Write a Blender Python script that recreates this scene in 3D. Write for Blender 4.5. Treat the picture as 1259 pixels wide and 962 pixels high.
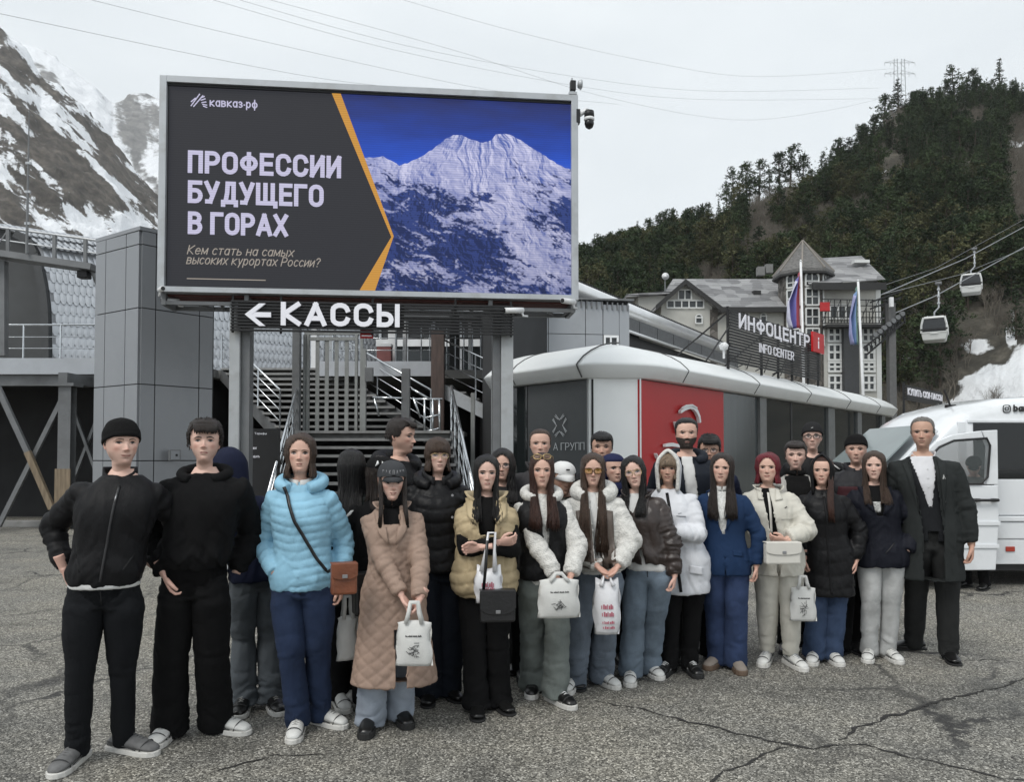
import bpy, bmesh, math, random
import numpy as np
from mathutils import Vector, Matrix
from mathutils.bvhtree import BVHTree
R = math.radians
for _o in list(bpy.data.objects): bpy.data.objects.remove(_o)
scene = bpy.context.scene
COL = scene.collection
rng = random.Random(7)
# ---------------------------------------------------------------- camera
FPX, CX, CY, CAMZ, HZ = 940.0,629.5,537.0,1.6,563.0
PITCH = math.atan((HZ-CY)/FPX)
cam_d = bpy.data.cameras.new('camera'); cam = bpy.data.objects.new('camera', cam_d); COL.objects.link(cam)
cam_d.sensor_width = 36; cam_d.lens = FPX/1259*36; cam_d.shift_y = (CY-481)/1259
cam_d.clip_start = 0.05; cam_d.clip_end = 9000
cam.location = (0,0, CAMZ); cam.rotation_euler = (R(90)+PITCH, 0,0)
scene.camera = cam
# ---------------------------------------------------------------- sky and sun
SUN_EL, SUN_AZ = R(52), R(215)
w = bpy.data.worlds.new('World'); scene.world = w; w.use_nodes = True
nt = w.node_tree; nt.nodes.clear()
_out = nt.nodes.new('ShaderNodeOutputWorld'); _bg = nt.nodes.new('ShaderNodeBackground'); _bg.inputs[1].default_value = 0.1
_sky = nt.nodes.new('ShaderNodeTexSky'); _sky.sky_type = 'NISHITA'; _sky.sun_disc = False
_sky.sun_elevation = SUN_EL; _sky.sun_rotation = SUN_AZ; _sky.altitude = 2000
_tc = nt.nodes.new('ShaderNodeTexCoord'); _mp = nt.nodes.new('ShaderNodeMapping'); _mp.inputs['Scale'].default_value = (1.2,1.2,3.2)
_no = nt.nodes.new('ShaderNodeTexNoise'); _no.inputs['Scale'].default_value = 1.6; _no.inputs['Detail'].default_value = 4; _no.inputs['Roughness'].default_value = .5
_cr = nt.nodes.new('ShaderNodeValToRGB')
_cr.color_ramp.elements[0].position = .36; _cr.color_ramp.elements[0].color = (6.5,6.95,7.25,1)
_cr.color_ramp.elements[1].position = .68; _cr.color_ramp.elements[1].color = (7.7,8.1,8.3,1)
_mx = nt.nodes.new('ShaderNodeMixRGB'); _mx.inputs[0].default_value = .94
L = nt.links.new
L(_tc.outputs['Generated'], _mp.inputs[0]); L(_mp.outputs[0], _no.inputs['Vector']); L(_no.outputs[0], _cr.inputs[0])
L(_sky.outputs[0], _mx.inputs[1]); L(_cr.outputs[0], _mx.inputs[2]); L(_mx.outputs[0], _bg.inputs[0]); L(_bg.outputs[0], _out.inputs[0])
sun_d = bpy.data.lights.new('sun', 'SUN'); sun_d.energy = 1.5; sun_d.angle = R(26); sun_d.color = (1,.97,.92)
sun = bpy.data.objects.new('sun', sun_d); COL.objects.link(sun)
_sd = Vector((math.sin(SUN_AZ)*math.cos(SUN_EL), math.cos(SUN_AZ)*math.cos(SUN_EL), math.sin(SUN_EL)))
sun.rotation_euler = _sd.to_track_quat('Z', 'Y').to_euler(); sun.location = (0,0,30)
scene.view_settings.view_transform = 'Standard'; scene.view_settings.look = 'None'
scene.view_settings.exposure = 0.42; scene.view_settings.gamma = 1
scene.cycles.max_bounces = 6; scene.cycles.diffuse_bounces = 3; scene.cycles.transparent_max_bounces = 12
# ---------------------------------------------------------------- geometry of the view (used to measure places)
def P(px, py, Y):
 """world point at depth Y seen at photograph pixel px, py"""
 u, v = (px-CX)/FPX, (CY-py)/FPX
 d = Vector((u, math.cos(PITCH)-v*math.sin(PITCH), math.sin(PITCH)+v*math.cos(PITCH)))
 return Vector((0,0, CAMZ))+d*(Y/d.y)
def on_plane(px, py, o, n):
 d = P(px, py, 1.0)-Vector((0,0, CAMZ)); t = (Vector(o)-Vector((0,0, CAMZ))).dot(n)/d.dot(n)
 return Vector((0,0, CAMZ))+d*t
def PZ(px, py, z):
 return on_plane(px, py, (0,0, z), Vector((0,0,1)))
# ---------------------------------------------------------------- objects
def link(o, parent=None):
 COL.objects.link(o)
 if parent is not None: o.parent = parent
 return o
def tag(o, label=None, cat=None, group=None, kind=None):
 if label: o['label'] = label
 if cat: o['category'] = cat
 if group: o['group'] = group
 if kind: o['kind'] = kind
 return o
def thing(name, label, cat, loc=(0,0,0), rz=0, group=None):
 o = bpy.data.objects.new(name, None); o.empty_display_size = .2; link(o)
 o.location = loc; o.rotation_euler = (0,0, rz)
 return tag(o, label, cat, group)
def copy_tree(o, parent=None, skip=()):
 c = o.copy(); link(c, parent)
 if parent is not None: c.matrix_parent_inverse = o.matrix_parent_inverse.copy()
 for ch in o.children:
  copy_tree(ch, c)
 return c
def mesh_obj(name, verts, faces, mats, parent=None, smooth=False, mi=None):
 me = bpy.data.meshes.new(name); me.from_pydata([tuple(v) for v in verts],[],[tuple(f) for f in faces]); me.validate()
 for m in (mats if isinstance(mats, (list, tuple)) else [mats]): me.materials.append(m)
 if mi is not None and len(mi) == len(me.polygons): me.polygons.foreach_set('material_index', mi)
 if smooth: me.polygons.foreach_set('use_smooth', [True]*len(me.polygons))
 return link(bpy.data.objects.new(name, me), parent)
class MB:
 def __init__(s): s.v = []; s.f = []; s.m = []; s.cm = 0
 def add(s, vs, fs):
  n = len(s.v); s.v += [tuple(v) for v in vs]; s.f += [tuple(i+n for i in f) for f in fs]; s.m += [s.cm]*len(fs)
  return s
 def mat(s, i): s.cm = i; return s
 def box(s, x0, x1, y0, y1, z0, z1):
  if x0 > x1: x0, x1 = x1, x0
  if y0 > y1: y0, y1 = y1, y0
  if z0 > z1: z0, z1 = z1, z0
  v = [(x0,y0,z0),(x1,y0,z0),(x1,y1,z0),(x0,y1,z0),(x0,y0,z1),(x1,y0,z1),(x1,y1,z1),(x0,y1,z1)]
  return s.add(v, [(0,3,2,1),(4,5,6,7),(0,1,5,4),(1,2,6,5),(2,3,7,6),(3,0,4,7)])
 def bar(s, p, q, a, b=None):
  """rectangular bar from p to q, a wide (horizontal), b high"""
  b = a if b is None else b; p = Vector(p); q = Vector(q); d = (q-p).normalized()
  u = d.cross(Vector((0,0,1)))
  if u.length < .02: u = Vector((1,0,0))
  u.normalize(); w_ = u.cross(d).normalized()
  v = [pt+u*(sx*a/2)+w_*(sz*b/2) for pt in (p, q) for sx, sz in ((-1,-1),(1,-1),(1,1),(-1,1))]
  return s.add(v, [(0,1,2,3),(7,6,5,4),(0,4,5,1),(1,5,6,2),(2,6,7,3),(3,7,4,0)])
 def tube(s, pts, r, n=8, cap=True, sy=1.0):
  pts = [Vector(p) for p in pts]; k = len(pts)
  rr = r if isinstance(r, (list, tuple)) else [r]*k
  base = len(s.v); up = None
  for i, p in enumerate(pts):
   d = (pts[min(i+1, k-1)]-pts[max(i-1,0)])
   d = d.normalized() if d.length > 1e-9 else Vector((0,0,1))
   if up is None:
    up = Vector((0,0,1)) if abs(d.z) < .9 else Vector((0,1,0))
   u = d.cross(up).normalized(); w_ = u.cross(d).normalized(); up = w_
   for j in range(n):
    a = 2*math.pi*j/n
    s.v.append(tuple(p+u*(math.cos(a)*rr[i])+w_*(math.sin(a)*rr[i]*sy)))
  for i in range(k-1):
   for j in range(n):
    a, b = base+i*n+j, base+i*n+(j+1) % n
    s.f.append((a, b, b+n, a+n)); s.m.append(s.cm)
  if cap:
   s.f.append(tuple(base+j for j in range(n))[::-1]); s.m.append(s.cm)
   s.f.append(tuple(base+(k-1)*n+j for j in range(n))); s.m.append(s.cm)
  return s
 def prism(s, poly, fn0, fn1):
  n = len(poly); v = [fn0(*p) for p in poly] + [fn1(*p) for p in poly]
  return s.add(v, [tuple(range(n))[::-1], tuple(range(n, 2*n))] + [(i, (i+1) % n, (i+1) % n+n, i+n) for i in range(n)])
 def xz(s, poly, y0, y1):
  return s.prism(poly, lambda x, z: (x, y0, z), lambda x, z: (x, y1, z))
 def yz(s, poly, x0, x1):
  return s.prism(poly, lambda y, z: (x0, y, z), lambda y, z: (x1, y, z))
 def lathe(s, prof, c=(0,0,0), n=16, ax='z'):
  k = len(prof); base = len(s.v)
  for r_, z_ in prof:
   for j in range(n):
    a = 2*math.pi*j/n; x, y, z = r_*math.cos(a), r_*math.sin(a), z_
    if ax == 'y': x, y, z = x, z, y
    if ax == 'x': x, y, z = z, y, x
    s.v.append((x+c[0], y+c[1], z+c[2]))
  for i in range(k-1):
   for j in range(n):
    a, b = base+i*n+j, base+i*n+(j+1) % n
    s.f.append((a, b, b+n, a+n)); s.m.append(s.cm)
  s.f.append(tuple(base+j for j in range(n))[::-1]); s.m.append(s.cm)
  s.f.append(tuple(base+(k-1)*n+j for j in range(n))); s.m.append(s.cm)
  return s
 def build(s, name, mats, parent=None, smooth=False, bevel=0, fix=True):
  o = mesh_obj(name, s.v, s.f, mats, parent, smooth, s.m)
  if fix:
   bm = bmesh.new(); bm.from_mesh(o.data); bmesh.ops.recalc_face_normals(bm, faces=bm.faces)
   bm.to_mesh(o.data); bm.free()
  if bevel:
   md = o.modifiers.new('bevel', 'BEVEL'); md.width = bevel; md.segments = 2; md.limit_method = 'ANGLE'; md.angle_limit = R(40)
  return o
# ---------------------------------------------------------------- vectorised noise
def _hash(ix, iy, iz):
 h = (ix.astype(np.int64)*374761393+iy.astype(np.int64)*668265263+iz.astype(np.int64)*2147483647) & 0xffffffff
 h = ((h ^ (h >> 13))*1274126177) & 0xffffffff
 h = (h ^ (h >> 16)) & 0xffffffff
 return h/4294967295.0
def vn(p):
 p = np.asarray(p, float); i = np.floor(p).astype(np.int64); f = p-i; f = f*f*(3-2*f); r = 0
 for dx in (0,1):
  for dy in (0,1):
   for dz in (0,1):
    wt = (f[:, 0] if dx else 1-f[:, 0])*(f[:, 1] if dy else 1-f[:, 1])*(f[:, 2] if dz else 1-f[:, 2])
    r = r+wt*_hash(i[:, 0]+dx, i[:, 1]+dy, i[:, 2]+dz)
 return r
def fbm(p, o=4, g=.5):
 p = np.asarray(p, float); a = 1; s_ = 0; t = 0
 for k in range(o):
  s_ = s_+a*vn(p+k*17.3); t += a; a *= g; p = p*2.03
 return s_/t
def ridge(p, o=4, g=.5):
 p = np.asarray(p, float); a = 1; s_ = 0; t = 0
 for k in range(o):
  s_ = s_+a*(1-np.abs(2*vn(p+k*11.7)-1)); t += a; a *= g; p = p*2.03
 return s_/t
# ---------------------------------------------------------------- materials
def lin(c):
 return tuple((x/255/12.92) if x/255 <= .04045 else ((x/255+.055)/1.055) ** 2.4 for x in c)
_mats = {}
def mat(name, col, rough=.6, metal=0, var=.12, vs=6, bump=0, bs=60, stretch=(1,1,1), spec=.5, emit=None, es=1, alpha=1, coat=0, trans=0, dirt=None, dirt_scale=1.2, sheen=0):
 """col in linear RGB; colour varies by `var` with a noise of scale `vs` per metre; fine relief of scale bs"""
 if name in _mats: return _mats[name]
 m = bpy.data.materials.new(name); m.use_nodes = True; n = m.node_tree; b = n.nodes['Principled BSDF']; l = n.links.new
 b.inputs['Roughness'].default_value = rough; b.inputs['Metallic'].default_value = metal
 b.inputs['Specular IOR Level'].default_value = spec
 b.inputs['Coat Weight'].default_value = coat
 b.inputs['Transmission Weight'].default_value = trans; b.inputs['Alpha'].default_value = alpha
 b.inputs['Sheen Weight'].default_value = sheen
 b.inputs['Base Color'].default_value = (*col, 1)
 if emit is not None:
  b.inputs['Emission Color'].default_value = (*emit, 1); b.inputs['Emission Strength'].default_value = es
 if var or bump or dirt:
  tc = n.nodes.new('ShaderNodeTexCoord'); mp = n.nodes.new('ShaderNodeMapping'); mp.inputs['Scale'].default_value = stretch
  l(tc.outputs['Object'], mp.inputs[0])
 last = None
 if var:
  t = n.nodes.new('ShaderNodeTexNoise'); t.inputs['Scale'].default_value = vs; t.inputs['Detail'].default_value = 5; l(mp.outputs[0], t.inputs['Vector'])
  r = n.nodes.new('ShaderNodeValToRGB'); r.color_ramp.elements[0].position = .3; r.color_ramp.elements[1].position = .7
  r.color_ramp.elements[0].color = (*[x*(1-var) for x in col],1); r.color_ramp.elements[1].color = (*[min(1, x*(1+var)) for x in col],1)
  l(t.outputs[0], r.inputs[0]); last = r.outputs[0]
 if dirt:
  t = n.nodes.new('ShaderNodeTexNoise'); t.inputs['Scale'].default_value = dirt_scale; t.inputs['Detail'].default_value = 6; t.inputs['Roughness'].default_value = .65; l(mp.outputs[0], t.inputs['Vector'])
  r = n.nodes.new('ShaderNodeValToRGB'); r.color_ramp.elements[0].position = .5; r.color_ramp.elements[1].position = .72
  r.color_ramp.elements[0].color = (0,0,0,1); r.color_ramp.elements[1].color = (.8,.8,.8,1)
  mx = n.nodes.new('ShaderNodeMixRGB'); l(t.outputs[0], r.inputs[0]); l(r.outputs[0], mx.inputs[0])
  if last: l(last, mx.inputs[1])
  else: mx.inputs[1].default_value = (*col, 1)
  mx.inputs[2].default_value = (*dirt, 1); last = mx.outputs[0]
 if last: l(last, b.inputs['Base Color'])
 if bump:
  t = n.nodes.new('ShaderNodeTexNoise'); t.inputs['Scale'].default_value = bs; t.inputs['Detail'].default_value = 3; l(mp.outputs[0], t.inputs['Vector'])
  bp = n.nodes.new('ShaderNodeBump'); bp.inputs['Strength'].default_value = bump; bp.inputs['Distance'].default_value = .01
  l(t.outputs[0], bp.inputs['Height']); l(bp.outputs[0], b.inputs['Normal'])
 _mats[name] = m; return m
def wrinkle(m, sc=7, st=.16, z=.6):
 """cloth creases as a second relief"""
 n = m.node_tree; b = n.nodes['Principled BSDF']; l = n.links.new; tc = N(n, 'ShaderNodeTexCoord'); mp = N(n, 'ShaderNodeMapping'); mp.inputs['Scale'].default_value = (1,1, z); mp.inputs['Rotation'].default_value = (.3,.5,.2); l(tc.outputs['Object'], mp.inputs[0])
 t = N(n, 'ShaderNodeTexNoise', Scale=sc, Detail=4.0, Roughness=.5, Distortion=1.4); l(mp.outputs[0], t.inputs['Vector']); r = ramp(n, t.outputs[0],[(.3,0),(.49,.55),(.51,.4),(.7,1)])
 bp = N(n, 'ShaderNodeBump', Strength=st, Distance=.02); l(r, bp.inputs['Height'])
 if b.inputs['Normal'].links: l(b.inputs['Normal'].links[0].from_socket, bp.inputs['Normal'])
 l(bp.outputs[0], b.inputs['Normal']); return m
def node_mat(name, rough=.8):
 m = bpy.data.materials.new(name); m.use_nodes = True; b = m.node_tree.nodes['Principled BSDF']; b.inputs['Roughness'].default_value = rough
 _mats[name] = m
 return m, m.node_tree, b
def N(nt_, typ, **kw):
 n = nt_.nodes.new(typ)
 for k, v in kw.items():
  if k in n.inputs.keys(): n.inputs[k].default_value = v
  else: setattr(n, k, v)
 return n
def ramp(nt_, src, stops, link_=True):
 r = nt_.nodes.new('ShaderNodeValToRGB'); e = r.color_ramp.elements
 while len(e) < len(stops): e.new(.5)
 for i, (p_, c) in enumerate(stops):
  e[i].position = p_; e[i].color = (*c, 1) if hasattr(c, '__len__') else (c, c, c, 1)
 nt_.links.new(src, r.inputs[0]); return r.outputs[0]
# ---------------------------------------------------------------- lettering
_o = '@.27,.73,.27,.27,0,180 @.27,.27,.27,.27,180,360 .54,.73'
GLYPH = {'А': '0,0 .3,1 .6,0|.1,.28 .5,.28', 'Б': '.5,1 0,1 0,0 .28,0 @.28,.29,.24,.29,-90,90 0,.58', 'В': '0,0 0,1 .26,1 @.26,.77,.22,.23,90,-90 0,.54|.26,.54 @.26,.27,.26,.27,90,-90 0,0', 'Г': '0,0 0,1 .46,1',
 'Д': '.1,0 .18,.5 .2,1 .5,1 .5,0|-.02,-.16 -.02,0 .62,0 .62,-.16', 'Е': '.46,1 0,1 0,0 .46,0|0,.52 .42,.52', 'И': '0,1 0,0 .5,1 .5,0', 'К': '0,0 0,1|.52,1 .04,.5 .54,0', 'Н': '0,0 0,1|.5,0 .5,1|0,.52 .5,.52', 'О': _o, 'П': '0,0 0,1 .5,1 .5,0',
 'Р': '0,0 0,1 .26,1 @.26,.72,.25,.28,90,-90 0,.44', 'С': '@.27,.73,.26,.27,5,180 @.27,.27,.26,.27,180,355', 'Т': '0,1 .54,1|.27,1 .27,0', 'У': '0,1 .28,.36|.54,1 .2,0 .04,0', 'Ф': '.33,-.03 .33,1.03|@.33,.52,.32,.31,0,360', 'Х': '0,0 .54,1|0,1 .54,0',
 'Ц': '0,1 0,0 .6,0 .6,-.16|.47,1 .47,0', 'Щ': '0,1 0,0 .88,0 .88,-.16|.37,1 .37,0|.74,1 .74,0', 'Ы': '0,1 0,0 .22,0 @.22,.29,.22,.29,-90,90 0,.58|.66,0 .66,1', 'Ь': '0,1 0,0 .25,0 @.25,.29,.24,.29,-90,90 0,.58', 'I': '0,0 0,1', 'М': '0,0 0,1 .32,.25 .64,1 .64,0', 'Л': '.02,0 .18,.6 .2,1 .5,1 .5,0', 'N': '0,0 0,1 .5,0 .5,1', 'F': '0,0 0,1 .44,1|0,.52 .4,.52',
 'R': '0,0 0,1 .26,1 @.26,.72,.25,.28,90,-90 0,.44|.24,.44 .52,0', '-': '0,.42 .28,.42', 'а': '.42,0 .42,.7|@.21,.35,.21,.35,0,360', 'е': '0,.37 .44,.37 @.22,.35,.22,.35,5,320', 'м': '0,0 0,.7 .26,.1 .52,.7 .52,0', 'с': '@.22,.35,.22,.35,45,315', 'т': '0,.7 .42,.7|.21,.7 .21,0',
 'р': '0,-.28 0,.7|@.21,.35,.21,.35,0,360', 'у': '0,.7 .2,.05|.4,.7 .12,-.28', 'ф': '.28,-.28 .28,1|@.28,.35,.27,.34,0,360', 'о': '@.23,.35,.23,.35,0,360', 'з': '0,.6 @.16,.53,.17,.17,130,-90|.12,.36 @.16,.18,.2,.18,90,-130', '?': '0,.8 @.2,.78,.2,.2,160,-60 .2,.3|.2,0 .2,.05', '·': '0,.32 .05,.32',
 'b': '0,0 0,1|@.21,.35,.21,.35,0,360', 'r': '0,0 0,.7|0,.42 @.2,.45,.2,.25,180,60', 's': '@.19,.53,.17,.17,30,270|@.19,.18,.19,.18,90,-150', 'i': '0,0 0,.55|0,.86 0,.9'}
for _c, _u in zip('киныьхвп', 'КИНЫЬХВП'):
 GLYPH[_c] = '|'.join(' '.join(('@' if q[0] == '@' else '') + ','.join(str(round(float(n)*(.7 if i % 2 or 0 else .82),3)) if i < 4 else n for i, n in enumerate(q.strip('@').split(','))) for q in st.split()) for st in GLYPH[_u].split('|'))
GLYPH.update({'O': _o, 'C': GLYPH['С'], 'E': GLYPH['Е'], 'T': GLYPH['Т'], 'a': GLYPH['а']})
def _strokes(ch):
 out = []
 for st in GLYPH[ch].split('|'):
  q = []
  for tk in st.split():
   v = [float(n) for n in tk.strip('@').split(',')]
   if tk[0] == '@':
    k = max(3, int(abs(v[5]-v[4])/22)); q += [(v[0]+v[2]*math.cos(R(v[4]+(v[5]-v[4])*i/k)), v[1]+v[3]*math.sin(R(v[4]+(v[5]-v[4])*i/k))) for i in range(k+1)]
   else: q.append((v[0], v[1]))
  q = [p for i, p in enumerate(q) if i == 0 or math.dist(p, q[i-1]) > 1e-3]; cur = [q[0]]
  for i in range(1, len(q)):
   cur.append(q[i])
   if i < len(q)-1 and Vector((q[i][0]-q[i-1][0], q[i][1]-q[i-1][1])).angle(Vector((q[i+1][0]-q[i][0], q[i+1][1]-q[i][1]))) > 1.1: out.append(cur); cur = [q[i]]
  out.append(cur)
 return out
def text_fit(name, body, x0, x1, z0, caph, mt, parent, y=0, bold=0.0, shear=0.0, depth=.01):
 """lettering of strokes in the local x-z plane, filling x0..x1, baseline z0, capitals caph high; stroke width (.1+bold)*caph"""
 w_ = (.10+bold); gap = .13+w_*.9; xs = []; cur = 0
 for ch in body:
  if ch == ' ': cur += .34; continue
  st = _strokes(ch); a, b = min(p[0] for s_ in st for p in s_), max(p[0] for s_ in st for p in s_); xs.append((cur-min(a, 0), st)); cur += b+gap
 sx = (x1-x0-w_*caph)/max(.01, cur-gap); hw = w_*caph/2; mb = MB(); k = 0
 for ox, st in xs:
  for s_ in st:
   q = [(x0+hw+(ox+px)*sx+shear*pz*caph, z0+hw+pz*(caph-2*hw)) for px, pz in s_]; n = len(q); closed = math.dist(q[0], q[-1]) < .02*caph and n > 4; V = []; k += 1; yf = y-depth-(k % 5)*.0006
   for i in range(n):
    a, b = (q[i-1] if i else (q[-2] if closed else q[0])),(q[i+1] if i < n-1 else (q[1] if closed else q[-1])); p = q[i]
    d1 = Vector((p[0]-a[0], p[1]-a[1])); d2 = Vector((b[0]-p[0], b[1]-p[1])); d1 = d1.normalized() if d1.length > 1e-9 else d2.normalized(); d2 = d2.normalized() if d2.length > 1e-9 else d1
    t_ = (d1+d2); t_ = t_.normalized() if t_.length > .2 else d1; mt_ = hw/max(.66, t_.dot(d1)); nx, nz = -t_.y*mt_, t_.x*mt_; ex = 0
    if not closed and i in (0, n-1): s2 = -1 if i == 0 else 1; p = (p[0]+t_.x*hw*.95*s2, p[1]+t_.y*hw*.95*s2)
    V += [(p[0]+nx, yf, p[1]+nz),(p[0]-nx, yf, p[1]-nz),(p[0]+nx, y, p[1]+nz),(p[0]-nx, y, p[1]-nz)]
   F = []
   for i in range(n-1):
    a, b = 4*i, 4*i+4; F += [(a, b, b+1, a+1),(a, a+2, b+2, b),(a+1, b+1, b+3, a+3)]
   F += [(0,1,3,2),(4*n-4,4*n-2,4*n-1,4*n-3)]; mb.add(V, F)
 return mb.build(name, mt, parent)
# ================================================================ ground
def asphalt_mat():
 m, n, b = node_mat('worn_asphalt', .88); l = n.links.new
 tc = N(n, 'ShaderNodeTexCoord'); co = tc.outputs['Object']
 v = N(n, 'ShaderNodeTexVoronoi', Scale=105.0); l(co, v.inputs['Vector'])
 v2 = N(n, 'ShaderNodeTexNoise', Scale=170.0, Detail=3.0); l(co, v2.inputs['Vector'])
 big = N(n, 'ShaderNodeTexNoise', Scale=.33, Detail=7.0, Roughness=.62); l(co, big.inputs['Vector'])
 mid = N(n, 'ShaderNodeTexNoise', Scale=2.2, Detail=6.0, Roughness=.65); l(co, mid.inputs['Vector'])
 st = ramp(n, v.outputs['Color'],[(.1,(.035,.033,.029)),(.42,(.14,.135,.118)),(.7,(.27,.26,.23)),(.95,(.62,.60,.545))])
 fine = ramp(n, v2.outputs[0],[(.38,.55),(.62,1.3)])
 mu = N(n, 'ShaderNodeMixRGB', blend_type='MULTIPLY'); mu.inputs[0].default_value = 1; l(st, mu.inputs[1]); l(fine, mu.inputs[2])
 bg = ramp(n, big.outputs[0],[(.32,(.55,.56,.57)),(.46,(1,1,1)),(.7,(1.25,1.22,1.16))])
 mu2 = N(n, 'ShaderNodeMixRGB', blend_type='MULTIPLY'); mu2.inputs[0].default_value = 1; l(mu.outputs[0], mu2.inputs[1]); l(bg, mu2.inputs[2])
 md = ramp(n, mid.outputs[0],[(.32,(.62,.62,.62)),(.47,(1,1,1)),(.72,(1.12,1.1,1.06))])
 mu3 = N(n, 'ShaderNodeMixRGB', blend_type='MULTIPLY'); mu3.inputs[0].default_value = 1; l(mu2.outputs[0], mu3.inputs[1]); l(md, mu3.inputs[2])
 # hairline cracks: edges of large warped cells
 wn = N(n, 'ShaderNodeTexNoise', Scale=1.3, Detail=6.0, Roughness=.7); l(co, wn.inputs['Vector'])
 wa = N(n, 'ShaderNodeVectorMath', operation='MULTIPLY_ADD'); l(wn.outputs['Color'], wa.inputs[0]); wa.inputs[1].default_value = (.8,.8,0); l(co, wa.inputs[2])
 vc = N(n, 'ShaderNodeTexVoronoi', feature='DISTANCE_TO_EDGE', Scale=.62); l(wa.outputs[0], vc.inputs['Vector'])
 cm = N(n, 'ShaderNodeTexNoise', Scale=.5, Detail=2.0); l(co, cm.inputs['Vector'])
 c1 = ramp(n, vc.outputs['Distance'],[(0,1),(.008,.9),(.022,0)]); c2 = ramp(n, cm.outputs[0],[(.47,0),(.6,1)])
 cmul = N(n, 'ShaderNodeMath', operation='MULTIPLY'); l(c1, cmul.inputs[0]); l(c2, cmul.inputs[1])
 mx = N(n, 'ShaderNodeMixRGB'); l(cmul.outputs[0], mx.inputs[0]); l(mu3.outputs[0], mx.inputs[1]); mx.inputs[2].default_value = (.03,.029,.028,1)
 l(mx.outputs[0], b.inputs['Base Color'])
 hh = N(n, 'ShaderNodeMath', operation='SUBTRACT'); l(v.outputs['Distance'], hh.inputs[1]); l(v2.outputs[0], hh.inputs[0])
 h2 = N(n, 'ShaderNodeMath', operation='SUBTRACT'); l(hh.outputs[0], h2.inputs[0]); l(cmul.outputs[0], h2.inputs[1])
 bp = N(n, 'ShaderNodeBump', Strength=.7, Distance=.008); l(h2.outputs[0], bp.inputs['Height']); l(bp.outputs[0], b.inputs['Normal'])
 rr = ramp(n, big.outputs[0],[(.35,.6),(.55,.9)]); l(rr, b.inputs['Roughness'])
 return m
ASPH = asphalt_mat()
g = MB().add([(-1900,-60,0),(1900,-60,0),(1900,2300,0),(-1900,2300,0)],[(0,1,2,3)])
ground = tag(g.build('ground', ASPH), kind='structure')
CRK = mat('crack_tar', (.022,.021,.02),.95, var=.5, vs=30, bump=.5)
def crack(pts, w_, seed):
 r = random.Random(seed); q = []
 pts = [PZ(a, b, 0) for a, b in pts]
 for i in range(len(pts)-1):
  a, b = pts[i], pts[i+1]; k = max(2, int((b-a).length/.045))
  for j in range(k): q.append(a.lerp(b, j/k))
 q.append(pts[-1]); m = MB(); vs = []; off = 0
 for i, p in enumerate(q):
  d = (q[min(i+1, len(q)-1)]-q[max(0, i-1)]).normalized(); s = Vector((-d.y, d.x, 0)); off = off*.8+r.uniform(-.022,.022)
  ww = .7*w_*r.uniform(.2,1.3)*(1 if 2 < i < len(q)-3 else .3)
  c = p+s*off; vs += [c+s*ww+Vector((0,0,.004)), c-s*ww*r.uniform(.5,1.2)+Vector((0,0,.004))]
 m.add(vs, [(2*i, 2*i+1,2*i+3,2*i+2) for i in range(len(q)-1)])
 m.build('crack', CRK, ground)
crack([(735,862),(805,877),(905,902),(1000,922),(1065,918),(1110,930),(1259,959),(1330,972)],.016,1)
crack([(1035,912),(1062,893),(1110,880),(1155,864),(1185,855),(1259,836),(1400,806)],.02,2)
crack([(800,985),(900,948),(965,925),(1000,922)],.012,3)
crack([(1172,813),(1215,812),(1259,818),(1350,822)],.012,4)
crack([(0,711),(60,708),(118,705),(180,700)],.016,5)
crack([(0,770),(50,764),(90,760)],.008,6)
crack([(225,960),(260,948),(330,928),(420,930)],.012,7)
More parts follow.
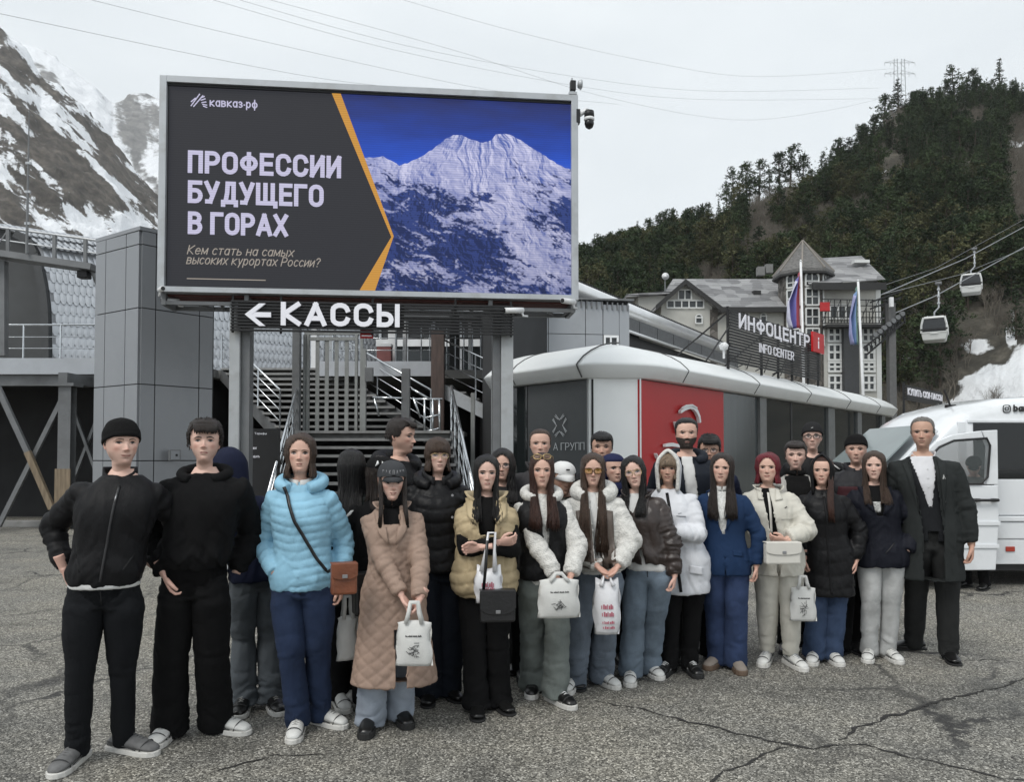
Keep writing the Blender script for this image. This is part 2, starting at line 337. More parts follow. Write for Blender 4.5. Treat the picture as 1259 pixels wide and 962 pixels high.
# ================================================================ terrain
def terrain(name, cols, crest, base, nt_, amp, fr, fn_snow, m, seed=0, bend=1.0, z0=-1.5):
 """ground rising from its foot to a crest; crest entries are (azimuth column, crest line, distance)"""
 cp, cy_, cY = [np.array(x, float) for x in zip(*crest)]; bp_, bY = [np.array(x, float) for x in zip(*base)]
 px = np.array(cols, float); pyc = np.interp(px, cp, cy_); Yc = np.interp(px, cp, cY); Yb = np.interp(px, bp_, bY)
 zc = CAMZ+(HZ-pyc)*Yc/FPX
 t = np.linspace(0,1.25, nt_); T, PX = np.meshgrid(t, px, indexing='ij')
 Yg = Yb+(Yc-Yb)*T; zz = np.where(T <= 1, zc*np.abs(T) ** bend, zc*(1-(T-1)*1.6))+z0*(1-np.clip(T*8,0,1))
 X = Yg*(PX-CX)/FPX
 q = np.stack([X.ravel()/fr, Yg.ravel()/fr, zz.ravel()/fr+seed],1)
 nz = (ridge(q, 5,.55)-.62).reshape(X.shape)*amp*np.clip(T*5,0,1)*np.clip(1.15-np.abs(T-.45)*.9,.15,1)
 Z = zz+nz
 co = np.stack([X, Yg, Z],-1).reshape(-1,3); nc = len(px)
 idx = np.arange(nt_*nc).reshape(nt_, nc)
 fs = np.stack([idx[:-1, :-1], idx[:-1,1:], idx[1:, 1:], idx[1:, :-1]],-1).reshape(-1,4)
 me = bpy.data.meshes.new(name); me.from_pydata(co.tolist(),[], fs.tolist()); me.materials.append(m)
 me.polygons.foreach_set('use_smooth', [True]*len(me.polygons))
 PY = HZ-(Z-CAMZ)*FPX/Yg
 at = me.attributes.new('snow', 'FLOAT', 'POINT'); at.data.foreach_set('value', fn_snow(PX.ravel(), PY.ravel(), T.ravel(), co).astype(np.float32))
 o = link(bpy.data.objects.new(name, me)); tag(o, kind='structure')
 def at_(px_, t_):
  i = min(nc-2, max(0, int(np.searchsorted(px, px_)-1))); f = (px_-px[i])/(px[i+1]-px[i]); j = min(nt_-2, max(0, int(t_/1.25*(nt_-1)))); g_ = t_/1.25*(nt_-1)-j
  a = co.reshape(nt_, nc, 3)
  return Vector((a[j, i]*(1-f)+a[j, i+1]*f)*(1-g_)+(a[j+1, i]*(1-f)+a[j+1, i+1]*f)*g_)
 return o, at_
def rock_snow_mat(name, rocks, snow, sc, thr=.5, sharp=.02, rock_scale=1.0):
 m, n, b = node_mat(name, .9); l = n.links.new
 tc = N(n, 'ShaderNodeTexCoord'); co = tc.outputs['Object']
 at = N(n, 'ShaderNodeAttribute'); at.attribute_name = 'snow'
 a = N(n, 'ShaderNodeTexNoise', Scale=sc, Detail=11.0, Roughness=.74); l(co, a.inputs['Vector'])
 s = N(n, 'ShaderNodeMath', operation='MULTIPLY_ADD'); l(a.outputs[0], s.inputs[0]); s.inputs[1].default_value = .8; l(at.outputs['Fac'], s.inputs[2])
 mk = ramp(n, s.outputs[0],[(thr+.4-sharp, 0),(thr+.4+sharp, 1)])
 rn = N(n, 'ShaderNodeTexNoise', Scale=sc*2.5*rock_scale, Detail=9.0, Roughness=.7); l(co, rn.inputs['Vector'])
 rc = ramp(n, rn.outputs[0],[(.3, rocks[0]),(.5, rocks[1]),(.68, rocks[2])])
 mx = N(n, 'ShaderNodeMixRGB'); l(mk, mx.inputs[0]); l(rc, mx.inputs[1]); mx.inputs[2].default_value = (*snow, 1); l(mx.outputs[0], b.inputs['Base Color'])
 bp = N(n, 'ShaderNodeBump', Strength=.9, Distance=1.2/sc*.12); l(rn.outputs[0], bp.inputs['Height']); l(bp.outputs[0], b.inputs['Normal'])
 return m
def snow_near(px, py, t, co):
 a = (px*.72+py*.69)/62; c = (px*.69-py*.72)/13
 v = fbm(np.stack([a, c, 0*a],1),5,.6); big = fbm(np.stack([px/70, py/60,0*a+4],1),3)
 blob = np.exp(-(((px-45)/30) ** 2+((py-118-(px-45)*.8)/32) ** 2))*.22+np.exp(-(((px-110)/90) ** 2+((py-285-(px-110)*.35)/26) ** 2))*.26
 blob -= np.exp(-(((px-70)/60) ** 2+((py-200-(px-70)*.75)/22) ** 2))*.16
 return v*.8+big*.3+blob-.15
def snow_far(px, py, t, co):
 a = (px*.5+py*.86)/60; c = (px*.86-py*.5)/22
 blob = -np.exp(-(((px-163)/24) ** 2+((py-155)/28) ** 2))*.2
 return fbm(np.stack([a, c, 0*a],1),5,.6)*.8+.2+blob
MT_NEAR = rock_snow_mat('mountain_rock', [(.025,.023,.021),(.075,.066,.057),(.16,.14,.118)],(.80,.82,.85),.05,.49,.02)
MT_FAR = rock_snow_mat('hazed_far_rock', [(.10,.10,.10),(.19,.19,.19),(.3,.29,.28)],(.80,.82,.85),.02,.50,.05)  # rock colours paled to paint in extra distance haze
colsN = list(np.arange(-500,-60,30))+list(np.arange(-60,330,1.3))+list(np.arange(330,800,15))
near_m, _ = terrain('mountain_slope', colsN,
 [(-900,-60,520),(-300,-60,560),(-60,-5,590),(0,37,600),(25,60,600),(43,83,600),(63,90,610),(93,125,610),(110,147,610),(133,170,615),(163,210,620),(195,247,620),(230,290,620),(300,360,600),(450,470,560),(800,545,500)],
 [(-900,240),(800,240)],230,34,60, snow_near, MT_NEAR, 3)
colsF = list(np.arange(-260,0,20))+list(np.arange(0,260,1.6))+list(np.arange(260,1300,30))
far_m, _ = terrain('far_mountain', colsF,
 [(-900,40,1500),(0,42,1500),(25,53,1500),(53,63,1500),(83,83,1500),(113,100,1520),(133,118,1540),(145,119,1560),(160,115,1600),(195,128,1600),(260,180,1600),(350,260,1600),(500,330,1600),(800,420,1500),(1500,470,1400)],
 [(-900,760),(1500,760)],150,90,170, snow_far, MT_FAR, 9)
# forested hill
def snow_hill(px, py, t, co):
 n = fbm(np.stack([px/16, py/9,0*px],1),4,.6)
 s = 0*px+.02
 for (cx, cy, rx, ry, a) in [(1250,478,66,33,1.4),(1225,505,75,22,1.2),(1246,413,8,13,1.0),(1255,383,12,5,.9),(1206,425,26,13,.62),(1215,470,8,4,.8),(1085,207,14,3,.9),(1053,205,6,2,.8),(1010,236,6,2,.7),(1250,173,22,5,.8),(1090,225,8,2,.6),(1290,470,60,60,1.2),(1110,437,28,6,.55)]:
  s = np.maximum(s, a*np.exp(-((((px-cx)/rx) ** 2+((py-cy)/ry) ** 2) ** 2)))
 return s*.9+(n-.5)*.55+.05
HILL = rock_snow_mat('hill_ground', [(.03,.028,.022),(.06,.055,.043),(.13,.117,.095)],(.78,.80,.82),.16,.48,.05)
hill_crest = [(150,520,150),(300,500,150),(600,400,160),(711,345,170),(800,305,180),(900,262,190),(960,238,195),(1000,226,200),(1050,192,205),(1085,150,210),(1120,128,215),(1180,122,215),(1259,125,210),(1500,60,200),(2100,60,170)]
colsH = list(np.arange(150,690,12))+list(np.arange(690,1300,2.0))+list(np.arange(1300,2100,20))
hill, hill_at = terrain('hill', colsH, hill_crest, [(150,70),(1050,72),(1100,74),(1150,75),(1259,64),(2100,50)],190,9,15, snow_hill, HILL, 21)
# ---------------------------------------------------------------- trees
BARK = mat('pine_bark', (.055,.042,.032),.95, var=.4, vs=4)
BAREBARK = mat('grey_brown_twigs', (.13,.115,.095),.95, var=.3, vs=3)
def leaf_mat(name, a, b_):
 m, n, b = node_mat(name, .85); l = n.links.new
 oi = N(n, 'ShaderNodeObjectInfo'); tc = N(n, 'ShaderNodeTexCoord')
 t = N(n, 'ShaderNodeTexNoise', Scale=.9, Detail=3.0); l(tc.outputs['Object'], t.inputs['Vector'])
 ad = N(n, 'ShaderNodeMath', operation='MULTIPLY_ADD'); l(oi.outputs['Random'], ad.inputs[0]); ad.inputs[1].default_value = .5; l(t.outputs[0], ad.inputs[2])
 l(ramp(n, ad.outputs[0],[(.45, a),(1.0, b_)]), b.inputs['Base Color']); b.inputs['Specular IOR Level'].default_value = .2
 return m
LEAF_PINE = leaf_mat('pine_needles', (.013,.024,.012),(.050,.072,.032))
LEAF_SPR = leaf_mat('spruce_needles', (.012,.021,.012),(.042,.060,.032))
LEAF_OL = leaf_mat('olive_needles', (.040,.047,.021),(.092,.093,.044))
def tuft(mb, c, s, r, n=5):
 for _ in range(n):
  d = Vector((r.uniform(-1,1), r.uniform(-1,1), r.uniform(-.5,.8))).normalized(); u = d.cross(Vector((r.uniform(-1,1), r.uniform(-1,1), r.uniform(-1,1)))).normalized()
  p = Vector(c)+Vector((r.gauss(0,.35), r.gauss(0,.35), r.gauss(0,.25)))*s; l_, w_ = s*r.uniform(.5,1.0), s*r.uniform(.14,.3)
  mb.add([p-u*w_, p+u*w_, p+d*l_+u*w_*.5, p+d*l_-u*w_*.4],[(0,1,2,3)])
def tree_meshes(kind, seed):
 r = random.Random(seed); tr, cr = MB(), MB(); H = 10.0
 if kind == 'spruce':
  tr.tube([(0,0,-.6),(0,0, H*.5),(r.uniform(-.1,.1),0, H*.98)],[.17,.1,.02],6)
  k = 17
  for i in range(k):
   z = H*(.10+.88*i/(k-1)); rad = (1-i/(k-1)) ** .8*1.75*r.uniform(.7,1.15)+.12
   for j in range(max(3, int(9-i*.35))):
    a = r.uniform(0,6.28); e = Vector((math.cos(a)*rad, math.sin(a)*rad, -rad*.22)); tr_ = rad*r.uniform(.75,1.2)
    for q in (.35,.68,1.0):
     tuft(cr, (e.x*q, e.y*q, z+e.z*q),.3+.16*(1-q)+.1*rad*.4, r, 3)
 elif kind == 'pine':
  lean = r.uniform(-.5,.5)
  tr.tube([(0,0,-.6),(lean*.3,0, H*.4),(lean*.8,.1, H*.75),(lean, 0, H*.96)],[.2,.15,.09,.03],6)
  for i in range(26):
   f = r.uniform(.16,1) ** .85; z = H*f; a = i*2.4+r.uniform(-.4,.4); rad = (1.95*(1-((f-.55)/.5) ** 2*.8)*r.uniform(.5,1.2)); rad = max(.3, rad)
   x0 = lean*f; e = Vector((x0+math.cos(a)*rad, math.sin(a)*rad, z+rad*r.uniform(.1,.5)))
   tr.tube([(x0,0, z-.3), tuple(e)],[.055,.015],4, False)
   for q in range(8):
    c = e*(1-.06*q)+Vector((0,0, z*.06*q))+Vector((r.gauss(0,.45), r.gauss(0,.45), r.gauss(0,.28)))*(.7+.3*rad); tuft(cr, c, r.uniform(.34,.55), r, 6)
  tuft(cr, (lean, 0, H*.97),.6, r, 14)
 else:
  def br(p, d, l_, rad, lv):
   q = p+d*l_; tr.tube([tuple(p), tuple((p+q)/2+Vector((r.gauss(0,.05), r.gauss(0,.05),0))*l_), tuple(q)],[rad, rad*.75, rad*.45],3 if lv else 5, False)
   if lv >= 4: return
   for _ in range(r.choice((3,3,4))):
    nd = (d+Vector((r.gauss(0,.55), r.gauss(0,.55), r.uniform(-.1,.5)))).normalized(); br(p.lerp(q, r.uniform(.45,1)), nd, l_*r.uniform(.55,.75), rad*.5, lv+1)
  for k in range(2): br(Vector((k*.4,0,-.4)), Vector((r.uniform(-.3,.3), r.uniform(-.2,.2),1)).normalized(),3.0,.09,0)
  return tr, None
 return tr, cr
TREES = []
_srcs = {}
def make_tree_src(kind, leafm, seed):
 t, c = tree_meshes(kind, seed)
 def me_(mb, nm, m):
  me = bpy.data.meshes.new(nm); me.from_pydata(mb.v, [], mb.f); me.materials.append(m); return me
 a = me_(t, 'trunk', BARK if c else BAREBARK); b = me_(c, 'crown', leafm) if c else None
 # joined mesh for the far ones
 j = bpy.data.meshes.new(kind); vs = t.v+(c.v if c else []); fs = t.f+([tuple(i+len(t.v) for i in f) for f in c.f] if c else [])
 j.from_pydata(vs, [], fs); j.materials.append(a.materials[0]); j.materials.append(leafm)
 j.polygons.foreach_set('material_index', [0]*len(t.f) + [1]*(len(c.f) if c else 0))
 return kind, a, b, j
SRC = [make_tree_src('pine', LEAF_PINE, 1), make_tree_src('pine', LEAF_PINE, 2), make_tree_src('spruce', LEAF_SPR, 3), make_tree_src('spruce', LEAF_OL, 4), make_tree_src('pine', LEAF_OL, 5), make_tree_src('bare', None, 6), make_tree_src('bare', None, 7)]
def place_tree(si, p, h, label, group, rot=None, wd=1.0):
 k, a, b, j = SRC[si]; s = h/(10.0 if b else 7.0)
 nm = {'pine': 'pine_tree', 'spruce': 'spruce_tree', 'bare': 'bare_tree'}[k]
 e = thing(nm, label, 'tree', p, rng.uniform(0,6.28) if rot is None else rot, group); e.scale = (s*wd, s*wd, s)
 link(bpy.data.objects.new('trunk' if b else 'branches', a), e)
 if b: link(bpy.data.objects.new('crown', b), e)
 return e
# trees that stand up against the sky, each measured
sky_trees = [(1092,112,1,1.5),(1110,90,2,1.5),(1126,106,0,1.4),(1140,116,1,1.3),(1152,108,2,1.2),(1180,76,0,1.25),(1172,92,1,1.0),(1205,78,1,1.2),(1196,96,2,1.0),(1216,95,0,.9),(1237,64,2,1.15),(1255,100,1,1.2),
    (905,205,0,1.1),(921,196,1,1.1),(936,192,0,1.2),(949,200,2,1.0),(962,184,1,1.2),(975,176,0,1.3),(990,186,1,1.2),(1014,186,2,.9),(1000,205,1,1.0),(1035,176,1,1.3),(1050,168,0,1.3),(1068,150,1,1.3),(1080,136,2,1.3),
    (715,300,1,1.1),(728,308,0,1.1),(742,296,2,.9),(757,290,1,1.1),(771,284,0,1.1),(785,268,2,1.0),(798,266,1,1.1),(812,258,0,1.1),(826,262,1,1.2),(842,256,2,1.0),(857,254,0,1.2),(872,252,1,1.1),(886,240,2,.9),(896,222,0,1.0)]
hl = {0: 'dark pine', 1: 'broad dark pine', 2: 'slender spruce'}
def sky_label(px, i):
 if px > 1170: w_ = 'on the right part of the hilltop'
 elif px > 1085: w_ = 'on the wooded knob under the lattice pylon'
 elif px > 1000: w_ = 'on the rising ridge left of the pylon'
 elif px > 890: w_ = 'on the ridge step above the stone turret'
 else: w_ = 'on the low ridge above the long silver roof'
 return w_
_cnt = {}; ORD = 'first second third fourth fifth sixth seventh eighth ninth tenth eleventh twelfth thirteenth fourteenth fifteenth sixteenth seventeenth eighteenth nineteenth twentieth'.split()
for i, (px, py, si, wd) in enumerate(sorted(sky_trees)):
 base = hill_at(px, 1.0 if py < 240 else .97); dist = base.y
 h = (CAMZ+(HZ-py)*dist/FPX)-base.z
 if h < 6:
  base = hill_at(px, .9); h = (CAMZ+(HZ-py)*base.y/FPX)-base.z
 place_tree(si, base-Vector((0,0,.3)), max(6, h),(lambda w_: (_cnt.__setitem__(w_, _cnt.get(w_, 0)+1), hl[si] + ', ' + ORD[_cnt[w_]-1] + ' from left ' + w_)[1])(sky_label(px, i)), 'trees along the skyline of the hill', None, wd)
pts = []
r = random.Random(11)
for k in range(5400):
 px = r.uniform(640,1330); t = r.uniform(.03,1.0) ** .85 if k % 4 else r.uniform(.6,1)
 if k < 1100: px = r.uniform(700,1290)
 p = hill_at(px, t); py = HZ-(p.z-CAMZ)*FPX/p.y
 if (px > 1195 and 430 < py < 520) or (1170 < px <= 1195 and py > 455): continue
 bare_zone = fbm(np.array([[px/55, py/40,2.0]]),3)[0]
 gap = fbm(np.array([[px/38, py/26,7.0]]),3)[0]
 if gap > .66 and r.random() < .8: continue
 rocky = math.exp(-(((px-1090)/40) ** 2+((py-205)/28) ** 2))+math.exp(-(((px-805)/22) ** 2+((py-320)/20) ** 2))+math.exp(-(((px-1010)/30) ** 2+((py-240)/16) ** 2))
 if r.random() < rocky*.85: continue
 if bare_zone > .56 or (px > 1120 and py > 380 and r.random() < .6): si = r.choice((5,6))
 else: si = r.choice((0,1,2,0,1,3,4,4)) if py > 240 else r.choice((0,1,2,2,5,6))
 h = {5: r.uniform(3,6),6: r.uniform(3,6)}.get(si, r.uniform(4.5,9.5))
 if t > .85: h *= .75
 pts.append((p.y, px, py, p, si, h))
pts.sort(key=lambda q: -q[5]/q[0])
near_, far_ = pts[:258], pts[258:]
_lab = []
for (_, px, py, p, si, h) in near_:
 tone = {0: 'dark green pine', 1: 'dense dark pine', 2: 'dark pointed spruce', 3: 'olive green spruce', 4: 'olive bushy pine', 5: 'leafless grey brown tree', 6: 'bare spreading tree'}[si]
 w_ = [q for lim, q in ((760, 'beside the screen edge'),(860, 'above the silver roof'),(945, 'behind the hotel gable'),(1030, 'behind the stone turret'),(1100, 'behind the right hotel wing'),(1172, 'around the larger cabin'),(1232, 'around the smaller cabin'),(9999, 'at the right photo edge')) if px < lim][0]
 sz_ = 'tall ' if h > 8 else 'short ' if h < 6 else ''
 _lab.append(sz_+tone+('' if py > 400 else ' midway up' if py > 320 else ' high up' if py > 230 else ' near the top') + ' ' + w_)
for i, (_, px, py, p, si, h) in enumerate(near_):
 same = sorted(near_[j][1] for j in range(len(near_)) if _lab[j] == _lab[i]); lb = _lab[i]
 if len(same) > 1: lb += ', ' + (ORD[same.index(px)] if same.index(px) < len(ORD) else 'last') + ' from left'
 place_tree(si, p-Vector((0,0,.2)), h, lb, 'trees covering the hillside')
def gn_forest(items):
 me = bpy.data.meshes.new('forest'); me.from_pydata([tuple(i[3]) for i in items],[],[])
 a = me.attributes.new('kind', 'INT', 'POINT'); a.data.foreach_set('value', [i[4] for i in items])
 a = me.attributes.new('size', 'FLOAT', 'POINT'); a.data.foreach_set('value', [i[5]/(10.0 if i[4] < 5 else 7.0) for i in items])
 a = me.attributes.new('turn', 'FLOAT', 'POINT'); a.data.foreach_set('value', [r.uniform(0,6.28) for i in items])
 o = tag(link(bpy.data.objects.new('forest', me)), 'far pines, spruces and bare trees covering the upper hillside', 'forest', None, 'stuff')
 ng = bpy.data.node_groups.new('forest', 'GeometryNodeTree'); ng.interface.new_socket('Geometry', in_out='INPUT', socket_type='NodeSocketGeometry'); ng.interface.new_socket('Geometry', in_out='OUTPUT', socket_type='NodeSocketGeometry')
 gi = ng.nodes.new('NodeGroupInput'); go = ng.nodes.new('NodeGroupOutput'); jn = ng.nodes.new('GeometryNodeJoinGeometry'); l = ng.links.new
 def attr(nm, ty):
  n = ng.nodes.new('GeometryNodeInputNamedAttribute'); n.data_type = ty; n.inputs['Name'].default_value = nm; return n.outputs['Attribute']
 kd, sz, tn = attr('kind', 'INT'), attr('size', 'FLOAT'), attr('turn', 'FLOAT')
 cx = ng.nodes.new('ShaderNodeCombineXYZ'); l(tn, cx.inputs[2])
 for k in range(len(SRC)):
  src = bpy.data.objects.new({'pine': 'pine_tree', 'spruce': 'spruce_tree', 'bare': 'bare_tree'}[SRC[k][0]], SRC[k][3]); link(src)
  p = hill_at(760+70*k, .62); src.location = p; s = (.75 if k < 5 else .8); src.scale = (s, s, s)
  tag(src, ['narrow dark pine', 'crooked dark pine', 'small pointed dark spruce', 'olive spruce', 'short olive pine', 'small leafless tree', 'low leafless tree'][k] + ' halfway up the wooded hillside', 'tree', 'trees covering the hillside')
  oi = ng.nodes.new('GeometryNodeObjectInfo'); oi.inputs['Object'].default_value = src; oi.inputs['As Instance'].default_value = True
  cmp_ = ng.nodes.new('FunctionNodeCompare'); cmp_.data_type = 'INT'; cmp_.operation = 'EQUAL'; l(kd, cmp_.inputs[2]); cmp_.inputs[3].default_value = k
  ip = ng.nodes.new('GeometryNodeInstanceOnPoints'); l(gi.outputs[0], ip.inputs['Points']); l(cmp_.outputs[0], ip.inputs['Selection']); l(oi.outputs['Geometry'], ip.inputs['Instance']); l(cx.outputs[0], ip.inputs['Rotation']); l(sz, ip.inputs['Scale'])
  l(ip.outputs[0], jn.inputs[0])
 l(jn.outputs[0], go.inputs[0])
 md = o.modifiers.new('forest', 'NODES'); md.node_group = ng
gn_forest(far_)
# ================================================================ haze
hz = MB().box(-2000,2000,-80,2420,-1.4,960).build('haze', node_mat('haze_air')[0]); tag(hz, 'thin valley haze', 'haze', None, 'stuff')
_n = hz.data.materials[0].node_tree; _n.nodes.remove(_n.nodes['Principled BSDF']); _pv = _n.nodes.new('ShaderNodeVolumePrincipled')
_pv.inputs['Color'].default_value = (.97,.98,.99,1); _pv.inputs['Density'].default_value = .00012
_n.links.new(_pv.outputs[0], _n.nodes['Material Output'].inputs['Volume'])
# ================================================================ materials for metalwork
ALU = mat('painted_aluminium', (.42,.44,.46),.42,.25, var=.06, vs=3, dirt=(.28,.28,.27), dirt_scale=2)
ALU_D = mat('grey_steel', (.16,.165,.17),.5,.3, var=.12, vs=4, dirt=(.10,.10,.10))
POSTM = mat('light_grey_post', (.36,.375,.385),.45,.1, var=.07, vs=3, dirt=(.24,.24,.23), dirt_scale=2.5)
BLACK = mat('black_powder_coat', (.012,.012,.013),.5,.2, var=.2)
STAIN = mat('stainless_steel', (.62,.64,.66),.22,.95, var=.05)
WHITEP = mat('white_plastic', (.72,.73,.74),.4, var=.04, dirt=(.55,.55,.54))
DARKVOID = mat('dark_recess', (.022,.022,.023),.9, var=.3, vs=1.5)  # near-black colour stands in for the darkness of enclosed bays and interiors
PANEL = mat('grey_cladding', (.25,.26,.275),.38,.35, var=.05, vs=.8, dirt=(.21,.22,.235), dirt_scale=.8)
JOINT = mat('joint_backing', (.02,.02,.021),.8, var=0)
CONC = mat('grey_concrete', (.2,.2,.195),.85, var=.2, vs=2, dirt=(.12,.12,.115))
def frame_from(p, q):
 """origin and turn of a local frame whose x axis runs from p to q"""
 return Vector((p.x, p.y, 0)), math.atan2(q.y-p.y, q.x-p.x)
# ================================================================ LED screen
bl, brr = P(194,359,10.7), P(710,373,11.3)
BO, BRZ = frame_from(bl, brr)
_bn = Vector((math.sin(BRZ),-math.cos(BRZ),0)); _bu = Vector((math.cos(BRZ), math.sin(BRZ),0))
def LB(px, py, off=0.0):
 q = on_plane(px, py, BO+_bn*off, _bn)-BO
 return q.dot(_bu), q.z
screen = thing('led_screen', 'large lit LED billboard with mountain picture and Cyrillic headline above the ticket sign', 'billboard', BO, BRZ)
x0, z0 = LB(194,359); x1, z1 = LB(711,118); z1 = (LB(197,93)[1]+z1)/2; x1 = (x1+LB(710,374)[0])/2
sx0, sz0 = LB(203,352); sx1, sz1 = LB(702,124); sz1 = (LB(206,102)[1]+sz1)/2; sz0 = (sz0+LB(700,364)[1])/2; sx0 = (sx0+LB(206,102)[0])/2
MB().box(x0, sx0,-.04,.55, z0, z1).build('side_frame', ALU, screen, bevel=.006)
MB().box(sx1, x1,-.04,.55, z0, z1).build('side_frame', ALU, screen, bevel=.006)
MB().box(sx0, sx1,-.037,.55, sz1, z1-.002).build('top_frame', ALU, screen)
MB().box(sx0, sx1,-.037,.55, z0+.002, sz0).build('bottom_frame', ALU, screen)
MB().box(sx0, sx1,.12,.53, sz0, sz1).build('housing', ALU_D, screen)
def led_mat(name, col, es=1.0):
 m, n, b = node_mat(name, .5); b.inputs['Base Color'].default_value = (.004,.004,.004,1); b.inputs['Specular IOR Level'].default_value = .12; l = n.links.new
 tc = N(n, 'ShaderNodeTexCoord'); sp = N(n, 'ShaderNodeSeparateXYZ'); l(tc.outputs['Object'], sp.inputs[0])
 wv = N(n, 'ShaderNodeMath', operation='SINE'); mu = N(n, 'ShaderNodeMath', operation='MULTIPLY'); l(sp.outputs[2], mu.inputs[0]); mu.inputs[1].default_value = 190; l(mu.outputs[0], wv.inputs[0])
 rr = N(n, 'ShaderNodeMath', operation='MULTIPLY_ADD'); l(wv.outputs[0], rr.inputs[0]); rr.inputs[1].default_value = .07*es; rr.inputs[2].default_value = .70*es
 no = N(n, 'ShaderNodeTexNoise', Scale=1.6, Detail=3.0); l(tc.outputs['Object'], no.inputs['Vector'])
 b.inputs['Emission Color'].default_value = (*col, 1); l(rr.outputs[0], b.inputs['Emission Strength'])
 return m, n, b, no
SCR_D = led_mat('screen_dark', lin((52,53,58)))[0]
SCR_T = led_mat('screen_lettering', lin((200,197,224)))[0]
SCR_S = led_mat('screen_small_text', lin((165,157,148)))[0]
SCR_O = led_mat('screen_orange', lin((205,150,70)))[0]
MB().box(sx0, sx1,.03,.12, sz0, sz1).build('display', SCR_D, screen)
def flat(pts, y, name, m, parent, th=.003):
 mb = MB(); mb.xz(pts, y, y+th); return mb.build(name, m, parent)
# picture: sky
m_, n_, b_, no_ = led_mat('screen_sky', (0,0,0)); l_ = n_.links.new
tc_ = N(n_, 'ShaderNodeTexCoord'); sp_ = N(n_, 'ShaderNodeSeparateXYZ'); l_(tc_.outputs['Object'], sp_.inputs[0])
mr_ = N(n_, 'ShaderNodeMapRange'); mr_.inputs[1].default_value = sz1-2.0; mr_.inputs[2].default_value = sz1; l_(sp_.outputs[2], mr_.inputs[0])
mpp = N(n_, 'ShaderNodeMapping'); mpp.inputs['Scale'].default_value = (1,1,4); l_(tc_.outputs['Object'], mpp.inputs[0]); l_(mpp.outputs[0], no_.inputs['Vector'])
ad_ = N(n_, 'ShaderNodeMath', operation='MULTIPLY_ADD'); l_(no_.outputs[0], ad_.inputs[0]); ad_.inputs[1].default_value = -.28; l_(mr_.outputs[0], ad_.inputs[2])
l_(ramp(n_, ad_.outputs[0],[(.1, lin((86,128,222))),(.36, lin((44,86,200))),(.62, lin((42,66,150))),(.85, lin((46,54,104)))]), b_.inputs['Emission Color'])
SCR_SKY = m_
def pl(pts): return [LB(a, b) for a, b in pts]
band = pl([(404.5,106),(481,291),(441,357)])
flat([LB(416,107),(sx1, sz1),(sx1, sz0), LB(459.5,360), LB(483,290)],.026, 'picture_sky', SCR_SKY, screen)
# picture: twin peaked mountain, a shaded relief stored as colours of a fine sheet
m_, n_, b_, no_ = led_mat('screen_mountain', (0,0,0)); at_ = N(n_, 'ShaderNodeAttribute'); at_.attribute_name = 'picture'; n_.links.new(at_.outputs['Color'], b_.inputs['Emission Color'])
mt = [(448,193),(458,193),(470,191.5),(480,197),(490,203),(502,199),(520,190),(534,180),(546,170),(556,165.5),(568,166),(580,172),(592,175),(602,172),(608,164.5),(618,163.5),(630,166),(644,175),(660,185),(672,193),(688,203),(702,208)]
gx_, gy_ = np.meshgrid(np.linspace(440,703,330), np.linspace(0,1,250)); ytop = np.interp(gx_, [q[0] for q in mt],[q[1] for q in mt])+(fbm(np.stack([gx_.ravel()/5, gx_.ravel()*0, gx_.ravel()*0],1),3).reshape(gx_.shape)-.5)*2.5
gy_ = ytop+(362-ytop)*gy_; gf, hf = gx_.ravel(), gy_.ravel()
def relief(x, y):
 w_ = (fbm(np.stack([x/30, y/30,0*x+3],1),3)-.5)*26; al = np.minimum(np.hypot(x-563,(y-160)*1.1), np.hypot(x-618,(y-160)*1.1)); th_ = np.arctan2(x-590+w_*.7, y-120)
 return fbm(np.stack([th_*6+w_*.03, al/46,0*x],1),5,.55)*34+ridge(np.stack([(x+w_)/26, y/17,0*x+5],1),4,.55)*12
e1 = 1.1; hh_ = relief(gf, hf); sh = (relief(gf+e1, hf-e1*.5)-hh_)/e1; alt = np.clip((362-hf)/190,0,1)
wq_ = (fbm(np.stack([gf/22, hf/22,0*gf+1],1),3)-.5)*20; rock = fbm(np.stack([(gf+wq_)/17,(hf+wq_-gf*.25)/4.2,0*gf+8],1),5,.62)+(vn(np.stack([gf/2.2, hf/1.6,0*gf],1))-.5)*.22+fbm(np.stack([gf/45, hf/30,0*gf+2],1),3)*.8-.55*np.clip((alt-.5)*2,0,1)-.12
lowv = np.exp(-((gf-585)/55) ** 2-((hf-322)/24) ** 2)*.35+np.exp(-((gf-520)/40) ** 2-((hf-240)/22) ** 2)*.16+np.exp(-((gf-690)/22) ** 2-((hf-262)/22) ** 2)*.25; slope_ = np.exp(-((gf-668)/34) ** 2-((hf-318)/30) ** 2)*.35
sn = np.clip(.58+sh*.26+(fbm(np.stack([gf/40+3, hf/24,0*gf],1),4)-.5)*.9,0,1.1); mk_ = np.clip((rock+lowv-slope_-.67)*8,0,1)[:, None]
cs = np.array(lin((84,104,176)))[None]*(1-sn[:, None])+np.array(lin((205,206,238)))[None]*sn[:, None]; cr2 = np.array(lin((50,66,124)))[None]*(1.25-.6*(sh[:, None] < 0)); colr = cs*(1-mk_)+cr2*mk_; colr *= (.72+.28*alt)[:, None]
bx = [LB(a_, b__) for a_, b__ in ((440,160),(703,160),(440,362),(703,362))]; fx_, fy_ = (gf-440)/263,(hf-160)/202
Xs = (bx[0][0]*(1-fx_)+bx[1][0]*fx_)*(1-fy_)+(bx[2][0]*(1-fx_)+bx[3][0]*fx_)*fy_; Zs = (bx[0][1]*(1-fx_)+bx[1][1]*fx_)*(1-fy_)+(bx[2][1]*(1-fx_)+bx[3][1]*fx_)*fy_
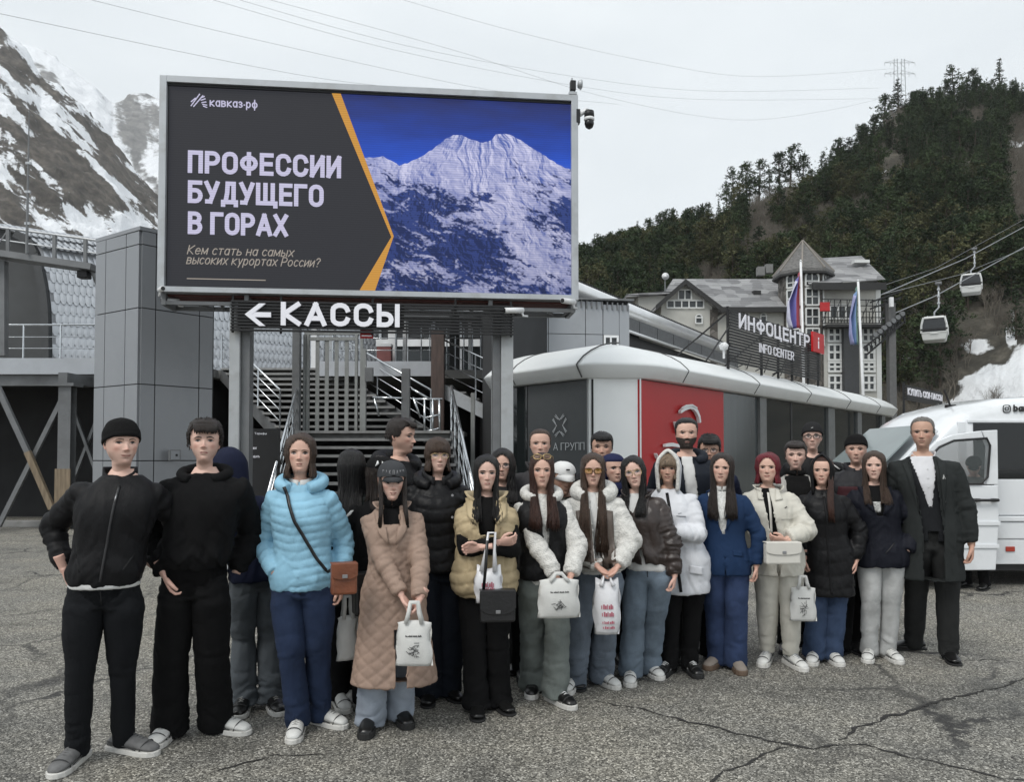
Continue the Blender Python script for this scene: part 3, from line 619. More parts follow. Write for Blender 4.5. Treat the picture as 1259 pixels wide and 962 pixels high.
lim = np.where(hf < 291,404.5+(hf-106)/185*76.5+1.2,481-(hf-291)/66*41+1); ok = (gf > lim); Xs = np.clip(Xs, None, sx1); Zs = np.maximum(Zs, sz0)
ix = np.arange(330*250).reshape(250,330); fs_ = np.stack([ix[:-1, :-1], ix[1:, :-1], ix[1:, 1:], ix[:-1,1:]],-1).reshape(-1,4); fs_ = fs_[ok[fs_].all(1)]
me_ = bpy.data.meshes.new('picture_mountain'); me_.from_pydata(np.stack([Xs, Xs*0+.0225, Zs],1).tolist(),[], fs_.tolist()); ca_ = me_.color_attributes.new('picture', 'FLOAT_COLOR', 'POINT'); ca_.data.foreach_set('color', np.c_[colr, np.ones(len(colr))].ravel()); me_.materials.append(m_); link(bpy.data.objects.new('picture_mountain', me_), screen)
# foreground snowfield and blue valley patches of the picture
flat(pl([(420,107),(416,107),(404.5,106),(481,291),(440,360),(460,360),(484,290)])[1:],.018, 'orange_chevron', SCR_O, screen)
MB().box(sx0, sx0+.012,.024,.03, sz0, sz1).build('panel_edge', BLACK, screen)
MB().box(sx0, sx1,.0,.03, sz1-.035, sz1).build('display_top_edge', BLACK, screen)  # black strip along the top of the display
def btext(body, a, b_, m, caph_px, bold=0.0, shear=0.0, off=.0, name='lettering'):
 (xa, za),(xb, zb) = LB(*a), LB(*b_)
 ch = LB(a[0], a[1]-caph_px)[1]-za
 return text_fit(name, body, xa, xb, za, ch, m, screen, y=.03-off, bold=bold, shear=shear, depth=.004)
btext('ПРОФЕССИИ', (230,211.5),(419,219), SCR_T, 28,.085)
btext('БУДУЩЕГО', (230,248.5),(397.5,254.5), SCR_T, 28,.085)
btext('В ГОРАХ', (230,287),(353.5,291), SCR_T, 28,.085)
btext('Кем стать на самых', (229,312),(360,315), SCR_S, 11.5,-.01,.22)
btext('высоких курортах России?', (228,324),(392,329), SCR_S, 11.5,-.01,.22)
btext('кавказ·рф', (257,129.5),(316,132), SCR_T, 10.5,.03)
xa, za = LB(229,342); xb, zb = LB(326,344)
MB().box(xa, xb, .024,.029, za-.006, za+.006).build('rule_line', SCR_S, screen)
lg = MB()
for (a, b_) in [((234,129),(245,114)),((237,130),(249,116)),((246,119),(251,117)),((246,122),(252,120)),((247,125),(253,124)),((248,127),(254,128)),((249,129),(254,131)),((234,124),(240,119))]:
 (p0, q0),(p1, q1) = LB(*a), LB(*b_); lg.bar((p0,.027, q0),(p1,.027, q1),.004,.014)
lg.build('logo_mark', SCR_T, screen)
# truss under the screen
tr_ = MB()
tr_.box(x0+.03, x1-.03,.5,.56, z0-.16, z0-.1).box(x0+.03, x1-.03,.06,.12, z0-.16, z0-.11)
for i in range(17):
 xx = x0+.1+i*(x1-x0-.2)/16
 tr_.bar((xx, .08, z0-.13),(xx+(.18 if i % 2 else -.05),.53, z0-.13),.03)
for xx in (x0+.06, x0+1.2, x1-1.3, x1-.07):
 tr_.box(xx-.03, xx+.03,.05,.55, z0-.17, z0)
tr_.build('support_truss', ALU_D, screen)
MB().box(x0+.04, x1-.04,.14,.5, z0-.03, z0-.004).build('underside', mat('dull_red_primer', (.10,.035,.03),.8), screen)
# cctv
def bullet_cam(p, rz, lab, s=1.0):
 t = thing('security_camera', lab, 'camera', p, rz, 'cameras on the screen frame')
 MB().tube([(0,-.14*s, 0),(0,.1*s, .02*s)],.035*s, 12).build('camera_body', WHITEP, t, True)
 MB().tube([(0,-.146*s, 0),(0,-.141*s, 0)],.028*s, 12).build('lens', BLACK, t)
 MB().tube([(0,.08*s, 0),(0,.1*s, -.05*s),(0,.16*s, -.05*s)],.014*s, 8).build('bracket', WHITEP, t, True)
 return t
bullet_cam(P(198,357,10.55),.6, 'small bullet camera at the lower left corner of the LED screen')
bullet_cam(P(211,371,10.9),-.9, 'white bullet camera under the left end of the LED screen')
bullet_cam(P(700,372,11.15),-.7, 'white bullet camera at the lower right corner of the LED screen', 1.2)
bullet_cam(P(634,383,11.1),-1.2, 'white camera on an arm beside the right sign post', 1.2)
t = thing('wireless_camera', 'small upright camera with antenna and dish on the top right corner of the screen', 'camera', P(704,117,11.3), BRZ)
MB().box(-.06,.06,-.04,.06,0,.04).build('mount_plate', ALU, t)
MB().box(-.04,.045,-.05,.04,.06,.21).build('camera_body', BLACK, t, bevel=.01)
MB().tube([(0,0,.03),(0,0,.07)],.02,8).tube([(-.01,0,.2),(-.01,0,.26)],.015,8).build('antenna', ALU, t)
MB().lathe([(.001,-.05),(.05,-.045),(.075,0),(.06,.02),(.001,.03)],(.125,0,.17),16, 'x').build('dish', ALU, t, True)
t = thing('dome_camera', 'black and white dome camera hanging from a bracket on the right edge of the screen', 'camera', P(722,140,11.3), BRZ)
MB().tube([(-.13,.02,-.02),(-.06,.02,.03),(0,.02,.07),(.0,.0,.05)],.035,10).build('bracket_arm', WHITEP, t, True)
MB().box(-.17,-.11,-.03,.07,-.15,.06).build('junction_box', BLACK, t, bevel=.008)
MB().lathe([(.07,.04),(.075,0),(.075,-.06)],(.03,0,0),18).build('collar', BLACK, t, True)
MB().lathe([(.078,-.06),(.08,-.09),(.07,-.105)],(.03,0,0),18).build('white_ring', WHITEP, t, True)
MB().lathe([(.07,-.105),(.072,-.15),(.055,-.2),(.02,-.225),(.001,-.228)],(.03,0,0),18).build('dome', mat('black_glass_dome', (.006,.006,.007),.08, var=0), t, True)
# posts
def post(px0, px1, px2, lab):
 a = BO+Vector((0,0,0))
 xa, xb, xc = LB(px0,480)[0], LB(px1,480)[0], LB(px2,480)[0]
 t = thing('sign_post', lab, 'post', BO+_bu*((xa+xb)/2) , BRZ, 'posts carrying the LED screen')
 h = z0-.165; w_ = abs(xb-xa)/2
 MB().box(-w_, w_, .1,.3,0, h).build('column', POSTM, t, bevel=.008)
 d = (xc-(xa+xb)/2); s = 1 if d > 0 else -1
 MB().box(s*(w_+.003), d, .18,.42,0, h-.01).build('rear_flange', ALU_D, t, bevel=.006)
 MB().box(-w_-.12, w_+.12,.0,.5,.0,.02).build('base_plate', ALU_D, t)
post(279,292,303, 'left light grey steel post under the LED screen')
post(632,617,607, 'right light grey steel post under the LED screen beside the white pavilion')
# ticket sign
ks = thing('ticket_office_sign', 'black slatted sign with white arrow and Cyrillic word for ticket offices under the screen', 'sign', BO, BRZ)
kx0, kz1 = LB(284,367); kx1 = LB(631,378)[0]; kz0 = LB(284,407)[1]
kz1 -= .01
n = 10; pitch = (kz1-kz0)/n
slatme = None
for i in range(n):
 zz = kz0+i*pitch
 if slatme is None:
  o = MB().box(kx0, kx1,-.02,.02,0, pitch*.62).build('slat', BLACK, ks); slatme = o.data
 else: o = link(bpy.data.objects.new('slat', slatme), ks)
 o.location.z = zz
for xx in (kx0+.02, LB(345,380)[0], LB(458,380)[0], LB(560,380)[0], kx1-.03):
 MB().box(xx-.015, xx+.015,.022,.05, kz0-.02, kz1+.06).build('upright', BLACK, ks)
xa, xb = LB(292,385)[0], LB(497,385)[0]
MB().box(xa, xb, .021,.026, kz0+.06, kz1-.03).build('backing_sheet', BLACK, ks)
SIGNW = mat('sign_white', (.70,.70,.74),.4, var=.03, emit=(.55,.55,.62), es=.15)
za = LB(346,401)[1]
text_fit('lettering', 'КАССЫ', LB(346,400)[0], LB(491.5,405)[0], za, LB(346,372)[1]-za, SIGNW, ks, y=-.025, bold=.10, depth=.03)
ar = MB(); A = [LB(302,387), LB(334,388.5), LB(324,374), LB(324,401)]
zc_ = (A[0][1]+A[1][1])/2; t_ = .035
ar.xz([(A[0][0]+.04, zc_-t_),(A[1][0], zc_-t_),(A[1][0], zc_+t_),(A[0][0]+.04, zc_+t_)],-.055,-.026)
hx = A[2][0]; hh = .16
ar.xz([(A[0][0], zc_),(hx-.05, zc_+hh),(hx+.04, zc_+hh),(A[0][0]+.095, zc_),(hx+.04, zc_-hh),(hx-.05, zc_-hh)],-.058,-.024)
ar.build('arrow', SIGNW, ks)
t = thing('hanging_sign', 'small red plate hanging behind the middle of the slatted ticket sign', 'sign', BO, BRZ)
xa, zb = LB(442,399); xb, za = LB(458,415)
RED = mat('red_sign_paint', lin((168,28,30)),.45, var=.05)
MB().box(xa, xb, .1,.12, za, zb).build('plate', RED, t)
MB().box(xa+.02, xb-.02,.096,.099, za+.03, za+.045).box(xa+.03, xb-.05,.096,.099, za+.075, za+.09).build('print', SIGNW, t)
MB().bar(((xa+xb)/2,.11, zb),((xa+xb)/2,.11, zb+.12),.012).build('hanger', BLACK, t)
# ================================================================ clad column
E1 = P(172,377,12.0); E0 = P(117.5,387,12.0*186/176); E2 = P(262,390,12.0*186/173)
tw = thing('clad_tower', 'tall square tower clad in smooth grey metal panels left of the screen', 'tower', (E1.x, E1.y, 0),0)
def panel_face(p, q, cuts, zs, parent, n_out):
 d = Vector((q.x-p.x, q.y-p.y, 0)); Ln = d.length; d.normalize(); rz = math.atan2(d.y, d.x)
 nrm = Vector((-math.sin(rz), math.cos(rz),0)); s = 1 if nrm.dot(n_out) > 0 else -1
 base = Vector((p.x, p.y, 0))-parent.location
 for i in range(len(cuts)-1):
  for j in range(len(zs)-1):
   g_ = .008; o = MB().box(cuts[i]*Ln+g_, cuts[i+1]*Ln-g_, -s*.03, s*.012*1, zs[j]+g_, zs[j+1]-g_).build('panel', PANEL, parent)
   o.location = (base.x, base.y, 0); o.rotation_euler = (0,0, rz)
zs = [0,.34,1.55,2.76,3.97,4.98,5.2]
E3 = E0+(E2-E1)
core = MB().prism([(E0.x-E1.x, E0.y-E1.y),(0,0),(E2.x-E1.x, E2.y-E1.y),(E3.x-E1.x, E3.y-E1.y)], lambda x, y: (x*.985+.02, y*.985+.03,0), lambda x, y: (x*.985+.02, y*.985+.03,5.15))
core.build('core', JOINT, tw)
out = Vector((0,-1,0))
panel_face(E0, E1,[0,.24,.70,.985], zs, tw, out)
panel_face(E1, E2,[.012,.20,.80,1], zs, tw, out)
MB().prism([(E0.x-E1.x-.02, E0.y-E1.y),(0,-.03),(E2.x-E1.x+.02, E2.y-E1.y),(E3.x-E1.x, E3.y-E1.y)], lambda x, y: (x, y, 5.2), lambda x, y: (x, y, 5.26)).build('coping', PANEL, tw)
t = thing('wall_box', 'small metal socket box on the grey tower beside the hooded youth', 'box', P(213,560,12.3), math.atan2(E2.y-E1.y, E2.x-E1.x))
MB().box(-.09,.09,-.07,-.02,-.09,.09).build('box_body', ALU_D, t, bevel=.005)
MB().box(-.07,.07,-.075,-.0702,-.07,.07).build('cover', PANEL, t); MB().tube([(0.02,-.08,0),(0.02,-.074,0)],.02,10).build('lock', BLACK, t)
# ================================================================ railings and stairs
def railing(t, pts, h=.95, bars=(.3,.55,.78), posts=1.3, r=.022, m=None, post_m=None, pr=.022):
 """handrail, lower rails and posts along pts (feet), relative to thing t"""
 m = m or STAIN; o = t.location
 pts = [Vector(p)-o for p in pts]; up = Vector((0,0,1))
 MB().tube([p+up*h for p in pts], r, 8).build('handrail', m, t, True)
 for b in bars:
  MB().tube([p+up*b for p in pts], r*.5,6).build('rail', m, t, True)
 for i in range(len(pts)-1):
  a, b = pts[i], pts[i+1]; k = max(1, round((b-a).length/posts))
  for j in range(k+(1 if i == len(pts)-2 else 0)):
   q = a.lerp(b, j/k); MB().tube([q, q+up*h], pr, 6).build('post', post_m or m, t)
TREAD = mat('ribbed_stair_tread', (.085,.085,.085),.7,.2, var=.3, vs=9, bump=.6, bs=40, dirt=(.15,.145,.135))
NOSE = mat('worn_stair_nosing', (.27,.27,.265),.5,.4, var=.2)
def flight(t, xl0, xr0, Y0, z0_, xl1, xr1, Y1, z1_, n, thick=.05, stringers=True, solid=False):
 o = t.location
 for i in range(n):
  f = (i+.5)/n; f0, f1 = i/n, (i+1)/n
  xl, xr = xl0+(xl1-xl0)*f, xr0+(xr1-xr0)*f; ya, yb = Y0+(Y1-Y0)*f0, Y0+(Y1-Y0)*f1; z = z0_+(z1_-z0_)*f1
  s = MB().box(xl-o.x, xr-o.x, ya-o.y, yb-o.y-.01, z-thick, z).build('step', TREAD, t)
  MB().box(xl-o.x, xr-o.x, ya-o.y-.012, ya-o.y-.001, z-thick, z+.003).build('nosing', NOSE, s)
 if stringers:
  for xa, xb in ((xl0, xl1),(xr0, xr1)):
   MB().bar(Vector((xa, Y0, z0_-.1))-o, Vector((xb, Y1, z1_-.12))-o, .06,.3).build('stringer', ALU_D, t)
# lower flight
lf = thing('lower_staircase', 'wide lower flight of dark ribbed steps behind the group', 'stairs', (-2.9,14,0))
sk = lambda y: .17*(16-y)
flight(lf, -4.47+sk(11.7),-1.3+sk(11.7),11.7,0,-4.47,-1.3,16,2.15,13)
MB().box(-5.1+2.9,-1.0+2.9,2.0,3.1,2.07,2.15).build('landing', TREAD, lf)
MB().box(-5.1+2.9,-1.0+2.9,1.985,1.998,2.0,2.15).build('landing_edge', NOSE, lf)
t = thing('stair_railing', 'steel handrail along the left side of the lower staircase', 'railing', (-4.4,14,0),0, 'steel stair railings')
railing(t, [(-4.5+sk(12.0),12.0,.1),(-4.5,16,2.15)], posts=1.0, r=.026)
t = thing('stair_railing', 'steel handrail along the right side of the lower staircase', 'railing', (-1.2,14,0),0, 'steel stair railings')
railing(t, [(-1.27+sk(12.0),12.0,.1),(-1.27,16,2.15)], posts=1.0, r=.026)
# upper flight, climbing back and to the left
uf = thing('upper_staircase', 'open upper flight of steps climbing left behind the barred gate', 'stairs', (-5,18,0))
flight(uf, -5.15,-1.8,16.95,2.15,-7.7,-4.75,20.2,3.94,11)
t = thing('stair_railing', 'steel handrail on the left side of the upper flight behind the left sign post', 'railing', (-6,18,0),0, 'steel stair railings')
railing(t, [(-5.15,16.95,2.15),(-7.7,20.2,3.94)], bars=(.25,.5,.75), r=.024)
t = thing('stair_railing', 'steel handrail crossing behind the barred gate down to the landing', 'railing', (-3,18,0),0, 'steel stair railings')
railing(t, [(-1.8,16.95,2.15),(-4.75,20.2,3.94)], bars=(.25,.5,.75), r=.024)
rf_ = thing('side_staircase', 'short flight descending right from the platform beside the right sign post', 'stairs', (-.6,17.6,0))
o = rf_.location
for i in range(8):
 f = i/7; c = Vector((-1.55+2.2*f, 18.0-1.1*f, 3.3-1.15*f))-o
 s = MB().box(c.x-.17, c.x+.17, c.y-.1, c.y+1.2, c.z-.04, c.z).build('step', NOSE, rf_)
MB().bar(Vector((-1.7,17.86,3.2))-o, Vector((.8,16.7,1.9))-o, .06,.3).build('stringer', ALU, rf_)
t = thing('stair_railing', 'steel railing of the short side flight next to the brown post', 'railing', (-1,17.5,0),0, 'steel stair railings')
railing(t, [(-1.62,17.85,3.32),(.75,16.75,2.1)], h=1.05, bars=(.25,.5,.78), posts=1.0)
t = thing('brown_post', 'square rust brown post standing between the two upper flights', 'post', (-1.72,17.7,0))
MB().box(-.15,.15,-.12,.12,0,4.55).build('shaft', mat('rust_brown_paint', (.075,.052,.045),.7, var=.3, vs=5, stretch=(3,3,.5)), t, bevel=.01)
MB().box(-.2,.2,-.17,.17,0,.04).build('base_plate', ALU_D, t)
# gate
gt = thing('barred_gate', 'tall grey steel gate of flat vertical bars at the top of the lower steps', 'gate', (P(410,500,16.1).x, 16.1,0))
def gx(px): return P(px, 500,16.1).x-gt.location.x
GM = mat('grey_gate_paint', (.27,.28,.275),.5,.2, var=.1, dirt=(.17,.17,.16))
zb, zt = 2.16, P(400,412,16.1).z
for px in (374.5,378.5,438,444.5): MB().box(gx(px)-.028, gx(px)+.028,-.04,.04, zb, zt).build('stile', GM, gt)
MB().box(gx(374), gx(445),-.035,.035, zt, zt+.07).build('top_rail', GM, gt); MB().box(gx(374), gx(445),-.034,.034, zb-.1, zb-.002).build('bottom_rail', GM, gt)
MB().box(gx(380), gx(437),-.03,.03, zt-.12, zt-.05).build('top_rail', GM, gt)
bm_ = None
for px in (390,401.6,413.5,426):
 if bm_ is None: o = MB().box(-.04,.04,-.012,.012, zb, zt-.12).build('bar', GM, gt); bm_ = o.data
 else: o = link(bpy.data.objects.new('bar', bm_), gt)
 o.location.x = gx(px)
MB().box(gx(446), gx(450),-.05,.05, zb, zt-.3).build('hinge_post', GM, gt); MB().box(gx(449), gx(459),-.08,.02,3.2,3.5).build('lock_box', ALU_D, gt, bevel=.01)
def gpost(px0, px1, Y, ztop, lab, m=GM):
 a, b = P(px0,500, Y).x, P(px1,500, Y).x
 t = thing('steel_post', lab, 'post', ((a+b)/2, Y, 0),0, 'steel posts around the stairs')
 MB().box(-(b-a)/2,(b-a)/2,-.08,.08,0, ztop).build('shaft', m, t, bevel=.006); MB().box(-(b-a)/2-.04,(b-a)/2+.04,-.12,.12,0,.02).build('base_plate', ALU_D, t)
gpost(360,369,15.9,4.35, 'dark grey steel post on the left of the barred gate', ALU_D)
gpost(494,504,16.3,3.5, 'stout grey post on the landing behind the youth in profile', ALU_D)
gpost(579,584,16.6,3.0, 'thin grey prop under the side staircase')
gpost(604,612,14.9,3.2, 'short pale post between the right sign post and the side flight', POSTM)
tn = thing('turnstile_rail', 'folded steel barrier bars on the landing right of the gate', 'barrier', (P(500,500,16.2).x, 16.2,0))
def tp(px, py, dy=0): q = P(px, py, 16.2); return (q.x-tn.location.x, dy, q.z)
for a, b in [((458,489),(494,490)),((460,490),(466,512)),((507,491),(544,491)),((508,489),(517,514)),((506,478),(528,491)),((522,491),(522,545)),((532,491),(532,545)),((540,491),(541,545)),((520,515),(541,510)),((520,532),(541,527))]:
 MB().tube([tp(*a), tp(*b)],.024,8).build('bar', STAIN, tn, True)
# ================================================================ raised station deck
dk = thing('station_deck', 'raised concrete platform of the cable car station with pale metal edge', 'platform', (-10,18,0))
def dbox(x0, x1, y0, y1, z0, z1, nm, m, bev=0): return MB().box(x0+10, x1+10, y0-18, y1-18, z0, z1).build(nm, m, dk, bevel=bev)
FASC = mat('pale_metal_fascia', (.46,.48,.51),.45,.2, var=.05, dirt=(.36,.37,.39), dirt_scale=1.5)
xe = P(118,450,18).x
dbox(-34,-7.8,18.0,20.2,3.7,3.92, 'slab', CONC); dbox(-34,2,20.2,34,3.7,3.925, 'slab', CONC)
dbox(-34,-7.9,17.9,17.99,3.56,3.94, 'fascia', FASC);
dbox(-4.7,-1.9,18.6,20.19,3.7,3.92, 'slab', CONC); dbox(-4.7,-1.9,18.5,18.59,3.58,3.94, 'fascia', FASC)
dbox(-34,-7.9,18.02,18.2,3.3,3.56, 'edge_beam', ALU_D)
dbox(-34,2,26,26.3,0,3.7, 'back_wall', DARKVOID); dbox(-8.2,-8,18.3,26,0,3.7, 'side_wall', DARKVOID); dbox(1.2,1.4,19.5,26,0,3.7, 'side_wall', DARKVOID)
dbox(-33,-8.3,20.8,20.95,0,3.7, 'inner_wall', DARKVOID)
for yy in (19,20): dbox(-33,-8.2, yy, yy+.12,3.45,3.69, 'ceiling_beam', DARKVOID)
t = thing('deck_railing', 'steel railing with two lower rails along the edge of the station deck', 'railing', (-12,18,0))
a = P(-200,443,18.05); railing(t, [(a.x, 18.05,3.93),(P(120,440,18.05).x, 18.05,3.93)], h=.82, bars=(.26,.53), posts=.86)
t = thing('deck_railing', 'steel railing on the small platform between the two upper flights', 'railing', (-3,18.6,0))
railing(t, [(-4.6,18.66,3.93),(-1.95,18.66,3.93)], h=.95, bars=(.3,.6), posts=.8)
t = thing('deck_fence', 'row of thin upright steel bars on the deck above the side flight', 'fence', (-1,21,0))
MB().tube([(-1.5,0,4.9),(1.6,0,4.9)],.025,6).tube([(-1.5,0,4.0),(1.6,0,4.0)],.02,6).build('rail', STAIN, t)
for i in range(14):
 o = MB().tube([(-1.5+i*.235,0,3.93),(-1.5+i*.235,0,5.2)],.018,6).build('bar', STAIN, t)
# things on the deck, seen between the bars
def pillar(px0, px1, py1, Y, lab, m, z0_=3.93):
 a, b = P(px0,430, Y), P(px1,430, Y); t = thing('station_pillar', lab, 'pillar', ((a.x+b.x)/2, Y, z0_),0, 'uprights on the station deck')
 h = P(px0, py1, Y).z-z0_; w_ = (b.x-a.x)/2
 MB().box(-w_, w_, -.15,.15,0, h).build('shaft', m, t, bevel=.01); MB().box(-w_-.05, w_+.05,-.2,.2,0,.06).build('base', m, t)
pillar(478,487,395,22, 'white panelled upright on the deck right of the gate', WHITEP); pillar(496,500,395,22.5, 'narrow white upright on the deck right of the gate', WHITEP)
pillar(384,391,395,22, 'white upright seen through the barred gate', WHITEP); pillar(405,412,395,23, 'grey upright seen between the gate bars', ALU)
pillar(553,565,390,23, 'black upright on the deck below the end of the ticket sign', BLACK); pillar(576,580,395,22, 'slim bright upright behind the bar fence', WHITEP)
bk = thing('station_hall', 'dark station hall behind the stairs with pale panel strips', 'building', (-1.5,27,3.93))
MB().box(-3.2,6,0,5,0,2.6).build('wall', mat('hall_wall', (.05,.052,.055),.7, var=.2, vs=1), bk)
for i in range(9): MB().box(-3.1+i*.95,-2.35+i*.95,-.05,-.003,.3,1.5).build('window', mat('hall_glass', (.02,.024,.026),.1, var=0), bk)
for i in range(10): MB().box(-3.2+i*.95,-3.12+i*.95,-.08,-.004,0,2.5).build('mullion', ALU, bk)
MB().box(-3.3,6.1,-.12,-.082,1.6,1.85).build('panel_strip', WHITEP, bk); MB().box(-3.4,6.2,-.4,5,2.6,2.75).build('roof', ALU_D, bk)
t = thing('litter_bin', 'small red and white box on the platform behind the stairs', 'box', P(473,441,21.5)-Vector((0,0,.3)))
MB().box(-.2,.2,-.15,.15,0,.62).build('bin_body', mat('faded_red', (.22,.08,.075),.6), t, bevel=.01); MB().box(-.21,.21,-.16,.16,.62,.7).build('lid', WHITEP, t)
# supports under the deck
WOOD = mat('raw_timber', (.20,.155,.105),.8, var=.3, vs=3, stretch=(6,6,.7))
t = thing('deck_column', 'grey steel column with bracket holding the station deck', 'column', (P(83,500,17.2).x, 17.2,0),0)
MB().box(-.14,.14,-.12,-.105,0,3.2).box(-.14,.14,.1,.115,0,3.2).box(-.012,.012,-.105,.1,0,3.2).build('shaft', ALU_D, t)
MB().box(-.24,.24,-.2,.2,3.2,3.27).build('cap_plate', ALU_D, t); MB().box(-.17,.17,-.16,-.125,0,1.35).build('timber_guard', WOOD, t)
MB().box(-.1,.1,-.2,.9,3.27,3.5).build('bracket', ALU_D, t)
br_ = thing('cross_brace', 'diagonal cross of steel and timber braces in the dark bay under the deck', 'brace', (P(35,560,17).x, 17,0))
def bp_(px, py): q = P(px, py, 17); return Vector((q.x-br_.location.x, 0, q.z))
MB().bar(bp_(-14,452), bp_(34,556),.08,.12).build('steel_brace', ALU_D, br_); o = MB().bar(bp_(34,556), bp_(64,626),.09,.13).build('timber_brace', WOOD, br_)
b2 = MB().bar(bp_(79,478), bp_(35,566),.07,.1).build('steel_brace', ALU_D, br_); b2.location.y = .12
b3 = MB().bar(bp_(35,566), bp_(-6,648),.07,.1).build('steel_brace', ALU_D, br_); b3.location.y = .12
t = thing('cross_brace', 'thin brace in the gap between the column and the grey tower', 'brace', (P(105,560,19).x, 19,0))
MB().bar((-.5,0,3.3),(.4,0,.9),.07).build('steel_brace', ALU_D, t); MB().bar((.5,.1,3.3),(-.4,.1,.9),.07).build('steel_brace', ALU_D, t)
kb = thing('kerb', 'low concrete step at the foot of the dark bay under the deck', 'kerb', (-12,17.6,0))
MB().box(-20,3.9,0,.3,0,.14).build('kerb_stone', CONC, kb, bevel=.01)
# ================================================================ barrel roof with shingles
prof = [(-200,258),(-120,261),(-60,267),(0,279),(26,287),(42,296),(50,312),(56,334),(60.5,358),(63,384),(63.5,408),(63.5,440)]
VY = 22.0; D = Vector((3.0,2.2,0)).normalized(); VL = 14.5
pv = [P(a, b, VY) for a, b in prof]
vt = thing('barrel_roof_hall', 'curved station hall covered in pale metal scale shingles', 'building', (pv[5].x, VY, 3.93))
rel = [p-vt.location for p in pv]
bs = MB(); nn = len(rel); bs.add(rel + [p+D*VL for p in rel],[(i, i+1, i+1+nn, i+nn) for i in range(nn-1)])
SCALEM = mat('pale_metal_shingle', (.50,.52,.55),.35,.45, var=.14, vs=2.5, dirt=(.34,.36,.38), dirt_scale=1.5)
bs.build('roof_deck', mat('roof_underlay', (.30,.31,.33),.5), vt, True)
endp = [(p.x, p.z) for p in rel]
MB().prism(endp + [(rel[-1].x, 0.0),(rel[0].x-1,0.0)], lambda x, z: (x, .25, z-.02), lambda x, z: (x, .4, z-.02)).build('end_wall', mat('dark_grey_render', (.055,.058,.06),.75, var=.15, vs=.8, dirt=(.04,.04,.04)), vt)
tm = MB()
for i in range(3, nn-1):
 a, b = rel[i], rel[i+1]; tm.add([a+Vector((0,-.05,0)), b+Vector((0,-.05,0)), b+Vector((-.3,-.05,-.05)), a+Vector((-.12,-.05,-.3)), a+D*.25, b+D*.25],[(0,1,2,3),(0,4,5,1)])
tm = MB()
for i in range(4, nn-1): tm.bar(rel[i]+Vector((-.1,-.06,-.04)), rel[i+1]+Vector((-.1,-.06,-.04)),.22,.22)
tm.build('edge_trim', mat('dark_grey_trim', (.04,.042,.044),.5), vt, fix=False)
# shingles laid in rows
cum = [0]
for i in range(nn-1): cum.append(cum[-1]+(rel[i+1]-rel[i]).length)
def along(s):
 s = min(max(s, 0), cum[-1]-1e-4); i = max(j for j in range(nn-1) if cum[j] <= s); f = (s-cum[i])/(cum[i+1]-cum[i]); return rel[i].lerp(rel[i+1], f),(rel[i+1]-rel[i]).normalized()
TW, TH = .16,.34
tv = [(-TW*.499,0,.004),(TW*.499,0,.004),(-TW*.499,-TH*.8,.03),(-TW*.24,-TH*1.08,.035),(TW*.24,-TH*1.08,.035),(TW*.499,-TH*.8,.03),(0,-TH*.5,.035),(0,-TH*1.12,.045),(-TW*.499,-TH*.8,0),(-TW*.24,-TH*1.08,0),(0,-TH*1.12,0),(TW*.24,-TH*1.08,0),(TW*.499,-TH*.8,0)]
tf = [(0,2,6),(2,3,6),(3,7,6),(7,4,6),(4,5,6),(5,1,6),(1,0,6),(8,9,3,2),(9,10,7,3),(10,11,4,7),(11,12,5,4)]
tme = bpy.data.meshes.new('shingle'); tme.from_pydata(tv, [], tf); tme.materials.append(SCALEM)
rest = MB(); cnt = 0; tiles = []
srow = cum[2]; row = 0
while srow < cum[-1]:
 for c in range(int(VL/TW)):
  p, dn = along(srow); q = p+D*((c+(.5 if row % 2 else 0))*TW+.1)
  nrm = D.cross(dn).normalized() * -1
  if nrm.x < 0 and nrm.z < 0: nrm = -nrm
  if nrm.dot(Vector((.3,-.6,.7))) < 0: nrm = -nrm
  M = Matrix((( *(D.cross(Vector((0,0,0))) if False else D),0),(0,0,0,0),(0,0,0,0),(0,0,0,1)))
  M = Matrix([[D.x, -dn.x, nrm.x, q.x],[D.y, -dn.y, nrm.y, q.y],[D.z, -dn.z, nrm.z, q.z],[0,0,0,1]])
  wq = q+vt.location; px = CX+wq.x*FPX/wq.y; py = HZ-(wq.z-CAMZ)*FPX/wq.y
  vis = (20 < px < 118 or 262 < px < 360) and srow > cum[3] and q.z > 0
  if vis and cnt < 300:
   o = link(bpy.data.objects.new('shingle', tme), vt); o.matrix_local = M; cnt += 1
  else:
   rest.add([M @ Vector(v) for v in tv], tf)
 srow += TH*.92; row += 1
tag(rest.build('shingles', SCALEM, vt, fix=False), kind='stuff')
# gantry walkway in front
ga = thing('walkway_gantry', 'narrow overhead steel walkway with handrail in front of the barrel roof', 'walkway', (P(60,320,16).x, 16,0))
def gp(px, py, dy=0): q = P(px, py, 16); return Vector((q.x-ga.location.x, dy, q.z))
MB().bar(gp(-160,290), gp(119,331),.5,.13).build('walkway', ALU_D, ga)
MB().tube([gp(-160,258), gp(121,296)],.025,6).build('handrail', ALU, ga); MB().tube([gp(-160,272), gp(121,312)],.015,6).build('rail', ALU, ga)
for px, a, b in ((-60,271,303),(10,281,311),(67,289,319),(105,295,326)): MB().bar(gp(px, a), gp(px, b),.07,.05).build('post', ALU_D, ga)
MB().bar(gp(-6,307), gp(10,283),.03).build('strut', ALU_D, ga); MB().tube([gp(108,328), gp(115,336), gp(120,350)],.05,8).build('curved_strut', ALU_D, ga, True)
o = MB().box(-.1,.12,-.1,.1,-.1,.06).build('lamp_housing', BLACK, ga, bevel=.02); o.location = gp(103,337)
MB().bar(gp(0,320,.1), gp(0,437,.1),.14,.14).build('leg', ALU_D, ga)
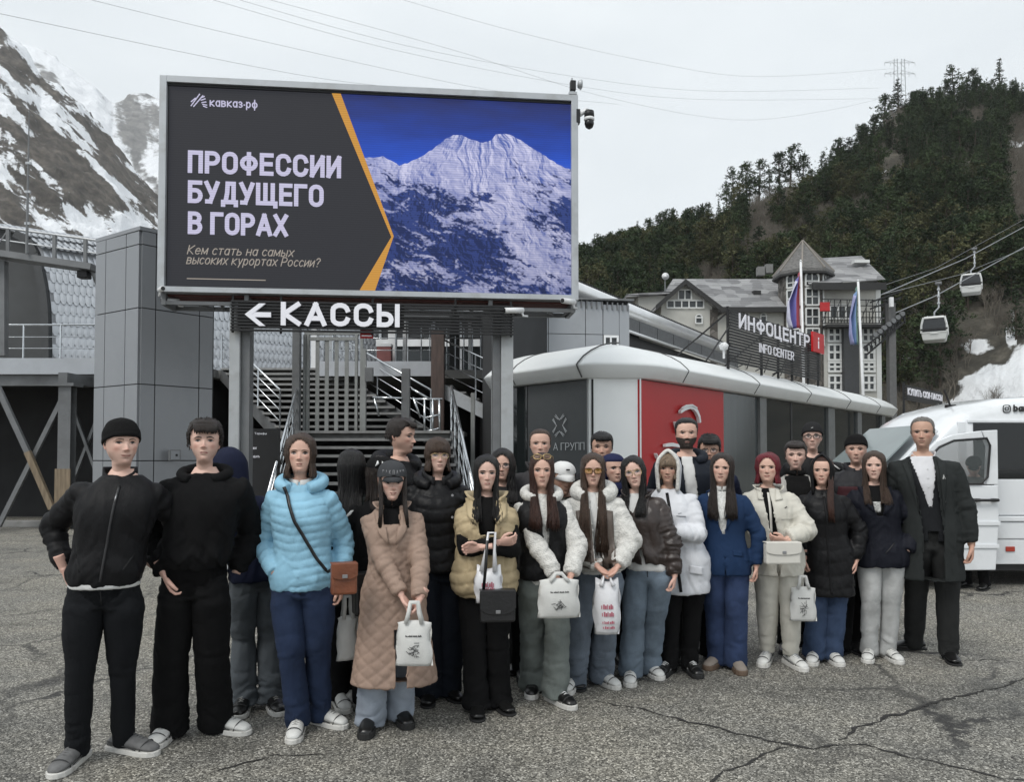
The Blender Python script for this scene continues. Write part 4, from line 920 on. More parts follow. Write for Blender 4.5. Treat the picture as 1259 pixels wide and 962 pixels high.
t = thing('thin_mast', 'thin metal mast rising above the walkway against the snowy mountain', 'mast', (P(33,300,15.7).x, 15.7, P(33,312,15.7).z))
hm = P(33,135,15.7).z-t.location.z
MB().tube([(0,0,0),(0,0, hm*.55),(0,0, hm)],[.03,.02,.008],8).build('pole', ALU_D, t)
for f in (.2,.42,.62): MB().box(-.05,.06,-.02,.02, hm*f, hm*f+.05).build('clamp', ALU, t)
MB().bar((0,0, hm*.55),(.15,0, hm*.52),.012).build('whip', ALU, t)
# dark notice board behind the left post
t = thing('notice_board', 'black notice board with white lines of small text behind the left sign post', 'sign', P(322,600,12.9)*1.0,.06)
t.location.z = 0
MB().box(-.29,.29,0,.04,.5,2.09).build('board', BLACK, t); MB().box(-.25,-.2,.041,.08,0,2).build('leg', ALU_D, t); MB().box(.2,.25,.041,.08,0,2).build('leg', ALU_D, t)
for body, z, w_ in (('Тарифы', 1.99,.2),('КА', 1.87,.06),('АБОНЕМЕНТ', 1.74,.17),('КАЛЕНДАРЬ', 1.6,.22)):
 text_fit('lettering', body, -.13 if z > 1.9 else -.26,(-.13 if z > 1.9 else -.26)+w_, z, .035, SIGNW, t, y=-.001, bold=.03, depth=.002)
# ================================================================ rear buildings right of the screen
TUBEM = mat('brushed_aluminium_eave', (.74,.75,.76),.3,.55, var=.06, vs=2)
ta, tb = P(711,359.5,20), Vector((0,0,0)); tb = P(893,432,31.07); dT = (tb-ta); dT.z = 0; ux = dT.normalized()
gr = thing('cable_car_station', 'long grey station wing with a round silver eave behind the white pavilion', 'building', (ta.x, ta.y, 0), math.atan2(ux.y, ux.x))
Lt = dT.length; zt_ = ta.z; nb = -4.0
MB().tube([(nb, 0, zt_),(Lt+1.2,0, zt_)],.25,20).build('round_eave', TUBEM, gr, True)
MB().box(nb, Lt+1.2,-.14,-.10, zt_-.62, zt_-.2).build('soffit_panel', mat('soffit_grey', (.13,.135,.14),.5,.4), gr)
for i in range(14):
 xx = nb+.5+i*1.45; MB().box(xx, xx+.025,-.146,-.141, zt_-.6, zt_-.22).build('panel_joint', BLACK, gr)
MB().tube([(nb, -.16, zt_-.64),(Lt+1.2,-.16, zt_-.64)],.05,8).build('gutter_pipe', TUBEM, gr, True)
MB().box(nb, Lt+1.2,.05,.3,0, zt_-.66).build('wall', mat('charcoal_wall', (.03,.031,.033),.7, var=.15, vs=1.5), gr)
MB().prism([(.1, zt_+.2),(5, zt_+.9),(5, zt_+.7),(.1, zt_+.05)], lambda y, z: (nb, y, z), lambda y, z: (Lt+1.2, y, z)).build('roof', ALU_D, gr)
sg = MB()
for i in range(120):
 xx = nb+i*(Lt+5)/120; sg.box(xx, xx+.05,.0,.06, zt_+.22, zt_+.34)
sg.box(nb, Lt+1.2,.0,.04, zt_+.2, zt_+.25); sg.build('snow_guard', BLACK, gr)
gb = thing('grey_annex', 'pale grey panelled annex with one window behind the white pavilion roof', 'building', (P(632,400,18.6).x, 18.6,0),.12)
wl = 143*19/FPX; ztop = P(632,372,18.6).z
GP = mat('pale_grey_panel', (.30,.315,.335),.45,.2, var=.05, vs=.8, dirt=(.24,.25,.26), dirt_scale=.7)
MB().box(-.6, wl, .06,3,0, ztop+.1).build('core', JOINT, gb)
xs = [-.6,.0,.85,1.78,2.22]; zz_ = [0,1.3,2.5,3.75,4.65, ztop+.08]
for i in range(4):
 for j in range(5):
  if i == 3 and False: continue
  MB().box(xs[i]+.008, xs[i+1]-.008,0,.05, zz_[j]+.008, zz_[j+1]-.008).build('panel', GP, gb)
MB().box(2.64, wl, 0,.05,0, ztop).build('panel', GP, gb); MB().box(2.23,2.63,0,.05,4.65, ztop).build('panel', GP, gb); MB().box(2.23,2.63,0,.05,0,3.7).build('panel', GP, gb)
w = MB().box(2.24,2.62,.03,.08,3.72,4.64).build('window', mat('annex_glass', (.03,.033,.036),.1, var=0), gb)
MB().box(2.24,2.29,-.01,.03,3.72,4.64).box(2.57,2.62,-.01,.03,3.72,4.64).box(2.29,2.57,-.01,.03,4.58,4.64).box(2.4,2.44,-.008,.029,3.78,4.58).box(2.29,2.57,-.01,.03,3.72,3.78).build('frame', WHITEP, w)
cr_ = MB()
for i in range(22): cr_.box(.1+i*.13,.13+i*.13,-.05,.05, ztop-.02-i*.006, ztop+.16-i*.006)
cr_.box(0, wl+.1,-.08,.1, ztop+.1, ztop+.14); cr_.build('eave_grille', ALU_D, gb)
# ================================================================ white pavilion
pav = thing('info_pavilion', 'low white pavilion with rounded roof edge, red panel and dark glass walls', 'building', (2,14,0))
WHITER = mat('white_composite_roof', (.78,.80,.80),.38,0, var=.04, vs=.8, dirt=(.68,.70,.70), dirt_scale=.7, coat=.1)
C0, C1_, C2_, C3 = Vector((-.42,15.42,0)), Vector((1.39,13.3,0)), Vector((2.29,13.4,0)), Vector((13.08,26.1,0))
C4 = Vector((11.5,28.2,0)); C5 = Vector((.2,16.9,0))
path = []
def arc3(a, b, c, k=5, f=.35):
 """rounded corner at b"""
 p = b+(a-b).normalized()*min(f, (a-b).length*.45); q = b+(c-b).normalized()*min(f, (c-b).length*.45)
 return [(p*(1-t) ** 2+b*2*t*(1-t)+q*t*t) for t in [i/k for i in range(k+1)]]
corners = [C5, C0, C1_, C2_, C3, C4]
for i in range(len(corners)):
 path += arc3(corners[i-1], corners[i], corners[(i+1) % len(corners)],5, {1: .4,2: .3,3: .45,4: .8}.get(i, .3))
prof_r = [(0.0,2.985),(.1,2.99),(.12,3.0),(.24,3.19),(.25,3.215),(.21,3.26),(.08,3.38),(-.12,3.50),(-.35,3.60),(-.6,3.67),(-.85,3.70)]
np_ = len(path); V = []; F = []
for i, p in enumerate(path):
 a, c = path[i-1], path[(i+1) % np_]; tdir = (c-a).normalized(); nrm = Vector((tdir.y, -tdir.x, 0))
 for o_, z in prof_r:
  V.append(p+nrm*o_-pav.location+Vector((0,0, z)))
k = len(prof_r)
for i in range(np_):
 for j in range(k-1): F.append((i*k+j, ((i+1) % np_)*k+j, ((i+1) % np_)*k+j+1, i*k+j+1))
F.append(tuple(i*k+k-1 for i in range(np_)))
F.append(tuple(i*k for i in range(np_))[::-1])
o = mesh_obj('roof', V, F, WHITER, pav, False)
for p_ in o.data.polygons: p_.use_smooth = len(p_.vertices) == 4
# seams over the roof edge
def seam(q, nrm, w_=.012):
 pts = [q+nrm*(o_+.004)+Vector((0,0, z+.003))-pav.location for o_, z in prof_r[2:11]]
 MB().tube(pts, w_, 5).build('seam', mat('dark_sealant', (.06,.06,.06),.7), pav)
dR = (C3-C2_).normalized(); nR = Vector((dR.y, -dR.x, 0)); dL = (C0-C1_).normalized(); nL = Vector((-dL.y, dL.x, 0))
LR = (C3-C2_).length
for s_ in (1.25,4.55,7.8,11.0,14.0): seam(C2_+dR*s_, nR)
seam(C1_+dL*.12, nL, .014); seam(C1_+dL*1.9, nL)
def wallbox(a, d, n_, s0, s1, z0, z1, inset, th, name, m, parent=None, bev=0):
 """box on a wall line a+d*s; n_ points outwards"""
 mb = MB(); q = [a+d*s0-n_*inset, a+d*s1-n_*inset, a+d*s1-n_*(inset+th), a+d*s0-n_*(inset+th)]
 loc = (parent or pav).location if parent is None else pav.location
 mb.prism([(p.x-pav.location.x, p.y-pav.location.y) for p in q], lambda x, y: (x, y, z0), lambda x, y: (x, y, z1))
 return mb.build(name, m, parent or pav, bevel=bev)
REDP = mat('red_wall_panel', lin((168,18,22)),.38, var=.04, vs=1.5, dirt=lin((150,17,20)), dirt_scale=.6)
GLASSD = mat('dark_shopfront_glass', (.018,.022,.023),.06, var=0, spec=.6)
GLASSI = mat('tinted_glass_panel', (.05,.058,.06),.12, var=.12, vs=1, stretch=(5,5,.3))
MUL = mat('grey_mullion', (.16,.165,.165),.5,.3)
GPAN = mat('slate_grey_panel', (.075,.08,.083),.5, var=.05)
def s_at(px, a, d):
 """distance along the wall where it is met by photograph column px"""
 k_ = (px-CX)/FPX; return (k_*a.y-a.x)/(d.x-k_*d.y)
# right wall
sr = s_at(787, C2_, dR); s1 = s_at(891, C2_, dR)
wallbox(C2_, dR, nR, sr+.02, s1,.12,2.97,.02,.06, 'red_panel', REDP)
ml = [891,(935,943),(1019,1027),(1055,1060),(1085,1089)]
prev = s1
for (a, b) in ml[1:]:
 sa, sb = s_at(a, C2_, dR), s_at(b, C2_, dR)
 wallbox(C2_, dR, nR, prev+.02, sa-.01,.12,2.97,.06,.03, 'glass_pane', GLASSI if a == 935 else GLASSD)
 wallbox(C2_, dR, nR, sa, sb, .1,2.97,-.0,.12, 'mullion', MUL); prev = sb
wallbox(C2_, dR, nR, prev+.02, LR-.1,.12,2.97,.06,.03, 'glass_pane', GLASSD)
wallbox(C2_, dR, nR, sr+.02, LR-.2,0,.115,-.02,.2, 'plinth', CONC)
wallbox(C2_, dR, nR, s_at(975, C2_, dR), s_at(977, C2_, dR),.12,2.97,.05,.02, 'glass_joint', BLACK)
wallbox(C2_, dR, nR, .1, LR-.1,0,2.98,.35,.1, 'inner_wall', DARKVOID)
# corner pillar, curved white
pc = []
pa = C1_+dL*.02; pb = C2_+dR*sr
pts_c = [pa-nL*.0]+arc3(C1_+dL*.5, C1_, C2_, 4,.12)+arc3(C1_, C2_, C2_+dR*sr, 5,.22) + [pb]
nseg = len(pts_c); V = []
for z in (0,2.99):
 for p in pts_c: V.append(p-pav.location+Vector((0,0, z)))
for z in (0,2.99):
 for p in pts_c: V.append(p-pav.location+Vector((-.0,.15, z)))
F = [(i, i+1, i+1+nseg, i+nseg) for i in range(nseg-1)] + [(i+3*nseg, i+1+3*nseg, i+1+2*nseg, i+2*nseg) for i in range(nseg-1)] + [(nseg-1,3*nseg-1,4*nseg-1,2*nseg-1),(0, nseg, 3*nseg, 2*nseg)]
mesh_obj('corner_pillar', V, F, WHITER, pav, True)
# left wall
s_a, s_b, s_c = s_at(727, C1_, dL), s_at(648, C1_, dL), s_at(632, C1_, dL)
wallbox(C1_, dL, nL, .04, s_a-.02,.1,2.97,.03,.05, 'dark_frame', mat('dark_panel', (.035,.037,.039),.5), pav)
wallbox(C1_, dL, nL, s_a, s_b, .1,2.97,.02,.06, 'logo_panel', GPAN)
wallbox(C1_, dL, nL, s_b+.02,2.7,.1,2.97,.07,.03, 'glass_pane', GLASSD)
for ss in (s_a-.012, s_b+.0): wallbox(C1_, dL, nL, ss, ss+.018,.1,2.97,.012,.05, 'trim', BLACK)
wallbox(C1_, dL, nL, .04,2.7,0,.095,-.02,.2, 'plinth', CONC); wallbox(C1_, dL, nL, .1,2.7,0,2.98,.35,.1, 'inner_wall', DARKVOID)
# logo on the grey panel
lo = thing('wall_logo', 'thin white eight point outline emblem and Cyrillic company name on the grey panel', 'sign', C1_+nL*.0, math.atan2(-dL.y, -dL.x))
nl = Vector((math.sin(lo.rotation_euler.z),-math.cos(lo.rotation_euler.z),0)); ul = Vector((math.cos(lo.rotation_euler.z), math.sin(lo.rotation_euler.z),0))
def LL(px, py): q = on_plane(px, py, C1_, nl)-C1_; return q.dot(ul), q.z
WL = mat('white_vinyl', (.62,.64,.65),.4, var=0)
cxl, czl = LL(688.5,523.5); rx = (LL(698,523)[0]-LL(679,523)[0])/2; mb = MB()
for i in range(4):
 a = math.pi/2*i
 for s in (1,-1):
  a0 = a+math.pi/4
  p0 = (cxl+rx*.38*math.cos(a),-.014, czl+rx*.5*math.sin(a)); p1 = (cxl+rx*1.05*math.cos(a+s*.5),-.014, czl+rx*1.15*math.sin(a+s*.5))
  mb.bar(p0, p1,.006,.009)
  p2 = (cxl+rx*1.02*math.cos(a0+s*.14),-.014, czl+rx*1.1*math.sin(a0+s*.14)); p3 = (cxl+rx*.55*math.cos(a0+s*.45),-.014, czl+rx*.6*math.sin(a0+s*.45)); mb.bar(p2, p3,.006,.009)
mb.build('emblem', WL, lo)
xa, za = LL(681,554); xb, _ = LL(719,553); text_fit('lettering', 'А ГРУПП', xa, xb, za, LL(681,545)[1]-za, WL, lo, y=-.01, bold=-.03, depth=.006)
# red panel emblem
re_ = thing('wall_emblem', 'curved white raised emblem on the red wall panel above the bearded man', 'sign', C2_, math.atan2(dR.y, dR.x))
nr = nR.copy(); ur = dR.copy()
def LRr(px, py): q = on_plane(px, py, C2_, nr)-C2_; return q.dot(ur), q.z
def ribbon(pts, wid, nm, m, y0=-.06, y1=.0):
 mb = MB(); q = [LRr(*p) for p in pts]; V = []; n = len(q)
 for i, (x, z) in enumerate(q):
  a, b = q[max(0, i-1)], q[min(n-1, i+1)]; d = Vector((b[0]-a[0], b[1]-a[1])).normalized(); w_ = wid[i]/2
  for s in (1,-1):
   for y in (y0, y1): V.append((x-d.y*w_*s, y, z+d.x*w_*s))
 F = []
 for i in range(n-1):
  a, b = i*4, i*4+4; F += [(a, a+2, b+2, b),(a+1, b+1, b+3, a+3),(a, b, b+1, a+1),(a+2, a+3, b+3, b+2)]
 F += [(0,1,3,2),(4*n-4,4*n-2,4*n-1,4*n-3)]
 mb.add(V, F); return mb.build(nm, m, re_)
ribbon([(834,507),(839,503),(845,500.5),(850,501.5),(854,506),(857,513),(858,520)],[.05,.07,.08,.08,.08,.07,.06], 'arch', WHITEP)
ribbon([(834,502),(840,499),(847,498.5),(853,502)],[.02,.03,.03,.02], 'arch_ridge', WHITEP, -.08,-.061)  # thin raised white strip along the top of the arch
ribbon([(828,519),(830,526),(833,532)],[.02,.05,.05], 'lower_stroke', WHITEP); ribbon([(815,548),(824,547),(834,549)],[.05,.07,.05], 'lower_stroke', WHITEP)
ribbon([(804,558),(806,563),(810,567)],[.015,.03,.03], 'lower_stroke', WHITEP)
# ================================================================ slatted info sign on the roof
i0, i1 = P(897,445,16.3), P(1004,467,20.1)
isg = thing('info_centre_sign', 'black slatted sign with white Cyrillic and English lettering and red i on the pavilion roof', 'sign', (i0.x, i0.y, 0), math.atan2(i1.y-i0.y, i1.x-i0.x))
ni = Vector((math.sin(isg.rotation_euler.z),-math.cos(isg.rotation_euler.z),0)); ui = Vector((math.cos(isg.rotation_euler.z), math.sin(isg.rotation_euler.z),0)); Oi = Vector((i0.x, i0.y, 0))
def LI(px, py): q = on_plane(px, py, Oi, ni)-Oi; return q.dot(ui), q.z
ix1 = LI(1008,440)[0]; iz0 = (LI(897,445.5)[1]+LI(1003,467)[1])/2; iz1 = LI(896,379)[1]
ns = 18; me_s = None
for i in range(ns):
 if me_s is None: o = MB().box(0, ix1,-.02,.02,0,(iz1-iz0)/ns*.66).build('slat', BLACK, isg); me_s = o.data
 else: o = link(bpy.data.objects.new('slat', me_s), isg)
 o.location.z = iz0+i*(iz1-iz0)/ns
for x in (.0, ix1*.32, ix1*.5, ix1*.66, ix1*.86, ix1-.04): MB().box(x, x+.045,.022,.07,3.5, iz1+(.02 if x else .05)).build('upright', BLACK, isg)
xa, za = LI(907,398); xb, zb = LI(993,428)
za = (LI(907,405)[1]+LI(994,427.5)[1])/2; ch = LI(907,386.5)[1]-LI(907,405)[1]
text_fit('lettering', 'ИНФОЦЕНТР', LI(907,400)[0], LI(993.5,420)[0], za, ch, SIGNW, isg, y=-.024, bold=.07, depth=.02)
za2 = (LI(932,434)[1]+LI(974,443)[1])/2; text_fit('lettering', 'INFO CENTER', LI(932,430)[0], LI(974.5,440)[0], za2, LI(932,423)[1]-LI(932,434.3)[1], SIGNW, isg, y=-.024, bold=.02, depth=.015)
xa, xb = LI(995,420)[0], LI(1008.5,420)[0]; za, zb = LI(1001,434)[1], LI(1001,410)[1]
MB().box(xa, xb, -.1,-.045, za, zb).build('red_plate', mat('red_sign_panel', lin((190,24,30)),.4, var=0), isg)
text_fit('lettering', 'i', (xa+xb)/2-.055,(xa+xb)/2+.055, za+.1,(zb-za)*.62, SIGNW, isg, y=-.102, bold=.07, depth=.01)
st = MB()
for x in (0, ix1*.45, ix1): st.bar((x, .06, iz1-.1),(x-.1,1.6,3.62),.03)
st.build('stay', BLACK, isg)
MB().bar((.02,-.02, iz1-.35),(-1.25,-.1,3.55),.025).build('stay', BLACK, isg)
fr = MB()
for i in range(8): fr.bar((ix1*(.15+i*.09),.2,3.62),(ix1*(.2+i*.09),.2,4.0 if i % 2 else 3.7),.02)
fr.bar((ix1*.15,.2,4.0),(ix1*.85,.2,4.0),.02); fr.build('base_truss', BLACK, isg)
t = thing('roof_floodlight', 'small white floodlight on the pavilion roof at the left foot of the info sign', 'lamp', P(890,434,16.0),.4)
MB().lathe([(.001,0),(.08,.01),(.1,.1),(.04,.16)],(0,0,.06),14).build('lamp_head', WHITEP, t, True); MB().tube([(0,0,-.12),(0,0,.08)],.025,8).build('stand', WHITEP, t)
# ski pass sign
q0, q1 = P(1113,492,24), P(1158,494,27.0)
ss = thing('ski_pass_sign', 'small black slatted sign with white Cyrillic lettering above the minibus roof', 'sign', (q0.x, q0.y, 0), math.atan2(q1.y-q0.y, q1.x-q0.x))
wl_ = math.hypot(q1.x-q0.x, q1.y-q0.y); zs0, zs1 = P(1113,492,24).z, P(1113,472,24).z; me_s = None
for i in range(6):
 zz = zs0+i*(zs1-zs0)/6
 if me_s is None: o = MB().box(0, wl_, -.02,.02,0,.05).build('slat', BLACK, ss); me_s = o.data
 else: o = link(bpy.data.objects.new('slat', me_s), ss)
 o.location.z = zz
MB().box(0,.05,.021,.08,0, zs1+.05).build('upright', BLACK, ss); MB().box(wl_-.05, wl_, .021,.08,0, zs1).build('upright', BLACK, ss)
MB().box(.1, wl_-.05,-.028,-.0205, zs0+.06, zs1-.04).build('backing_sheet', BLACK, ss)
text_fit('lettering', 'КУПИТЬ СКИ-ПАССЫ', .15, wl_-.1, zs0+.17,.22, SIGNW, ss, y=-.029, bold=.06, depth=.02)
# ================================================================ hotel
HY = 60.0
ho = thing('turret_hotel', 'stone and cream hotel with pointed turret, shingle roofs and white windows', 'building', (22, HY, 0))
def HP(px, py, Y=HY): q = P(px, py, Y); return q.x-22, q.z
CREAM = mat('cream_render', (.42,.415,.385),.85, var=.12, vs=.8, dirt=(.24,.235,.22), dirt_scale=.4)
m_, n_, b_ = node_mat('rubble_stone', .9); l_ = n_.links.new
tc_ = N(n_, 'ShaderNodeTexCoord'); v_ = N(n_, 'ShaderNodeTexVoronoi', Scale=2.2); l_(tc_.outputs['Object'], v_.inputs['Vector'])
v2_ = N(n_, 'ShaderNodeTexVoronoi', feature='DISTANCE_TO_EDGE', Scale=2.2); l_(tc_.outputs['Object'], v2_.inputs['Vector'])
c_ = ramp(n_, v_.outputs['Color'],[(.1,(.045,.04,.036)),(.5,(.10,.09,.08)),(.9,(.19,.175,.16))]); e_ = ramp(n_, v2_.outputs['Distance'],[(0,.35),(.08,1)])
mx_ = N(n_, 'ShaderNodeMixRGB', blend_type='MULTIPLY'); mx_.inputs[0].default_value = 1; l_(c_, mx_.inputs[1]); l_(e_, mx_.inputs[2]); l_(mx_.outputs[0], b_.inputs['Base Color'])
STONE = m_
def shingle_mat(name, ca, cb):
 m, n, b = node_mat(name, .6); l = n.links.new; tc = N(n, 'ShaderNodeTexCoord'); mp = N(n, 'ShaderNodeMapping'); mp.inputs['Scale'].default_value = (1,1.4,1.4); l(tc.outputs['Object'], mp.inputs[0])
 v = N(n, 'ShaderNodeTexVoronoi', Scale=1.1, Randomness=.5); l(mp.outputs[0], v.inputs['Vector']); l(ramp(n, v.outputs['Color'],[(.2, ca),(.8, cb)]), b.inputs['Base Color'])
 w_ = N(n, 'ShaderNodeTexWave', bands_direction='Z', Scale=1.3, Distortion=.5); l(tc.outputs['Object'], w_.inputs['Vector']); bp = N(n, 'ShaderNodeBump', Strength=.8, Distance=.15); l(w_.outputs[0], bp.inputs['Height']); l(bp.outputs[0], b.inputs['Normal'])
 return m
HROOF = shingle_mat('patterned_roof_shingle', (.13,.13,.135),(.30,.30,.305)); TROOF = mat('turret_shingle', (.125,.122,.118),.8, var=.35, vs=5, stretch=(1,1,2))
HGL = mat('hotel_glass', (.035,.04,.043),.12, var=0); TRIMD = mat('dark_roof_trim', (.02,.02,.02),.7)
WFR = mat('white_window_frame', (.6,.61,.6),.5, var=.03)
def hwin(x0, x1, z0, z1, y, cols=2, rows=2, arch=False, fw=.09):
 """window on a wall facing the camera at depth y (relative)"""
 w_ = MB().box(x0, x1, y-.02, y+.1, z0, z1).build('window', HGL, ho); f = MB()
 for i in range(cols+1):
  x = x0+(x1-x0)*i/cols; f.box(x-fw/2, x+fw/2, y-.1, y-.021, z0, z1)
 for j in range(rows+1):
  z = z0+(z1-z0)*j/rows; f.box(x0-fw/2, x1+fw/2, y-.12, y-.101, z-fw/2, z+fw/2)
 if arch:
  k = 6; r_ = (x1-x0)/2; cx = (x0+x1)/2
  w2 = MB(); w2.xz([(cx+r_*math.cos(math.pi*i/k), z1+r_*math.sin(math.pi*i/k)) for i in range(k+1)], y-.02, y+.1); w2.build('arch_pane', HGL, w_)
  for i in range(k): f.bar((cx+r_*math.cos(math.pi*i/k), y-.07, z1+r_*math.sin(math.pi*i/k)),(cx+r_*math.cos(math.pi*(i+1)/k), y-.07, z1+r_*math.sin(math.pi*(i+1)/k)), fw, fw)
 f.build('frame', WFR, w_)
# main long wing
x0, ze = HP(866,378); x1, _ = HP(1010,372); _, zr = HP(900,345)
MB().box(x0-3, x1,0,9,0, ze).build('wall', CREAM, ho)
rr = MB(); zr = HP(900,343, HY+4.5)[1]
rr.add([(x0-4,-.6, ze-.15),(x1,-.6, ze-.15),(x1,4.5, zr),(x0-1.5,4.5, zr),(x0-4,9.6, ze-.15),(x1,9.6, ze-.15)],[(0,1,2,3),(3,2,5,4)]); rr.build('roof', HROOF, ho, fix=False)
MB().box(x0-3, x1,-.65,-.5, ze-.5, ze-.1).build('gutter', TRIMD, ho)
for px, py in ((930,361),(935,335),(945,332)):
 q = HP(px, py, HY+(1.8 if py > 350 else 5)); o = MB().box(-.3,.3,-.25,.25,-.3,.2 if py > 350 else .45).build('roof_window' if py > 350 else 'chimney', TRIMD if py > 350 else CONC, ho); o.location = (q[0],1.8 if py > 350 else 5, q[1])
hwin(*[HP(915,400)[0], HP(921,400)[0]], HP(0,398)[1], HP(0,388)[1],-.0,1,1, True); hwin(HP(935,400)[0], HP(942,400)[0], HP(0,398)[1], HP(0,389)[1],0,1,1, True)
# gable wing
gx0, gz0 = HP(808,373,56); gx1, _ = HP(884,378,56); gpk = HP(841,347,56)
gy = -4.0
MB().xz([(gx0+.3,0),(gx1-.5,0),(gx1-.5, gz0),(gpk[0], gpk[1]-.1),(gx0+.3, gz0)], gy, 4).build('gable_wall', CREAM, ho)
for a, b in (((gx0-.2, gz0-.25),(gpk[0], gpk[1]+.1)),((gpk[0], gpk[1]+.1),(gx1+.2, gz0-.45))):
 MB().prism([a, b, (b[0], b[1]-.35),(a[0], a[1]-.35)], lambda x, z: (x, gy-.5, z), lambda x, z: (x, 5, z+0)).build('gable_roof', HROOF, ho)
 MB().prism([a, b, (b[0], b[1]-.4),(a[0], a[1]-.4)], lambda x, z: (x, gy-.6, z), lambda x, z: (x, gy-.51, z)).build('barge_board', TRIMD, ho)
hwin(HP(820,400,56)[0], HP(865,400,56)[0], HP(0,379,56)[1], HP(0,370,56)[1], gy, 5,1); hwin(HP(834,400,56)[0], HP(850,400,56)[0], HP(0,369,56)[1], HP(0,357,56)[1], gy, 2,1)
hwin(HP(855,400,56)[0], HP(863,400,56)[0], HP(0,398,56)[1], HP(0,391,56)[1], gy, 1,1, True)
MB().box(HP(873,400,56)[0], HP(882,400,56)[0], gy-.1, gy-.003,0, HP(0,381,56)[1]).build('stone_pier', STONE, ho)
# small side roof
q = HP(806,352,58); MB().box(q[0]-1, q[0]+2.2,0,4, q[1]-3, q[1]-.3).build('side_wing', CREAM, ho)
MB().prism([(q[0]-2, q[1]-.3),(q[0]+3, q[1]+.1),(q[0]+3, q[1]-.1),(q[0]-2, q[1]-.5)], lambda x, z: (x, -.5, z), lambda x, z: (x, 4.5, z)).build('side_roof', HROOF, ho)
# turret
tcx = HP(988,400,60.5)[0]; tr = 1.88; zt_e = HP(0,326,58)[1]; zpk = HP(0,294,60)[1]
def octo(r_, z, ph=math.pi/8): return [(tcx+r_*math.cos(ph+i*math.pi/4),.5+r_*math.sin(ph+i*math.pi/4), z) for i in range(8)]
MB().add(octo(tr, 0)+octo(tr, zt_e),[(i, (i+1) % 8,(i+1) % 8+8, i+8) for i in range(8)]).build('turret_wall', STONE, ho)
MB().add(octo(tr+.42, zt_e-.35)+octo(tr+.42, zt_e-.1) + [(tcx, .5, zpk)],[(i, (i+1) % 8,(i+1) % 8+8, i+8) for i in range(8)] + [(8+i, 8+(i+1) % 8,16) for i in range(8)] + [tuple(range(8))[::-1]]).build('turret_roof', TROOF, ho)
MB().add(octo(tr+.47, zt_e-.5)+octo(tr+.47, zt_e-.34),[(i, (i+1) % 8,(i+1) % 8+8, i+8) for i in range(8)] + [tuple(range(8))[::-1]]).build('turret_eave', TRIMD, ho)
rb = MB()
for i in range(8): a = octo(tr+.43, zt_e-.08)[i]; rb.bar(a, (tcx, .5, zpk+.05),.12,.1)
rb.build('hip_ridge', mat('ridge_cap', (.2,.18,.16),.7), ho)
# turret windows on three faces
for fi, ang in enumerate((-math.pi/2-math.pi/4,-math.pi/2,-math.pi/2+math.pi/4)):
 ap = tr*math.cos(math.pi/8); c = Vector((tcx+ap*math.cos(ang),.5+ap*math.sin(ang),0)); tn_ = Vector((-math.sin(ang), math.cos(ang),0)); on = Vector((math.cos(ang), math.sin(ang),0))
 for (pa_, pb_, ar_) in ((349,337, True),(373,352, False),(398,377, False),(423,402, False)):
  z0w, z1w = HP(0, pa_, 58)[1], HP(0, pb_, 58)[1]; w2 = .5
  wm = MB(); pts = [c+tn_*(-w2)+Vector((0,0, z0w)), c+tn_*w2+Vector((0,0, z0w)), c+tn_*w2+Vector((0,0, z1w)), c-tn_*w2+Vector((0,0, z1w))]
  if ar_: pts = pts[:2] + [c+tn_*w2+Vector((0,0, z1w)), c+tn_*w2*.7+Vector((0,0, z1w+.35)), c+Vector((0,0, z1w+.5)), c-tn_*w2*.7+Vector((0,0, z1w+.35)), c-tn_*w2+Vector((0,0, z1w))]
  k = len(pts); wm.add([p+on*.03 for p in pts] + [p-on*.1 for p in pts],[tuple(range(k))] + [(i, (i+1) % k, (i+1) % k+k, i+k) for i in range(k)]); wo = wm.build('window', HGL, ho)
  f = MB()
  for i in range(k): f.bar(pts[i]+on*.07, pts[(i+1) % k]+on*.07,.1,.12)
  f.bar(c+on*.07+Vector((0,0, z0w)), c+on*.07+Vector((0,0, z1w+(.5 if ar_ else 0))),.07); f.bar((pts[0]+(pts[-1]-pts[0])*.5)+on*.07,(pts[1]+(pts[2]-pts[1])*.5)+on*.07,.07)
  f.build('frame', WFR, wo)
# right wing
rx0, _ = HP(1010,400,59); rx1, rze = HP(1082,348,59); rzr = HP(0,318,63)[1]
MB().box(rx0, rx1,-1,9,0, rze).build('wall', CREAM, ho)
MB().xz([(rx1, rze)]*0 + [(rx1-.02,0),(rx1-.02,1)] + [(rx1-.03,.5)],0,.01)
MB().add([(rx0-1.2,-1.7, rze-.25),(rx1+.1,-1.7, rze+.1),(rx1+.7,3.6, rzr+.4),(rx0-1.2,3.6, rzr)],[(0,1,2,3)]).build('roof', HROOF, ho, fix=False)
MB().add([(rx1,-1, rze-.1),(rx1,9, rze-.1),(rx1+.3,3.6, rzr+.2)],[(0,1,2)]).build('end_gable', CREAM, ho)
MB().box(rx0-1, rx1+.1,-1.8,-1.69, rze-.7, rze-.15).build('gutter', TRIMD, ho)
MB().box(rx1-.35, rx1+.02,-1.03,-.999,0, rze-.1).build('quoin_strip', WFR, ho)
q = HP(1056,325,61.5); o = MB().box(-.6,.6,-.3,.3,-.12,.12).build('roof_window', WFR, ho); o.location = (q[0],1.2, q[1]+.1)
for px0_, px1_ in ((1018,1033),(1060,1074)):
 for (a, b) in ((420,404),(443,424),(457,446),(480,462)):
  hwin(HP(px0_, 400,59)[0], HP(px1_, 400,59)[0], HP(0, a, 59)[1], HP(0, b, 59)[1],-1.0,2,2, fw=.16)
MB().box(HP(1037,400,58.5)[0], HP(1055,400,58.5)[0],-1.6,-1.003,0, HP(0,400,58.5)[1]).build('stair_tower', mat('slate_panel_dark', (.04,.042,.045),.5), ho)
